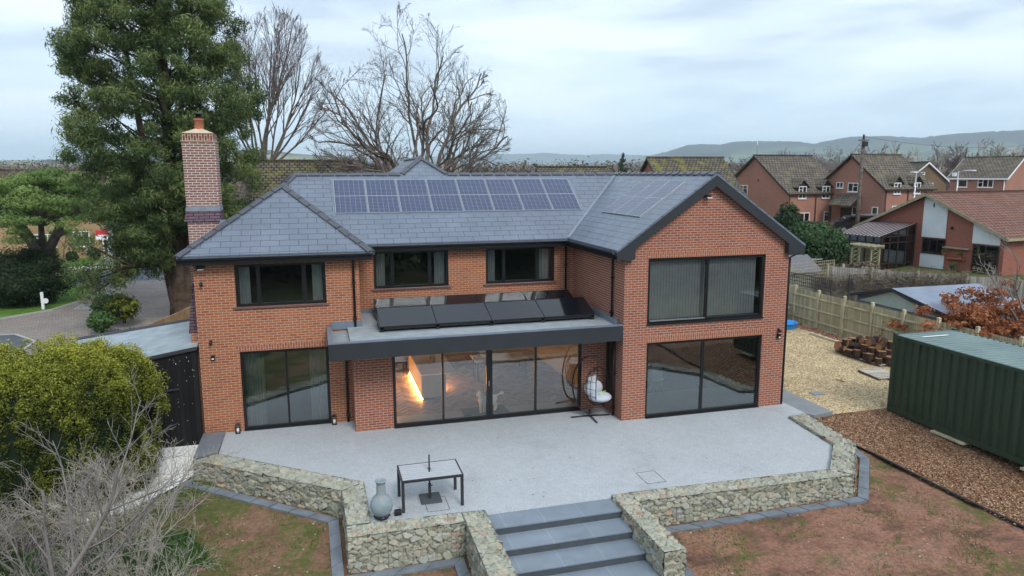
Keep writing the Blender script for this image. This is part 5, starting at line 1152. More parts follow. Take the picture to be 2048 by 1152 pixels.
# ------------------------------------------------------------------ vegetation generators
def leafquads(ctr,nrm,size,asp,rng,droop=0.0):
    n=len(ctr); a=rng.normal(size=(n,3)); a-= (a*nrm).sum(1)[:,None]*nrm*.7; a[:,2]-=droop; a/=np.linalg.norm(a,axis=1)[:,None]
    b=np.cross(nrm+rng.normal(size=(n,3))*.5,a); b/=np.linalg.norm(b,axis=1)[:,None]+1e-9
    s=rng.uniform(.6,1.3,(n,1))*size
    V=np.concatenate([ctr-a*s*.5-b*s*asp*.3,ctr-a*s*.1+b*s*asp*.5,ctr+a*s*.6+b*s*asp*.1,ctr+a*s*.05-b*s*asp*.5],0)
    i=np.arange(n); return V,np.stack([i,i+n,i+2*n,i+3*n],1)
def foliage(name,clumps,size,asp,mat,parent,seed,droop=.0,tb=.5,shell=.72,hgt=None,label=None,kind=None,cat=None):
    """clumps: (centre, (rx,ry,rz), count, tintbias)"""
    rng=np.random.default_rng(seed); C=[];Nn=[];Tn=[]
    for c,r,n,tbias in clumps:
        d=rng.normal(size=(n,3)); d/=np.linalg.norm(d,axis=1)[:,None]; k=shell+(1-shell)*rng.random((n,1)); k*=rng.uniform(.8,1.12,(n,1))
        C.append(np.array(c)+d*k*np.array(r)); Nn.append(d); Tn.append(np.clip(rng.normal(tbias,.16,n)+d[:,2]*.10,0,1))
    C=np.concatenate(C);Nn=np.concatenate(Nn);Tn=np.concatenate(Tn)
    if hgt: Tn=np.clip(Tn+hgt(C,Nn),0,1)
    V,F=leafquads(C,Nn,size,asp,rng,droop); return npmesh(name,V,F,mat,parent,Tn,label=label,kind=kind,cat=cat)
def grow(out,p,d,L,r,lev,rng,par):
    n=max(3,int(L/par['seg'])); p=Vector(p); d=Vector(d).normalized(); pts=[p.copy()]; rad=[r]; tip=r*par['taper']; dirs=[d.copy()]
    for i in range(n):
        d=(d+Vector((rng.gauss(0,1),rng.gauss(0,1),rng.gauss(0,1)))*par['wig']+Vector((0,0,par['up']))).normalized()
        E_v=par.get('env')
        if E_v:
            q_=sum(((p[k]-E_v[0][k])/E_v[1][k])**2 for k in range(3))
            if q_>1.0 and i>0: break
        p=p+d*(L/n); pts.append(p.copy()); rad.append(r+(tip-r)*(i+1)/n); dirs.append(d.copy())
    out.append((pts,rad,lev))
    n=len(pts)-1
    if n<1: return
    if lev<=0: return
    k=par['kids'][len(par['kids'])-lev]
    for j in range(k):
        t=par['start']+(1-par['start'])*(j+rng.random())/k; t=min(t,.999); i=min(n-1,int(t*n)); q=pts[i].lerp(pts[i+1],t*n-i)
        s=dirs[i].orthogonal().normalized(); s.rotate(Matrix.Rotation(rng.uniform(0,2*PI),3,dirs[i])); a=rng.uniform(*par['ang'])
        nd=(dirs[i]*math.cos(a)+s*math.sin(a)).normalized()
        grow(out,q,nd,L*rng.uniform(*par['lr'])*(1-par.get('sh',.35)*t),max(par['rmin'],rad[i]*rng.uniform(.5,.72)),lev-1,rng,par)
def branches(name,out,mat,parent,local=False,minlev=-9,maxlev=9,label=None):
    mb=MB()
    for pts,rad,lev in out:
        if minlev<=lev<=maxlev: mb.tube(pts,rad,8 if rad[0]>.12 else (5 if rad[0]>.04 else 3),cap=False)
    return mb.build(name,mat,parent,local=local,uv=False,label=label)

# ---- big conifer
t=thing('conifer_tree','huge dark green conifer towering over the left side of the house, taller than the photo','tree',(-16.4,20.4,-.1))
rg=random.Random(21); cl=[]; br=[]
TX,TY=-15.75,20.6
def rad_at(z):    # crown radius by height
    P=[(2,1.4),(4,2.8),(6,4.0),(8,4.7),(11,4.9),(13.5,4.4),(16,3.7),(18,3.0),(20,2.3),(22.5,1.2)]
    for (a,b),(c,d) in zip(P,P[1:]):
        if a<=z<=c: return b+(d-b)*(z-a)/(c-a)
    return P[0][1] if z<2 else .6
for k in range(840):
    z=3.0+19.2*(k/840)**.92; R=rad_at(z); a=rg.uniform(0,2*PI); f=rg.uniform(.12,1.0)**.55
    x=TX+R*f*math.cos(a); y=TY+R*f*math.sin(a)*.95; rr=rg.uniform(.34,.86)
    if z<5.2 and (y<TY-2.5 and x>-15.5): continue
    if k%5<2: x=TX+R*rg.uniform(-.8,.8); y=TY-R*rg.uniform(.2,.8)
    if z<4.6 and x>-16.2: continue
    cl.append(((x,y,z-.25*f*R*.3+.4),(rr*1.05,rr*1.05,rr*.80),int(560*rr**1.6)+80,rg.uniform(.15,.72)))
    if k%4==0: br.append(([(TX+rg.uniform(-.3,.3),TY+rg.uniform(-.3,.3),max(1.2,z-R*f*.55)),(TX+(x-TX)*.5,TY+(y-TY)*.5,z-.34*R*f),(x,y,z)],[.08,.045,.012],1))
for q,n_ in (((-19.3,18.6,2.5),1),((-19.2,18.2,1.9),1),((-19.6,18.0,3.0),1),((-18.6,17.8,3.3),1),((-19.2,17.6,4.4),1)):
    cl.append((q,(.95,.9,.7),620,.5)); br.append(([(TX,TY,3.2),((TX+q[0])/2,(TY+q[1])/2,3.0),q],[.12,.08,.03],1))
for k in range(46):
    u,v=rg.uniform(222,350),rg.uniform(405,545); v=min(v,430+(u-200)*2.2)
    if k>38: u,v=rg.uniform(235,275),rg.uniform(520,566)
    d_=px(u,v); P_=CAM_POS+d_*(rg.uniform(38.6,40.6)/math.hypot(d_.x,d_.y)); rr=rg.uniform(.45,.8); cl.append(((P_.x,P_.y,P_.z),(rr,rr,rr*.8),int(560*rr**1.6)+80,rg.uniform(.15,.7)))
foliage('crown',cl,.21,.20,M['lf_conifer'],t,31,droop=.5,shell=.35)
mb=MB(); 
for (dx,dy,h,r0,lean) in ((0,0,21,.46,(.0,.0)),(.3,-.1,17,.27,(1.4,-.4)),(-.3,.1,18,.28,(-1.8,.3)),(.1,.3,17,.25,(.7,1.0))):
    mb.tube([(TX+dx,TY+dy,-.3),(TX+dx,TY+dy,.8),(TX+dx+lean[0]*.3,TY+dy+lean[1]*.3,5),(TX+dx+lean[0],TY+dy+lean[1],h)],[r0*1.35,r0,r0*.75,.06],12)
mb.build('trunk',M['bark_red'],t); branches('limbs',br,M['bark_red'],t)
# ---- pine on the far left
t=thing('pine_tree','spreading green pine with a flat layered crown at the left edge','tree',(-24.3,28.6,-.1))
rg=random.Random(5); cl=[]; br=[]
for k in range(190):
    a=rg.uniform(0,2*PI); f=rg.random()**.5; R=5.2; x=-24.4+R*f*math.cos(a); y=28.8+R*.8*f*math.sin(a); z=7.5-2.3*f*f+rg.uniform(-1.0,.35)
    if rg.random()<.1: z-=rg.uniform(.5,1.4)
    rr=rg.uniform(.5,.95); cl.append(((x,y,z),(rr*1.3,rr*1.3,rr*.45),330,rg.uniform(.4,.8)))
    if k%3==0: br.append(([(-24.4,28.6,4.6),(-24.4+(x+24.4)*.5,28.6+(y-28.6)*.5,5.4),(x,y,z-.2)],[.13,.08,.03],1))
foliage('crown',cl,.2,.28,M['lf_pine'],t,32,shell=.4)
mb=MB(); mb.tube([(-24.5,28.6,-.2),(-24.5,28.6,2.6),(-25.6,28.5,4.8),(-26.4,28.5,6.6)],[.42,.36,.26,.1],10); mb.tube([(-24.5,28.6,2.5),(-23.6,28.7,4.2),(-22.9,28.8,6.6)],[.3,.24,.1],10); mb.tube([(-24.5,28.6,3.0),(-24.4,28.7,7)],[.2,.08],8)
mb.build('trunk',M['bark'],t); branches('limbs',br,M['bark'],t)
t=thing('small_tree','small thin stemmed tree in front of the buff house, right window','tree',(-29.6,48.5,.1))
o_=[]; grow(o_,(-29.6,48.5,0),(0,0,1),2.4,.07,3,random.Random(3),dict(seg=.4,wig=.06,up=.03,taper=.6,kids=(5,4,3),start=.5,ang=(.5,1.0),lr=(.5,.7),rmin=.012)); branches('trunk',o_,M['bark'],t)
foliage('crown',[((-29.6+rg.uniform(-1.3,1.3),48.5+rg.uniform(-1,1),2.2+rg.uniform(-.4,1)),(.6,.6,.3),60,.45) for _ in range(10)],.2,.4,M['lf_pine'],t,90)
# clipped round hedge on the verge, low hedges and shrubs on the drive
def shrub(label,c,r,n,mat,seed,name='shrub',size=.12,asp=.6,tb=.45,cat='shrub',core=True,lumps=14,group=None):
    t=thing(name,label,cat,(c[0],c[1],c[2]-r[2]),0,group); rg=random.Random(seed); cl=[(c,r,n,tb)]
    for k in range(lumps):
        a=rg.uniform(0,2*PI); e=rg.uniform(-.3,1.3); d=(math.cos(a)*math.cos(e),math.sin(a)*math.cos(e),math.sin(e)); cl.append(((c[0]+d[0]*r[0]*.82,c[1]+d[1]*r[1]*.82,c[2]+d[2]*r[2]*.82),(r[0]*.3,r[1]*.3,r[2]*.26),n//lumps//1,tb+rg.uniform(-.12,.15)))
    foliage('foliage',cl,size,asp,mat,t,seed,shell=.80)
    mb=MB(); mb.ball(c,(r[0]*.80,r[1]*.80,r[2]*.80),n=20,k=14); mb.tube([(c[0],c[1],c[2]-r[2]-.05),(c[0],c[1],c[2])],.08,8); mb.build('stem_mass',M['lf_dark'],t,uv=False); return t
shrub('big dark clipped round evergreen on the grass verge at the left edge',(-25.6,28.0,1.55),(2.75,2.4,1.75),15000,M['lf_dark'],41,name='topiary_bush',size=.13,tb=.42)
shrub('dark bush against the left edge beneath the pine',(-29.8,30.5,1.9),(2.3,2.0,1.7),5000,M['twig_hedge'],42,size=.16,tb=.35)
for i,(x,y,z,r_,lb,mt) in enumerate(((-19.2,21.0,.75,.85,'bright green broad leaved shrub beside the drive left of the conifer trunk','lf_green'),(-18.3,19.7,.9,.8,'yellow green spotted shrub close to the left of the conifer trunk','lf_yew'),(-19.0,18.4,.55,.6,'small green shrub nearest the drive below the conifer','lf_green'),(-14.3,18.6,1.1,.75,'green shrub to the right of the conifer trunk by the house','lf_green'),(-29.3,49.7,.5,.5,'low dark bush on the lawn before the buff house','lf_dark'),(-31.8,51.6,.8,.9,'green shrub under the lower left window of the buff house','lf_green'),(-27.9,50.9,.6,.55,'dark round bush at the right corner of the buff house lawn','lf_dark'))):
    shrub(lb,(x,y,z),(r_,r_,r_*.9),900,M[mt],50+i,size=.13,lumps=6)
t=thing('ground_cover','low green ground cover bed sloping beside the drive behind the lean-to','ground cover',(-17,13,0)); t['kind']='stuff'
foliage('leaves',[((-16.9+rg.uniform(-1.3,1.5),9+k*.27,.18+rg.uniform(0,.25)),(.7,.5,.25),210,.45) for k in range(30)],.10,.6,M['lf_green'],t,61,shell=.3)
mb=MB(); mb.ball((-16.7,12.8,-.15),(1.4,4.6,.45),n=18,k=8); mb.build('bed_soil',M['bark'],t)
# marker post by the verge
t=thing('marker_post','short white marker post with a small round plate on the grass verge','post',(-23.9,26.0,-.05)); mb=MB(); mb.box((-24.0,25.95,-.1),(-23.86,26.05,.95)); mb.build('post_shaft',M['white_pvc'],t); mb=MB(); mb.tube([(-23.75,25.9,.45),(-23.75,25.93,.45)],.15,12); mb.build('round_plate',M['white_pvc'],t)

# ---- golden yew mass at lower left
t=thing('golden_yew','large rounded golden yew with yellow tipped top beside the black lean-to','yew bush',(-15.6,.3,-.5))
rg=random.Random(9); cl=[]
def yew(a,e):  # superellipsoid surface
    ce,se=math.cos(e),math.sin(e); ca,sa=math.cos(a),math.sin(a); sg=lambda v,p:math.copysign(abs(v)**p,v)
    return (2.62*sg(ce,.55)*sg(ca,.8),1.7*sg(ce,.55)*sg(sa,.8),2.1*sg(se,.62))
YC=(-15.6,.25,1.2)
for k in range(1900):
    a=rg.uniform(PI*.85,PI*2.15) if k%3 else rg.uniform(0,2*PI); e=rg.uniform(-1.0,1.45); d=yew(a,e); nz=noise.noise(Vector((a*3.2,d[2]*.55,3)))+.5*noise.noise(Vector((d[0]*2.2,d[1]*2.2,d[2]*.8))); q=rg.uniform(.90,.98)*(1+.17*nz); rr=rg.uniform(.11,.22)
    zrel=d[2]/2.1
    cl.append(((YC[0]+d[0]*q,YC[1]+d[1]*q,YC[2]+d[2]*q),(rr,rr,rr*1.6),130,.14+.44*max(0,zrel)**1.1+.42*nz+rg.uniform(-.10,.14)))  # hollows between lobes get a darker tint: crevice shade put into leaf colour
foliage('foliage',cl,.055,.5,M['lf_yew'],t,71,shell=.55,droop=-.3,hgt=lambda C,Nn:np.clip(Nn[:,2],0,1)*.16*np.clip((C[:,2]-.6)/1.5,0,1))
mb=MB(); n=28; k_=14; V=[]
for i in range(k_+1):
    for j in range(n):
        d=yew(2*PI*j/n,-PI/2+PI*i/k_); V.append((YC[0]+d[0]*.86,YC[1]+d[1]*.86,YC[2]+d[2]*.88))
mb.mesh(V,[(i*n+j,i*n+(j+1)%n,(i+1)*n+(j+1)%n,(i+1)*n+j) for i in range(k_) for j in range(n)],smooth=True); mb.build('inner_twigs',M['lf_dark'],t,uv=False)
# ---- bare shrubs in the lower left corner
SH=dict(seg=.16,wig=.11,up=.03,taper=.45,kids=(8,6,4),start=.22,ang=(.35,.95),lr=(.38,.62),rmin=.0042)
def bareshrub(label,base,stems,L,r0,seed,mat,par=SH,spread=.6,lean=(0,0)):
    rg=random.Random(seed); out=[]; t=thing('bare_shrub',label,'bare shrub',base)
    for k in range(stems):
        a=2*PI*k/stems+rg.uniform(-.4,.4); s=rg.uniform(.2,spread); grow(out,(base[0]+.12*math.cos(a),base[1]+.12*math.sin(a),base[2]),(math.cos(a)*s+lean[0],math.sin(a)*s+lean[1],1),L*rg.uniform(.75,1.1),r0*rg.uniform(.6,1.1),3,rg,par)
    branches('stems',out,mat,t,minlev=2); branches('twigs',out,mat,t,maxlev=1); return t
gz=lambda x,y:terr(x,y)
bareshrub('pale lichened bare shrub spreading furthest towards the lawn and patio',(-12.6,-4.5,gz(-12.6,-4.5)-.05),8,2.5,.030,101,M['bark_lichen'],lean=(.10,.2))
bareshrub('tangled bare shrub in the middle of the lower left corner',(-13.7,-5.3,gz(-13.7,-5.3)-.05),7,2.0,.028,102,M['bark_grey'],spread=.9)
bareshrub('bare shrub low at the bottom edge with pale stems',(-12.3,-7.0,gz(-12.3,-7)-.05),9,1.7,.022,103,M['bark_lichen'],spread=.95)
bareshrub('grey bare shrub against the front of the golden yew',(-14.9,-3.3,gz(-15,-3.3)-.05),6,1.8,.026,104,M['bark_grey'],spread=.8)
bareshrub('dense twiggy bare shrub at the left edge below the yew',(-15.6,-5.0,gz(-15.6,-5)-.05),7,1.8,.026,105,M['bark_lichen'],spread=.9)
bareshrub('low fine twigged bare shrub between the yew and the concrete path',(-13.7,-2.6,gz(-13.7,-2.6)-.05),9,1.8,.02,107,M['bark_lichen'],spread=.8)
bareshrub('bare shrub at the left edge with tangled grey stems',(-16.6,-3.4,gz(-16.6,-3.4)-.05),6,1.9,.026,108,M['bark_grey'],spread=.9)
bareshrub('spreading bare shrub on the lawn side, bottom left',(-11.9,-5.9,gz(-11.9,-5.9)-.05),7,1.7,.018,109,M['bark_lichen'],spread=.95)
bareshrub('purple brown bare shrub at the bottom left corner',(-13.6,-7.5,gz(-13.6,-7.5)-.05),7,1.6,.022,106,M['bark_purple'],spread=.9)
BT=dict(seg=.22,wig=.07,up=.03,taper=.4,kids=(8,6,4),start=.3,ang=(.35,.85),lr=(.42,.62),rmin=.005)
t=thing('bare_sapling','tall grey barked bare sapling rising in front of the golden yew at the left edge','young tree',(-13.35,-7.6,-.85)); out=[]; rg=random.Random(77)
grow(out,(-13.7,-7.9,-.9),(.22,.30,1),4.6,.06,3,rg,BT); grow(out,(-13.6,-7.8,.0),(-.28,.35,1),3.2,.035,3,rg,BT); grow(out,(-13.3,-7.2,.2),(.55,.5,.8),2.8,.032,3,rg,BT)
branches('trunk',out,M['bark_grey'],t,minlev=2); branches('twigs',out,M['bark_grey'],t,maxlev=1)
# undergrowth and grass
rng=np.random.default_rng(8)
def tufts(name,n,xr,yr,h,mat,keep,label=None,cat=None,w=.012):
    X=rng.uniform(*xr,n);Y=rng.uniform(*yr,n); k=np.array([keep(x,y) for x,y in zip(X,Y)]); X=X[k];Y=Y[k]; n=len(X)
    Z=np.array([soilz(x,y) for x,y in zip(X,Y)])-.01; c=np.stack([X,Y,Z],1); a=rng.uniform(0,2*PI,n); s=np.stack([np.cos(a),np.sin(a),np.zeros(n)],1)*w
    hh=rng.uniform(.4,1.2,(n,1))*h; tip=c+np.concatenate([rng.normal(0,.5,(n,2))*hh,hh],1)
    V=np.concatenate([c-s,c+s,tip],0); i=np.arange(n); o=npmesh(name,V,np.stack([i,i+n,i+2*n],1),mat,tint=rng.random(n),kind='stuff'); return tag(o,label,cat)
def gmask(x,y):
    v=noise.fractal(Vector((x*.9,y*.9,9)),1,2,5)+ (.22*smooth(-5,-13,x))+noise.noise(Vector((x*4,y*4,2)))*.25
    return v
def lawnkeep(x,y):
    if -11.6<x<4.4 and y>-2 or (-8.6<x<4 and y>-5.5) or (-6.1<x<-1.8 and y>-7.5): return False
    if x>5.9: return False
    return gmask(x,y)+random.random()*.35>.36
tufts('sprouting_grass',120000,(-16,6.2),(-12,.6),.06,M['grass'],lawnkeep,'thin green grass sprouting in patches over the bare red soil','grass')
clip_sheet('leaf_litter',[(-19.5,-12),(-11.6,-12),(-11.9,-8.5),(-12.4,-6),(-12.6,-4.2),(-13.6,-3.0),(-14.5,-1.7),(-19.5,-1.7)],lambda x,y:soilz(x,y)+.03,plain('leaf_litter',(.075,.062,.042),.95,.1,var=.5,scale=7,bump=.8),.4,kind='structure')
tufts('edge_weeds',5000,(-12.6,4.6),(-6.2,.4),.09,M['lf_green'],lambda x,y:(abs((y-.15)+(x+12.3)*.76)<.42 and x<-8.5 and noise.noise(Vector((x*2,y*2,4)))>.15) or (-5.85<y<-5.35 and not -6.1<x<-1.8 and noise.noise(Vector((x*2.4,y*2.4,4)))>.28),'green weeds along the foot of the gabion walls','weeds',.016)
tufts('rough_undergrowth',80000,(-18,-11.2),(-11,-2.6),.16,M['lf_green'],lambda x,y:x<-11.6+.5*math.sin(y) and noise.noise(Vector((x,y,1)))>-.4,'rough grass and ivy under the bare shrubs in the lower left corner','undergrowth',.02)
tufts('path_edge_grass',7000,(-14.5,-11.6),(-3.5,.3),.10,M['grass'],lambda x,y: -1.3<(y+.1)-(x+12.3)*.95<.0,'bright grass along the edge of the pale concrete path','grass',.014)
mb=MB(); r=random.Random(4)
for k in range(420):
    x=r.uniform(-12,6.4); y=r.uniform(-11,-1); 
    if not lawnkeep.__call__(x,y) and (-11.6<x<4.4 and y>-2 or (-8.6<x<4 and y>-5.5) or (-6.1<x<-1.8 and y>-7.5) or x>5.9): continue
    s_=r.uniform(.012,.035); mb.ball((x,y,soilz(x,y)+s_*.3),(s_,s_*.8,s_*.5),n=6,k=4)
tag(mb.build('soil_stones',plain('pale_pebble',(.42,.36,.29),.9,.1,var=.3,scale=3),kind='stuff'),'pale pebbles lying scattered in the bare red soil','stones')
# ---- the two big bare trees behind the house
t=thing('bare_tree','large bare tree with many twisting limbs behind the middle of the slate roof','tree',(-2.4,24.6,0)); out=[]; rg=random.Random(15)
PT=dict(env=((-2.9,24.6,9.6),(5.9,5.6,7.5)),seg=.34,wig=.15,up=.02,taper=.3,kids=(7,5,5,3),start=.3,ang=(.3,.7),lr=(.34,.48),rmin=.009,sh=.1)
mb=MB(); mb.tube([(-2.4,24.6,-.3),(-2.4,24.6,3),(-2.35,24.6,6.2)],[.62,.5,.46],12)
limbs=[(-2.0,.4,.9,7.5),(1.7,-.4,.9,7.2),(-1.3,-.6,1,8.6),(1.0,.8,1,8.6),(-3.0,.2,.35,5.6),(2.6,-.2,.4,5.2),(-.55,.5,1,9.6),(.25,-.5,1,10.2),(.8,.5,1,9.4),(-.95,-.4,1,8.8),(1.2,.5,1,8.2),(-1.4,.4,.9,8.0),(0,.1,1,10.8),(-1.15,.2,1.0,8.4),(-.75,-.3,1,9.3),(-.42,.3,1,9.3),(-.15,-.2,1,10.2),(.12,.3,1,10.4),(.38,-.2,1,10.0),(.62,.25,1,9.2),(.95,-.2,1,8.6),(1.45,.1,.75,7.4),(-1.7,.1,.55,7.6),(.1,.8,1,9),(-.2,-.8,1,8.6),(2.2,.2,.45,6.2),(-2.6,0,.42,6.4)]
for a,b,c,L in limbs: grow(out,(-2.4+a*.16,24.6+b*.2,5.4+rg.uniform(-.6,1.0)),(a,b,c),L*1.0,.13*rg.uniform(.7,1.1),4,rg,PT)
mb.build('trunk',M['bark'],t); branches('limbs',out,M['bark'],t,minlev=3); branches('twigs',out,M['bark'],t,maxlev=2)
t=thing('bare_tree','tall slender bare tree with fine purple brown twigs between conifer and roof','tree',(-12.2,33,0)); out=[]; rg=random.Random(16)
PF=dict(env=((-11.3,33,11.9),(4.3,4.2,6.4)),seg=.5,wig=.05,up=.03,taper=.3,kids=(8,6,5,3),start=.32,ang=(.22,.5),lr=(.34,.5),rmin=.007,sh=.1)
mb=MB(); mb.tube([(-12.25,33,-.3),(-12.2,33,4),(-12.2,33,8.2)],[.36,.28,.22],10); mb.build('trunk',M['bark'],t)
for a,b,c,L in [(-.25,.1,1,9.5),(.05,-.1,1,10),(.32,.1,1,9.5),(.6,0,1,8.4),(-.5,.1,1,7.6),(.15,.4,1,8.6),(.9,.0,.8,6.6),(1.3,.2,.7,6),(-.9,.2,.8,6.5),(.1,-.4,1,8),(-.1,.3,1,10.2),(.45,-.3,1,9),(-.35,-.3,1,9),(.75,.3,1,8),(.2,.1,1,10.4)]: grow(out,(-12.2,33,7.6+rg.uniform(-1,.5)),(a,b,c),L,.10*rg.uniform(.8,1.1),4,rg,PF)
branches('limbs',out,M['bark'],t,minlev=3); branches('twigs',out,M['bark_purple'],t,maxlev=2)
# ---- right-hand garden plants
t=thing('copper_beech','copper leaved young beech behind the green container','shrub',(16.4,1.6,0)); rg=random.Random(6); cl=[]
for k in range(300):
    x=17.0+rg.gauss(0,1.6); y=1.0+rg.gauss(0,1.7); z=abs(rg.gauss(0,1))*.7+.7; 
    if (k%4)==0: z+=.8; x=16.4+rg.gauss(0,.8); y=2.4+rg.gauss(0,.7)
    cl.append(((x,y,z),(.45,.45,.22),75,rg.uniform(.35,.6)))
foliage('leaves',cl,.115,.7,M['lf_beech'],t,81,shell=.2)
out=[]
for k in range(7): grow(out,(16.3,1.6,-.1),(rg.uniform(-.6,.6),rg.uniform(-.5,.6),1),1.9,.035,2,rg,dict(seg=.25,wig=.08,up=.02,taper=.4,kids=(6,5),start=.3,ang=(.4,.9),lr=(.45,.65),rmin=.006))
branches('stems',out,M['bark'],t)
t=thing('bare_garden_tree','pale grey bare garden tree behind the container in front of the bungalow','tree',(17.4,1.3,0)); out=[]; rg=random.Random(36)
PG=dict(seg=.3,wig=.09,up=.04,taper=.35,kids=(6,5,4),start=.3,ang=(.35,.8),lr=(.42,.62),rmin=.008)
grow(out,(17.2,1.2,-.1),(.28,-.12,1),4.6,.13,3,rg,PG); grow(out,(17.5,1.1,1.6),(.5,.35,1),3.4,.08,3,rg,PG); grow(out,(17.4,1.15,1.3),(-.5,.3,1),2.6,.06,3,rg,PG); branches('trunk',out,M['bark_grey'],t,minlev=3); branches('twigs',out,M['bark_grey'],t,maxlev=2)
def bush(label,c,r,n,mat,seed,size=.16,cat='shrub',lumps=22,tb=.45): return shrub(label,c,r,n,mat,seed,size=size,cat=cat,lumps=lumps,tb=tb)
bush('large glossy green laurel behind the far end of the house, left of the conservatory',(20.6,17.6,3.0),(2.1,2.0,1.5),8000,M['lf_laurel'],83,size=.2,tb=.35,lumps=34)
bush('lower green laurel beside the right verge of the gable roof',(18.0,17.4,2.6),(1.7,1.5,1.2),5200,M['lf_laurel'],84,size=.2,tb=.33,lumps=26)
bush('dark pointed evergreen rising behind the laurels',(20.3,19.6,4.1),(.9,.9,1.5),1800,M['lf_dark'],85)
bush('dull green low shrub in front of the trellis arch',(23.2,16.0,1.7),(1.0,.8,.5),1200,M['twig_hedge'],86)
t=thing('bare_hedge','long clipped leafless hedge in front of the bungalow garden','hedge',(19.2,9.9,.8)); cl=[((16.6+k*.155,12.15-.135*k,1.75+.015*k+rg.uniform(-.1,.1)),(.3,.35,.72),260,rg.uniform(.3,.65)) for k in range(34)]
foliage('twigs',cl,.17,.14,M['twig_hedge'],t,87,shell=.3); mb=MB(); mb.bar((16.6,12.1,1.2),(21.8,7.6,1.4),.2,1.4); mb.build('stems',M['bark'],t)
bush('grey green shrub at the right edge beside the bare garden tree',(21.8,2.8,1.2),(1.4,1.2,1.0),1800,M['lf_dark'],88,tb=.6)
bush('small yellow green shrub at the right edge behind the beech',(19.6,1.0,1.1),(.7,.6,.5),900,M['lf_yew'],89,tb=.6)
# ------------------------------------------------------------------ neighbouring houses
def house(name,label,origin,ang,L,Wd,base,ze,zr,wall,roof,verge,ov=.25,group=None,cat='house'):
    """local x runs along the ridge, y from the front wall to the back; gables at x=0 and x=L"""
    t=thing(name,label,cat,(origin[0],origin[1],base),math.radians(ang),group); e=ze-base; r=zr-base
    mb=MB(); mb.box((0,0,-.5),(L,Wd,e)); mb.prism([(.0,.0,e),(.0,Wd,e),(.0,Wd/2,r-.12)],(L,0,0)); w_=mb.build('wall',wall,t,local=True)
    s=(r-e)/(Wd/2); th=.09; mb=MB(); d=ov
    for sg in (0,1):
        y0=-d if not sg else Wd+d; z0=e-d*s+.06
        P=[(-ov,y0,z0),(L+ov,y0,z0),(L+ov,Wd/2,r+.06),(-ov,Wd/2,r+.06)]
        mb.prism(P,(0,0,-th))
    rf=mb.build('roof',roof,t,local=True)
    mb=MB(); mb.bar((-ov-.02,Wd/2,r+.09),(L+ov+.02,Wd/2,r+.09),.22,.09); mb.build('ridge_tiles',roof,rf,local=True) if False else mb.build('ridge_tiles',roof,t,local=True)
    mb=MB()
    for x in (-ov-.03,L+ov):
        for sg in (0,1):
            y0=-d if not sg else Wd+d; z0=e-d*s+.06; mb.prism([(x,y0,z0-.0),(x,Wd/2,r+.05),(x,Wd/2,r-.15),(x,y0,z0-.2)],(.03,0,0))
    for y0 in (-d-.02,Wd+d-.01): mb.box((-ov,y0,e-d*s-.10),(L+ov,y0+.03,e-d*s+.05))
    mb.build('bargeboard',verge,t,local=True)
    return t,e,s
def hwin(t,face,a0,a1,z0,z1,fm='white_pvc',n=2,off=0.0):
    """window on local face: 'g' gable x=off (a along y), 'f' front y=off (a along x)"""
    mb=MB(); fw=.07
    def B(p0,p1,q0,q1,d0,d1):
        if face=='g': mb_.box((off-d1,p0,q0),(off-d0,p1,q1))
        else: mb_.box((p0,off-d1,q0),(p1,off-d0,q1))
    mb_=mb
    B(a0,a0+fw,z0,z1,-.03,.05);B(a1-fw,a1,z0,z1,-.03,.05);B(a0+fw,a1-fw,z1-fw,z1,-.03,.05);B(a0+fw,a1-fw,z0,z0+fw,-.03,.05);B(a0-.05,a1+.05,z0-.06,z0-.003,-.03,.08)
    for k in range(1,n): x=a0+(a1-a0)*k/n; B(x-fw/2,x+fw/2,z0+fw,z1-fw,-.03,.045)
    if n>1 and (z1-z0)>.7: B(a0+fw,a0+(a1-a0)/n-fw/2,z1-.35,z1-.31,-.02,.043)
    f=mb.build('window',M[fm],t,local=True)
    mb_=MB(); B(a0+fw,a1-fw,z0+fw,z1-fw,.0,.02); mb_.build('pane',M['glass_far'],f,local=True)
    mb_=MB(); B(a0+fw,a1-fw,z0+fw,z1-fw,-.03,-.004); mb_.build('dark_room_backing',M['dark_inner'],f,local=True)  # dark sheet behind the pane, standing in for the unlit room
def pipe(t,x,y,z0,z1,mt='brown_pvc'):
    mb=MB(); mb.tube([(x,y,z0),(x,y,z1)],.045,6); mb.build('downpipe',M[mt],t,local=True)
def dormer(t,x0,x1,zw0,zw1,e,s,roof):
    """gabled dormer rising through the eaves, window flush with the front wall"""
    xm=(x0+x1)/2; hw=(x1-x0)/2+.28; zp=zw1+.62; ze_=zw1+.02; yb=(zp-e)/s+.25
    mb=MB(); mb.prism([(x0-.12,0,e-.3),(x1+.12,0,e-.3),(x1+.12,0,ze_),(x0-.12,0,ze_)],(0,(ze_-e)/s+.3,0)); mb.prism([(x0-.12,.0,ze_),(x1+.12,.0,ze_),(xm,.0,zp-.1)],(0,.05,0)); d=mb.build('dormer',M['brown_pvc'],t,local=True)
    mb=MB()
    for sg in (-1,1): mb.prism([(xm+sg*hw,-.2,ze_-.12),(xm,-.2,zp),(xm,yb,zp),(xm+sg*hw,max(.4,(ze_-e)/s),ze_-.12)],(0,0,-.07))
    mb.build('dormer_roof',roof,d,local=True)
    hwin(t,'f',x0,x1,zw0,zw1,off=-.02,n=2)
BF=M['brick_far']
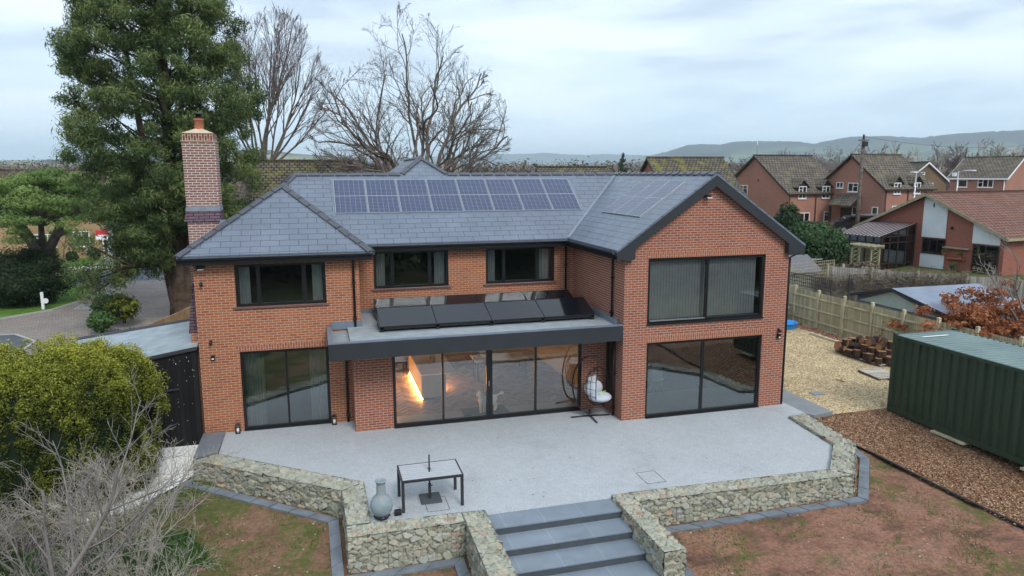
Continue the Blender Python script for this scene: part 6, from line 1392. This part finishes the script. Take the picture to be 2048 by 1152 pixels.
# twin houses with dormers
def place(pk,ang,half):   # origin so that the gable peak stands at pk
    a=math.radians(ang); return (pk[0]+math.sin(a)*half,pk[1]-math.cos(a)*half)
a1=4
t,e,s=house('dormer_house','left one of the two red brick dormer houses, beside the slate gable',place((33.14,42.03),a1,4.95),a1,6.6,9.9,1.6,5.75,9.18,BF,M['tile_grey'],M['brown_pvc'],group='red brick dormer houses')
b=1.6; hwin(t,'g',4.95+.95,4.95+2.4,5.24-b,6.32-b); 
for x in (1.05,3.8): dormer(t,x,x+.9,5.15-b,6.30-b,e,s,M['tile_grey'])
hwin(t,'f',.6,2.5,2.95-b,3.85-b,n=3); hwin(t,'f',4.2,5.4,2.95-b,3.9-b)
pipe(t,.06,-.08,0,e); pipe(t,3.1,-.08,0,e); pipe(t,6.5,-.08,0,e); 
mb=MB(); mb.tube([(.1,4.95,9.18-b),(.1,4.95,10.9-b)],.025,5); 
for k in range(4): mb.tube([(.1-.25,4.95-.2+k*.02,10.2-b+k*.17),(.1+.25,4.95+.2+k*.02,10.2-b+k*.17)],.012,4)
mb.build('tv_aerial',M['alu'],t,local=True)
mb=MB(); mb.box((-.12,4.3,6.7-b),(0,4.5,6.95-b)); mb.build('alarm_box',M['terracotta'],t,local=True)
t,e,s=house('dormer_house','right one of the two red brick dormer houses, with a tiled porch',place((38.63,35.24),a1,3.85),a1,5.5,7.7,1.9,6.25,9.11,BF,M['tile_grey'],M['brown_pvc'],group='red brick dormer houses')
b=1.9
for x in (.9,3.2): dormer(t,x,x+.8,5.68-b,6.66-b,e,s,M['tile_grey'])
hwin(t,'g',3.85+.85,3.85+1.7,6.1-b,6.66-b); hwin(t,'g',3.85-.9,3.85+.3,5.8-b,6.62-b); hwin(t,'g',3.85-3.25,3.85-2.6,3.8-b,4.55-b,n=1); hwin(t,'g',3.85-1.2,3.85-.4,3.7-b,4.5-b,n=1)
mb=MB(); mb.prism([(-1.3,2.5,4.6-b),(0,2.5,5.6-b),(0,5.2,5.6-b),(-1.3,5.2,4.6-b)],(0,0,-.1)); mb.build('porch_roof',M['tile_grey'],t,local=True)
mb=MB(); mb.prism([(0,2.6,4.5-b),(-1.2,2.6,4.5-b),(0,2.6,5.45-b)],(0,.05,0)); mb.box((-1.15,4.95,0),(-1.0,5.1,4.5-b)); mb.box((-.04,2.9,0),(-.02,4.8,4.3-b)); mb.build('porch_front',M['brown_pvc'],t,local=True)
hwin(t,'f',.9,1.7,3.8-b,4.66-b,n=2); pipe(t,.06,-.08,0,e); pipe(t,2.6,-.08,0,e); pipe(t,5.4,-.08,0,e); pipe(t,-.06,6.3,0,6-b)
# house behind with the white verge
t,e,s=house('brown_brick_house','brown brick gable with white bargeboards behind the right dormer house',place((63.1,50.6),70,2.3),70,8,4.6,2.5,6.7,8.75,M['brick_brown'],M['tile_grey'],M['white_pvc'])
hwin(t,'g',1.5,2.0,5.6-2.5,6.3-2.5,n=1); hwin(t,'g',2.6,3.1,7.3-2.5,7.6-2.5,n=1)
# far right house
a=math.radians(-68); Lh=5.3; ox,oy=60.6-Lh*math.cos(a),38.3-Lh*math.sin(a)
t,e,s=house('white_trimmed_house','red brick house with white fascia and windows at the far right edge under the ridge',(ox,oy),-68,Lh,8.4,2.6,7.0,9.15,BF,M['tile_grey'],M['white_pvc'])
hwin(t,'f',.85,1.75,5.95-2.6,6.75-2.6,n=1); hwin(t,'f',2.75,4.2,5.95-2.6,6.8-2.6,n=3); pipe(t,Lh-.08,-.08,0,e,'white_pvc'); 
mb=MB(); mb.box((.2,-.1,e+.1),(.55,.25,e+.5)); mb.build('flue_box',M['white_pvc'],t,local=True)
# roofs showing just over the main ridge
t,e,s=house('brick_house_behind','red brick house whose mossy roof shows behind the peak of the gable wing',place((18.04,34.72),-6,4.6),-6,6.2,9.2,.8,5.6,8.76,BF,M['tile_moss'],M['brown_pvc'])
t,e,s=house('house_behind_ridge','house whose yellow mossed ridge just shows above the slate ridge right of the middle',place((9.6,38.2),-8,4.4),-8,5.6,8.8,.5,5.3,8.02,BF,M['tile_moss'],M['brown_pvc'])
t,e,s=house('cream_gabled_house',"pale ended house with mossy brown roof behind the left end of the ridge",(-12.1,22.6),0,5.4,8.8,-.1,5.35,8.28,M['offwhite'],M['tile_moss'],M['brown_pvc'])
# buff brick house on the left
t,e,s=house('buff_brick_house','buff brick house across the road behind the pine at the left edge',(-46,53),0,18.2,8.4,0,5.35,7.9,M['brick_yellow'],M['tile_brown'],M['white_pvc'])
for x0,x1,z0,z1 in ((12.2,14.6,3.95,5.1),(12.6,14.6,1.05,2.25),(16.0,17.3,1.05,2.45),(4,6.4,3.9,5.1),(4,6.6,1,2.3)): hwin(t,'f',x0,x1,z0,z1,n=3 if x1-x0>1.5 else 2)
t=thing('garage','low white fronted garage beside the buff brick house behind the conifer','garage',(-25,54,0)); mb=MB(); mb.box((-27.6,54,0),(-22,60,2.6)); mb.build('wall',M['white_wall'],t); mb=MB(); mb.box((-27.8,53.8,2.6),(-21.8,60.2,2.75)); mb.build('flat_roof',M['grp'],t); mb=MB(); mb.box((-27.0,53.95,0),(-24.4,54.01,2.2)); mb.build('garage_door',M['grp_edge'],t)
t=thing('sign_board','small red and white board on a post across the road by the buff house','sign',(-26.2,47.5,.1)); mb=MB(); mb.box((-26.25,47.45,.0),(-26.15,47.5,2.9)); mb.build('post',M['white_pvc'],t); mb=MB(); mb.box((-26.7,47.40,2.5),(-25.7,47.44,2.9)); mb.build('red_panel',plain('red_sign',(.62,.03,.05),.5,.4),t); mb=MB(); mb.box((-26.7,47.40,2.1),(-25.7,47.44,2.498)); mb.build('white_panel',M['white_pvc'],t)
# ---- bungalow
bz=1.2; hw_=4.85
t,e,s=house('bungalow','brick bungalow with white rendered panels and a long red tiled roof at the right edge',place((28.78,17.01),7.6,hw_),7.6,16,2*hw_,bz,3.95,6.2,brick('bungalow_brick',(.42,.13,.09),(.30,.09,.065),(.34,.22,.17),mt=.009),M['tile_red'],M['trellis_light'],ov=.45)
def S(sv): return hw_-sv
def gp(name,pts,mt,dep=.03,off=-.02):   # flat piece on the gable, points (s,z)
    mb=MB(); mb.prism([(off,S(a),z-bz) for a,z in pts],(-dep,0,0)); return mb.build(name,mt,t,local=True)
gp('white_panel',[(-.32,3.46),(1.28,3.46),(1.28,5.42),(-.02,6.0),(-.32,5.9)],M['white_wall']); gp('white_panel',[(-.30,1.2),(1.32,1.2),(1.32,2.42),(-.30,2.42)],M['white_wall']); gp('white_panel',[(2.98,3.33),(4.60,3.33),(4.60,3.72),(2.98,4.55)],M['white_wall'])
hwin(t,'g',S(1.30),S(-.22),2.48-bz,3.40-bz,'brown_pvc',3,off=-.02); hwin(t,'g',S(4.6),S(3.07),1.25-bz,3.28-bz,'brown_pvc',2,off=-.02)
gp('plant_shelf',[(1.3,2.9),(2.9,2.9),(2.9,2.98),(1.3,2.98)],M['trellis_light'],.25); gp('plant_shelf',[(1.6,2.25),(2.7,2.25),(2.7,2.33),(1.6,2.33)],M['terracotta'],.22); gp('vent_slot',[(.33,5.35),(.40,5.35),(.40,5.6),(.33,5.6)],M['black'],.02,-.055)
mb=MB(); mb.ball((-.12,S(1.7),4.15-bz),(.08,.08,.1)); mb.build('wall_lamp',M['black'],t,local=True)
BG=t; ca,sa=math.cos(math.radians(7.6)),math.sin(math.radians(7.6))
def BW(x,sv,z):   # bungalow local (x out from gable is negative) to world
    L0=BG.location; y=S(sv); return (L0.x+ca*x-sa*y,L0.y+sa*x+ca*y,z)
# conservatory
t=thing('conservatory','brown framed glass conservatory with a ribbed clear roof on the left of the bungalow gable','conservatory',BW(-1.5,-2.3,bz))
c=[(-3.0,-3.85),(-3.0,-.8),(-.08,-.8),(-.08,-3.85)]; h0,h1=3.52,4.18
mb=MB()
for i,(x,sv) in enumerate(c): mb.bar(BW(x,sv,1.25),BW(x,sv,h0 if x<-1 else h1),.1,.1)
for i in range(1,5): sv=-3.85+3.05*i/5; mb.bar(BW(-3,sv,1.25),BW(-3,sv,h0),.07,.07)
for i in range(1,4): x=-3+2.92*i/4; mb.bar(BW(x,-.8,1.25),BW(x,-.8,h0+(h1-h0)*i/4),.07,.07); mb.bar(BW(x,-3.85,1.25),BW(x,-3.85,h0+(h1-h0)*i/4),.07,.07)
for z in (1.78,3.1,3.5): mb.bar(BW(-3,-3.85,z),BW(-3,-.8,z),.07,.07); mb.bar(BW(-3,-.8,z),BW(-.08,-.8,z),.07,.07); mb.bar(BW(-3,-3.85,z),BW(-.08,-3.85,z),.07,.07)
mb.bar(BW(-.08,-3.85,h1),BW(-.08,-.8,h1),.08,.08); mb.bar(BW(-3,-.8,h0),BW(-.08,-.8,h1),.08,.08)
mb.build('frame',M['brown_pvc'],t)
mb=MB(); 
for i in range(12):
    s0=-3.95+3.25*i/12; s1=s0+3.25/12-.05; mb.prism([BW(-3.25,s0,h0-.02),BW(-3.25,s1,h0-.02),BW(-.05,s1,h1+.06),BW(-.05,s0,h1+.06)],(0,0,.03))
mb.build('roof_sheet',plain('polycarbonate_sheet',(.42,.36,.38),.2,.6,var=.15),t)
mb=MB()
for i in range(13): s0=-3.97+3.25*i/12; mb.bar(BW(-3.27,s0,h0+.02),BW(-.05,s0,h1+.10),.05,.05)
mb.build('glazing_bar',M['brown_pvc'],t)
mb=MB(); mb.prism([BW(-3,-3.85,1.3),BW(-3,-.8,1.3),BW(-3,-.8,3.5),BW(-3,-3.85,3.5)],(.01,0,0)); mb.prism([BW(-3,-.8,1.3),BW(-.08,-.8,1.3),BW(-.08,-.8,h1-.05),BW(-3,-.8,h0-.02)],(0,.01,0)); mb.build('glass_pane',M['glass_far'],t)
mb=MB(); mb.prism([BW(-3.05,-3.9,bz-.5),BW(-3.05,-.75,bz-.5),BW(-3.05,-.75,1.5),BW(-3.05,-3.9,1.5)],(.05,0,0)); mb.prism([BW(-3,-.76,bz-.5),BW(-.05,-.76,bz-.5),BW(-.05,-.76,1.4),BW(-3,-.76,1.4)],(0,.05,0)); mb.build('dwarf_wall',BF,t)
mb=MB(); mb.prism([BW(-3,-3.85,1.3),BW(-3,-.8,1.3),BW(-.08,-.8,1.3),BW(-.08,-3.85,1.3)],(0,0,-.05)); mb.build('floor',M['pallet'],t)
mb=MB(); 
for sv in (-3.1,-2.3): q=BW(-2.2,sv,1.3); mb.box((q[0]-.25,q[1]-.25,1.3),(q[0]+.25,q[1]+.25,1.75)); mb.box((q[0]+.2,q[1]-.25,1.75),(q[0]+.3,q[1]+.25,2.3))
tag(mb.build('cane_chairs',M['pallet']),'pale cane seats inside the conservatory','chair')
# trellis arch
t=thing('trellis_arch','weathered timber trellis arch standing in front of the conservatory','garden arch',BW(-4.6,-.6,1.1))
mb=MB()
for x in (-5.0,-4.3):
    for sv in (-1.3,.15): mb.bar(BW(x,sv,.9),BW(x,sv,3.05),.08,.08)
mb.build('post',M['trellis_light'],t)
mb=MB()
for sv in (-1.3,.15):
    for k in range(7):
        z=1.2+k*.26; mb.bar(BW(-5,sv,z),BW(-4.3,sv,z+.26),.03,.02); mb.bar(BW(-5,sv,z+.26),BW(-4.3,sv,z),.03,.02)
mb.build('lattice',M['trellis_light'],t)
mb=MB()
for x in (-5.0,-4.3): mb.bar(BW(x,-1.6,3.0),BW(x,.45,3.0),.06,.10)
for k in range(6): sv=-1.45+k*.35; mb.bar(BW(-5.2,sv,3.1),BW(-4.1,sv,3.1),.05,.08)
mb.build('top_beam',M['trellis_light'],t)
def pot(x,y,z,r,label,mt='terracotta'):
    t=thing('plant_pot',label,'plant pot',(x,y,z)); mb=MB(); mb.lathe([(r*.7,0),(r,r*1.3),(r*1.08,r*1.35),(r*.9,r*1.25)],(x,y,z),14); mb.build('pot',M[mt],t); foliage('plant',[((x,y,z+r*1.9),(r*1.3,r*1.3,r*.9),60,.45)],.10,.5,M['lf_green'],t,int(x*7)); 
q=BW(-.5,2.3,1.75); pot(q[0],q[1],1.62,.2,'hanging green pot on the bungalow wall between window and door','lf_green')
q=BW(-.35,1.5,2.5); pot(q[0],q[1],2.5,.13,'small pot below the right corner of the bungalow window')
q=BW(-.35,2.5,2.4); pot(q[0],q[1],2.38,.13,'small pot on the bungalow wall shelf near the door')
# grey fence in front of the bungalow
t=thing('grey_fence','weathered silver grey board fence between the felt roofed shed and the bungalow','fence',(22,8,.6))
A=Vector((17.4,12.2,0)); B=Vector((28.5,2.6,0)); n=7
for i in range(n+1):
    p=A.lerp(B,i/n); z=terr(p.x,p.y)-.1; mb=MB(); mb.bar((p.x-.05,p.y-.06,z),(p.x-.05,p.y-.06,2.72-.05*i),.1,.1); mb.build('post',M['trellis_light'],t)
    if i<n:
        q=A.lerp(B,(i+1)/n); mb=MB(); mb.prism([(p.x,p.y,.2),(q.x,q.y,.2),(q.x,q.y,2.60-.05*(i+1)),(p.x,p.y,2.60-.05*i)],(.02,.02,0)); mb.build('board_panel',M['fence_grey'],t)
# neighbour's felt roofed shed by the fence
t=thing('felt_roofed_shed','low shed with a blue grey felt roof and pale green end just over the fence','shed',(17.5,5.5,.1))
x0,x1=15.35,20.2; y0,ym,y1=2.75,5.75,8.15; ze_,zp_=1.88,2.52
mb=MB(); mb.prism([(x0+.25,y0+.2,0),(x0+.25,y1-.2,0),(x0+.25,y1-.2,ze_-.03),(x0+.25,ym,zp_-.1),(x0+.25,y0+.2,ze_-.03)],(x1-x0-.5,0,0)); mb.build('board_wall',M['shed_wood'],t)
mb=MB(); mb.prism([(x0,y0,ze_),(x1,y0,ze_),(x1,ym,zp_),(x0,ym,zp_)],(0,0,-.04)); mb.prism([(x0,ym,zp_),(x1,ym,zp_),(x1,y1,ze_),(x0,y1,ze_)],(0,0,-.04)); mb.build('felt_roof',plain('blue_grey_felt',(.22,.26,.33),.7,.3,var=.13,scale=1.5,bump=.2),t)
mb=MB(); mb.prism([(x0+.23,y0+.6,ze_-.25),(x0+.23,y1-.4,ze_-.22),(x0+.23,ym+.1,zp_-.18)],(-.04,0,0)); mb.build('pale_gable_sheet',plain('pale_green_sheet',(.46,.54,.49),.4,.4,var=.08),t)
mb=MB(); mb.bar((x0-.02,y0,ze_-.04),(x0-.02,ym,zp_-.04),.03,.12); mb.bar((x0-.02,ym,zp_-.04),(x0-.02,y1,ze_-.04),.03,.12); mb.build('bargeboard',M['trellis_dark'],t)
t=thing('garden_shed','small grey boarded shed with a sloping felt roof just right of the house corner','shed',(17,15.3,.5))
mb=MB(); mb.prism([(15.6,14.3,.2),(15.6,16.7,.2),(15.6,16.7,2.1),(15.6,15.5,2.72),(15.6,14.3,2.1)],(2.9,0,0)); mb.build('board_wall',M['shed_wood'],t)
mb=MB(); mb.prism([(15.4,14.05,2.02),(18.7,14.05,2.02),(18.7,15.5,2.84),(15.4,15.5,2.84)],(0,0,-.05)); mb.prism([(15.4,15.5,2.84),(18.7,15.5,2.84),(18.7,16.95,2.02),(15.4,16.95,2.02)],(0,0,-.05)); mb.build('felt_roof',plain('dark_shed_felt',(.15,.15,.165),.8,.2,var=.1),t)
src=[o for o in SC.objects if o.name=='rotary_dryer'][0]; c_=copy_tree(src); c_.location=(19.2,15.9,1.55); tag(c_,'white rotary dryer in the neighbouring garden above the small shed','clothes dryer')
t=thing('garden_ornament','pale stone ornament with rocks around a small pond left of the conservatory','ornament',(22.0,17.0,1.2)); mb=MB(); mb.lathe([(.22,0),(.15,.1),(.10,.5),(.28,.62),(.30,.7),(.1,.75),(.08,.95),(0,1.0)],(21.6,15.9,1.15),12); mb.build('urn',M['stone'],t); mb=MB(); r=random.Random(2)
for k in range(26): a=r.uniform(0,6.28); q=r.uniform(.5,1.1); s_=r.uniform(.1,.22); mb.ball((21.6+q*math.cos(a),15.9+q*math.sin(a)*.7,1.12),(s_,s_,s_*.7),n=7,k=5)
mb.build('rocks',M['riser'],t)
# pole, lamps, cars
t=thing('utility_pole','tall brown timber utility pole with fittings on top behind the laurels','utility pole',(29.7,24.1,1.5)); mb=MB(); mb.tube([(29.7,24.1,1.2),(29.7,24.1,9.95)],[.16,.11],10); mb.build('pole_shaft',M['bark'],t)
mb=MB(); mb.tube([(29.7,24.1,9.95),(29.7,24.1,10.25)],.07,8); mb.box((29.55,23.85,9.4),(29.9,24.05,9.75)); mb.bar((29.4,24.3,9.85),(30.0,23.9,9.85),.06,.06)
for k in range(6): mb.box((29.58,23.97,3+k*.9),(29.82,24.0,3.04+k*.9))
mb.build('fittings',M['black_pvc'],t)
mb=MB()
for (b_,zz) in (((63,30,11.5),.0),((58,60,10.6),.0)):
    P=[]; 
    for i in range(13): q=i/12; P.append((29.7+(b_[0]-29.7)*q,24.1+(b_[1]-24.1)*q,10.1+(b_[2]-10.1)*q-1.2*4*q*(1-q)))
    mb.tube(P,.012,4,cap=False)
tag(mb.build('overhead_wire',M['black_pvc']),'thin overhead wires running off from the utility pole','wire')
def lamp(x,y,zt,label,d):
    t=thing('street_lamp',label,'street lamp',(x,y,1.6),0,'pale street lamps'); mb=MB(); mb.tube([(x,y,1.4),(x,y,zt)],[.05,.035],8); mb.build('lamp_post',M['alu'],t); mb=MB(); mb.tube([(x,y,zt-.1),(x+d*.5,y-abs(d)*.3,zt+.05),(x+d*1.3,y-abs(d)*.8,zt+.06)],.03,6); mb.build('arm',M['alu'],t); mb=MB(); mb.box((x+d*1.1-.22,y-abs(d)*.9-.1,zt),(x+d*1.1+.22,y-abs(d)*.7+.1,zt+.09),bev=.02); mb.build('lamp_head',M['white_pvc'],t)
lamp(35.3,24.7,7.5,'nearer pale street lamp in front of the right dormer house',-.7); lamp(46.8,31.5,7.65,'farther pale street lamp left of the white trimmed house',.8)
def car(x,y,z,a,label,col):
    t=thing('parked_car',label,'car',(x,y,z),a,'dark cars parked below the dormer houses'); m_=plain('car_paint',col,.25,.6,var=.03)
    prof=[(-2.15,.35),(-2.2,.75),(-1.95,.98),(-1.5,1.05),(-.95,1.42),(.55,1.46),(1.25,1.05),(1.95,.9),(2.15,.65),(2.15,.35)]
    mb=MB(); mb.prism([(px_,-.85,pz) for px_,pz in prof],(0,1.7,0)); mb.build('body',m_,t,local=True)
    gs=MB(); 
    for yy,sg in ((-.86,-1),(.86,1)): gs.prism([(-1.3,yy,1.04),(-.88,yy,1.36),(.5,yy,1.40),(1.08,yy,1.04)],(0,-.01*-sg,0))
    gs.prism([(.62,-.72,1.42),(1.2,-.78,1.08),(1.2,.78,1.08),(.62,.72,1.42)],(.02,0,.02)); gs.prism([(-1.02,-.72,1.38),(-1.46,-.78,1.08),(-1.46,.78,1.08),(-1.02,.72,1.38)],(-.02,0,.02)); gs.build('window',M['glass_far'],t,local=True)
    for wx in (-1.35,1.35):
        for wy in (-.86,.86): w=MB(); w.tube([(wx,wy-.1,.32),(wx,wy+.1,.32)],.32,16); o=w.build('wheel',M['black_pvc'],t,local=True); w=MB(); w.tube([(wx,wy-.105,.32),(wx,wy+.105,.32)],.19,12); w.build('rim',M['alu'],o,local=True)
    for hy in (-.6,.6): w=MB(); w.box((2.1,hy-.15,.62),(2.17,hy+.15,.76)); w.build('headlight',M['white_pvc'],t,local=True)
car(34.3,29.0,2.6,-.5,'black parked car in front of the porch of the right dormer house',(.012,.013,.016)); car(36.6,30.2,2.6,-.4,'silver grey parked car right of the utility pole',(.14,.16,.18))
mb=MB(); mb.box((34,27,1.4),(39.5,32,2.58)); tag(mb.build('parking_bank',M['asphalt'],kind='structure'))
# ------------------------------------------------------------------ distant trees
def tree_kind(seed,h,mat,twig):
    t=bpy.data.objects.new('distant_tree',None); COL.objects.link(t); rg=random.Random(seed); out=[]
    par=dict(seg=.9,wig=.09,up=.03,taper=.35,kids=(7,6,5),start=.25,ang=(.35,.8),lr=(.42,.62),rmin=.03)
    for k in range(7): grow(out,(0,0,h*.22+rg.uniform(0,.8)),(rg.uniform(-.9,.9),rg.uniform(-.9,.9),1),h*.62,.15,3,rg,par)
    mb=MB(); mb.tube([(0,0,-.5),(0,0,h*.3)],[.38,.26],8); mb.build('trunk',mat,t,local=True); branches('crown',out,twig,t,local=True); return t
TK=[tree_kind(1,11,M['bark'],M['bark_grey']),tree_kind(2,10,M['bark'],M['bark_purple']),tree_kind(3,12,M['bark'],M['bark_lichen'])]
spots=[((1835,300),105,1.0,'pale slim bare tree standing highest behind the brown brick gable',2),((1640,318),120,.75,'bare tree behind the ridge gap between the two dormer houses',0),((1590,310),125,.8,'bare tree rising behind the ridge of the left dormer house',1),((1560,315),130,.7,'bare tree at the left shoulder of the left dormer house roof',0),((1760,300),115,.85,'rounded bare tree behind the right dormer house ridge',1),((1690,303),122,.8,'bare tree behind the utility pole',0),((1900,300),112,.85,'bare tree left behind the white trimmed house',1),((1945,292),118,1.0,'broad bare tree behind the white trimmed house roof',0),((1995,296),116,.95,'second broad bare tree behind the white trimmed house roof',2),((2035,300),112,.9,'bare tree at the far right edge above the roofs',1),((1790,304),125,.8,'bare tree between the right dormer house and the slim pale tree',2),((1480,322),130,.6,'small bare tree behind the peak of the mossy roof',1),((760,300),85,.75,'thicket-like bare tree low behind the big twisted tree',1),((700,306),90,.7,'low bare tree left of the big twisted tree',0),((885,318),95,.6,'low bare tree right of the big twisted tree trunk',2)]
for i,((u,v),D,sc,lb,k) in enumerate(spots):
    d=px(u,v); h_=math.hypot(d.x,d.y); P=CAM_POS+d*(D/h_); top=P.z; base=1.2 if u>1200 else 0; 
    o=TK[k] if i in (2,1,0) and TK[k].get('label') is None else copy_tree(TK[k])
    H=[11,10,12][k]*.98; s_=(top-base)/H; o.location=(P.x,P.y,base); o.scale=(s_,)*3; o.rotation_euler=(0,0,i*1.3); tag(o,lb,'tree','bare trees beyond the houses')
t=thing('dark_conifer','small dark conifer standing above the woods right of the slate ridge middle','tree',(0,0,0)); 
d=px(1245,312); P=CAM_POS+d*(150/math.hypot(d.x,d.y)); t.location=(P.x,P.y,0); tp=P.z
cl=[((P.x+random.uniform(-.3,.3),P.y,tp-k*.9),(.35+k*.36,.35+k*.36,.6),120,.4) for k in range(8)]; foliage('crown',cl,.5,.4,M['lf_dark'],t,91,droop=.4,shell=.3); mb=MB(); mb.tube([(P.x,P.y,-.2),(P.x,P.y,tp-.5)],[.25,.05],6); mb.build('trunk',M['bark'],t)
# woods as one mass of crowns over the plain
rg=random.Random(44); cl=[]; 
for k in range(1900):
    az=rg.uniform(-.62,1.15)+YAW*.0; D=150*math.exp(rg.random()**.75*1.9); h=max(6.5,7.5+D*(347-(321.5+15*rg.random()**1.6))/FPX); x,y=CAM_POS.x+D*math.sin(az),CAM_POS.y+D*math.cos(az)
    if az<-.2 and D<210: continue
    n_=int(260 if D<300 else 230); sc=max(1,D/260)
    cl.append(((x,y,h*.5),(h*.7,h*.7,h*.55),n_,rg.uniform(.25,.75) if rg.random()<.93 else .95))
rngw=np.random.default_rng(4)
foliage('far_woodland',cl,1.0,.5,M['lf_wood'],None,92,shell=.25,label='brown winter woodland spreading over the plain beyond the houses',kind='stuff',cat='woodland')
# trees and hedge at the bottom of the garden, behind the camera: seen in the glass
cl=[]
for k in range(190):
    x=rg.uniform(-45,60); y=-27-rg.random()*18; h=rg.uniform(3.5,10); cl.append(((x,y,h*.5-1),(2.6,2.2,h*.5),230,rg.uniform(.1,.8)))
for k in range(60): x=-24-rg.random()*6; y=-40+k*.7; cl.append(((x,y,2),(2.2,2,3),120,rg.uniform(.3,.6)))
for k in range(60): x=24+rg.random()*6; y=-44+k*.7; cl.append(((x,y,2),(2.2,2,3),120,rg.uniform(.3,.6)))
foliage('garden_boundary_trees',cl,.7,.5,M['lf_dark'],None,93,shell=.4,label='dark evergreen belt at the bottom of the garden',kind='stuff',cat='trees')
# ------------------------------------------------------------------ hills
N=NM('wooded_hill',.95,.05); p=N.obj(); vo=N.n('TexVoronoi',{'Vector':N.n('Mapping',{'Vector':p,'Scale':(1,1,2.5)}).outputs[0],'Scale':.0042}); g=N.n('SeparateColor',{'Color':vo.outputs['Color']}).outputs[0]
c=N.ramp(g,[(0,(.035,.04,.03)),(.55,(.06,.06,.045)),(.74,(.09,.125,.06)),(.88,(.15,.16,.09)),(1,(.05,.05,.04))],'CONSTANT'); c=N.mix(.9,c,N.ramp(N.noise(p,.006,9,.75),[(.40,.45),(.60,1.7)]),'MULTIPLY')
sp=N.n('SeparateXYZ',{'Vector':p}); up=N.n('MapRange',{'Value':sp.outputs[2],1:90.0,2:150.0}).outputs[0]; N.link(N.mix(up,c,(.035,.038,.028)),'Base Color'); M['hill']=N.m
def hills(name,prof,D,depth,rough,seed):
    """skyline profile in photo pixels at distance D: a solid ridge rising from the plain"""
    us=np.arange(prof[0][0],prof[-1][0]+1,5); V=[]; rows=9; n=len(us)
    for j in range(rows):
        q=j/(rows-1)
        for i,u in enumerate(us):
            v=np.interp(u,[a for a,b in prof],[b for a,b in prof]); d=px(float(u),float(v)); h=math.hypot(d.x,d.y); zt=CAM_POS.z+D*d.z/h
            k=max(0,1-abs(q-.55)/.55) if q<.55 else max(0,1-(q-.55)/.45*.9)
            rr=D-depth*.55+depth*q; z=-3+(zt+3)*(math.sin(min(1,k)*PI/2)**1.1)
            z+=noise.fractal(Vector((u*.012,j*.9,seed)),1,2,4)*rough*math.sin(PI*min(1,q*1.0))*(1 if abs(q-.55)>.08 else .25)
            if abs(q-.55)<.09: z+=(noise.fractal(Vector((u*.11,seed,1)),1,2,3)+.3*noise.noise(Vector((u*.5,seed,4))))*D*.0011
            V.append((CAM_POS.x+rr*d.x/h,CAM_POS.y+rr*d.y/h,max(-3,z) if q not in (0,) else -3))
    F=np.array([(j*n+i,j*n+i+1,(j+1)*n+i+1,(j+1)*n+i) for j in range(rows-1) for i in range(n-1)])
    return npmesh(name,np.array(V),F,M['hill'],kind='structure',smooth=True)
hills('wooded_hill',[(1180,330),(1250,322),(1300,311),(1340,302),(1375,291),(1400,289),(1440,290),(1465,284),(1500,282.5),(1600,283),(1625,287.5),(1700,274),(1760,272),(1840,277),(1900,270),(1960,265),(2048,261),(2200,255),(2500,250),(2900,262)],4200,1900,14,3)
hills('distant_hills',[(-300,326),(0,328),(300,322),(700,322),(900,311),(960,308.5),(1060,307.5),(1090,305.5),(1140,309),(1180,309.5),(1210,308),(1300,310.5),(1500,312),(1700,315)],7600,1500,8,7)
hills('left_hill',[(-400,322),(-100,320),(60,321),(120,318),(200,312),(320,308),(450,300),(540,301),(580,307),(640,311),(690,318),(740,326),(800,334)],2300,900,6,9)
# ------------------------------------------------------------------ haze
mb=MB(); mb.box((-8600,-8600,-6),(8600,8600,285)); hz=mb.build('haze',bpy.data.materials.new('haze_air'),kind='stuff',uv=False)
hm=hz.data.materials[0]; hm.use_nodes=True; nt=hm.node_tree; nt.nodes.clear(); ho=nt.nodes.new('ShaderNodeOutputMaterial'); pv=nt.nodes.new('ShaderNodeVolumePrincipled'); pv.inputs['Color'].default_value=(.74,.88,1,1); pv.inputs['Density'].default_value=.00019; pv.inputs['Anisotropy'].default_value=.2
nt.links.new(pv.outputs[0],ho.inputs['Volume'])
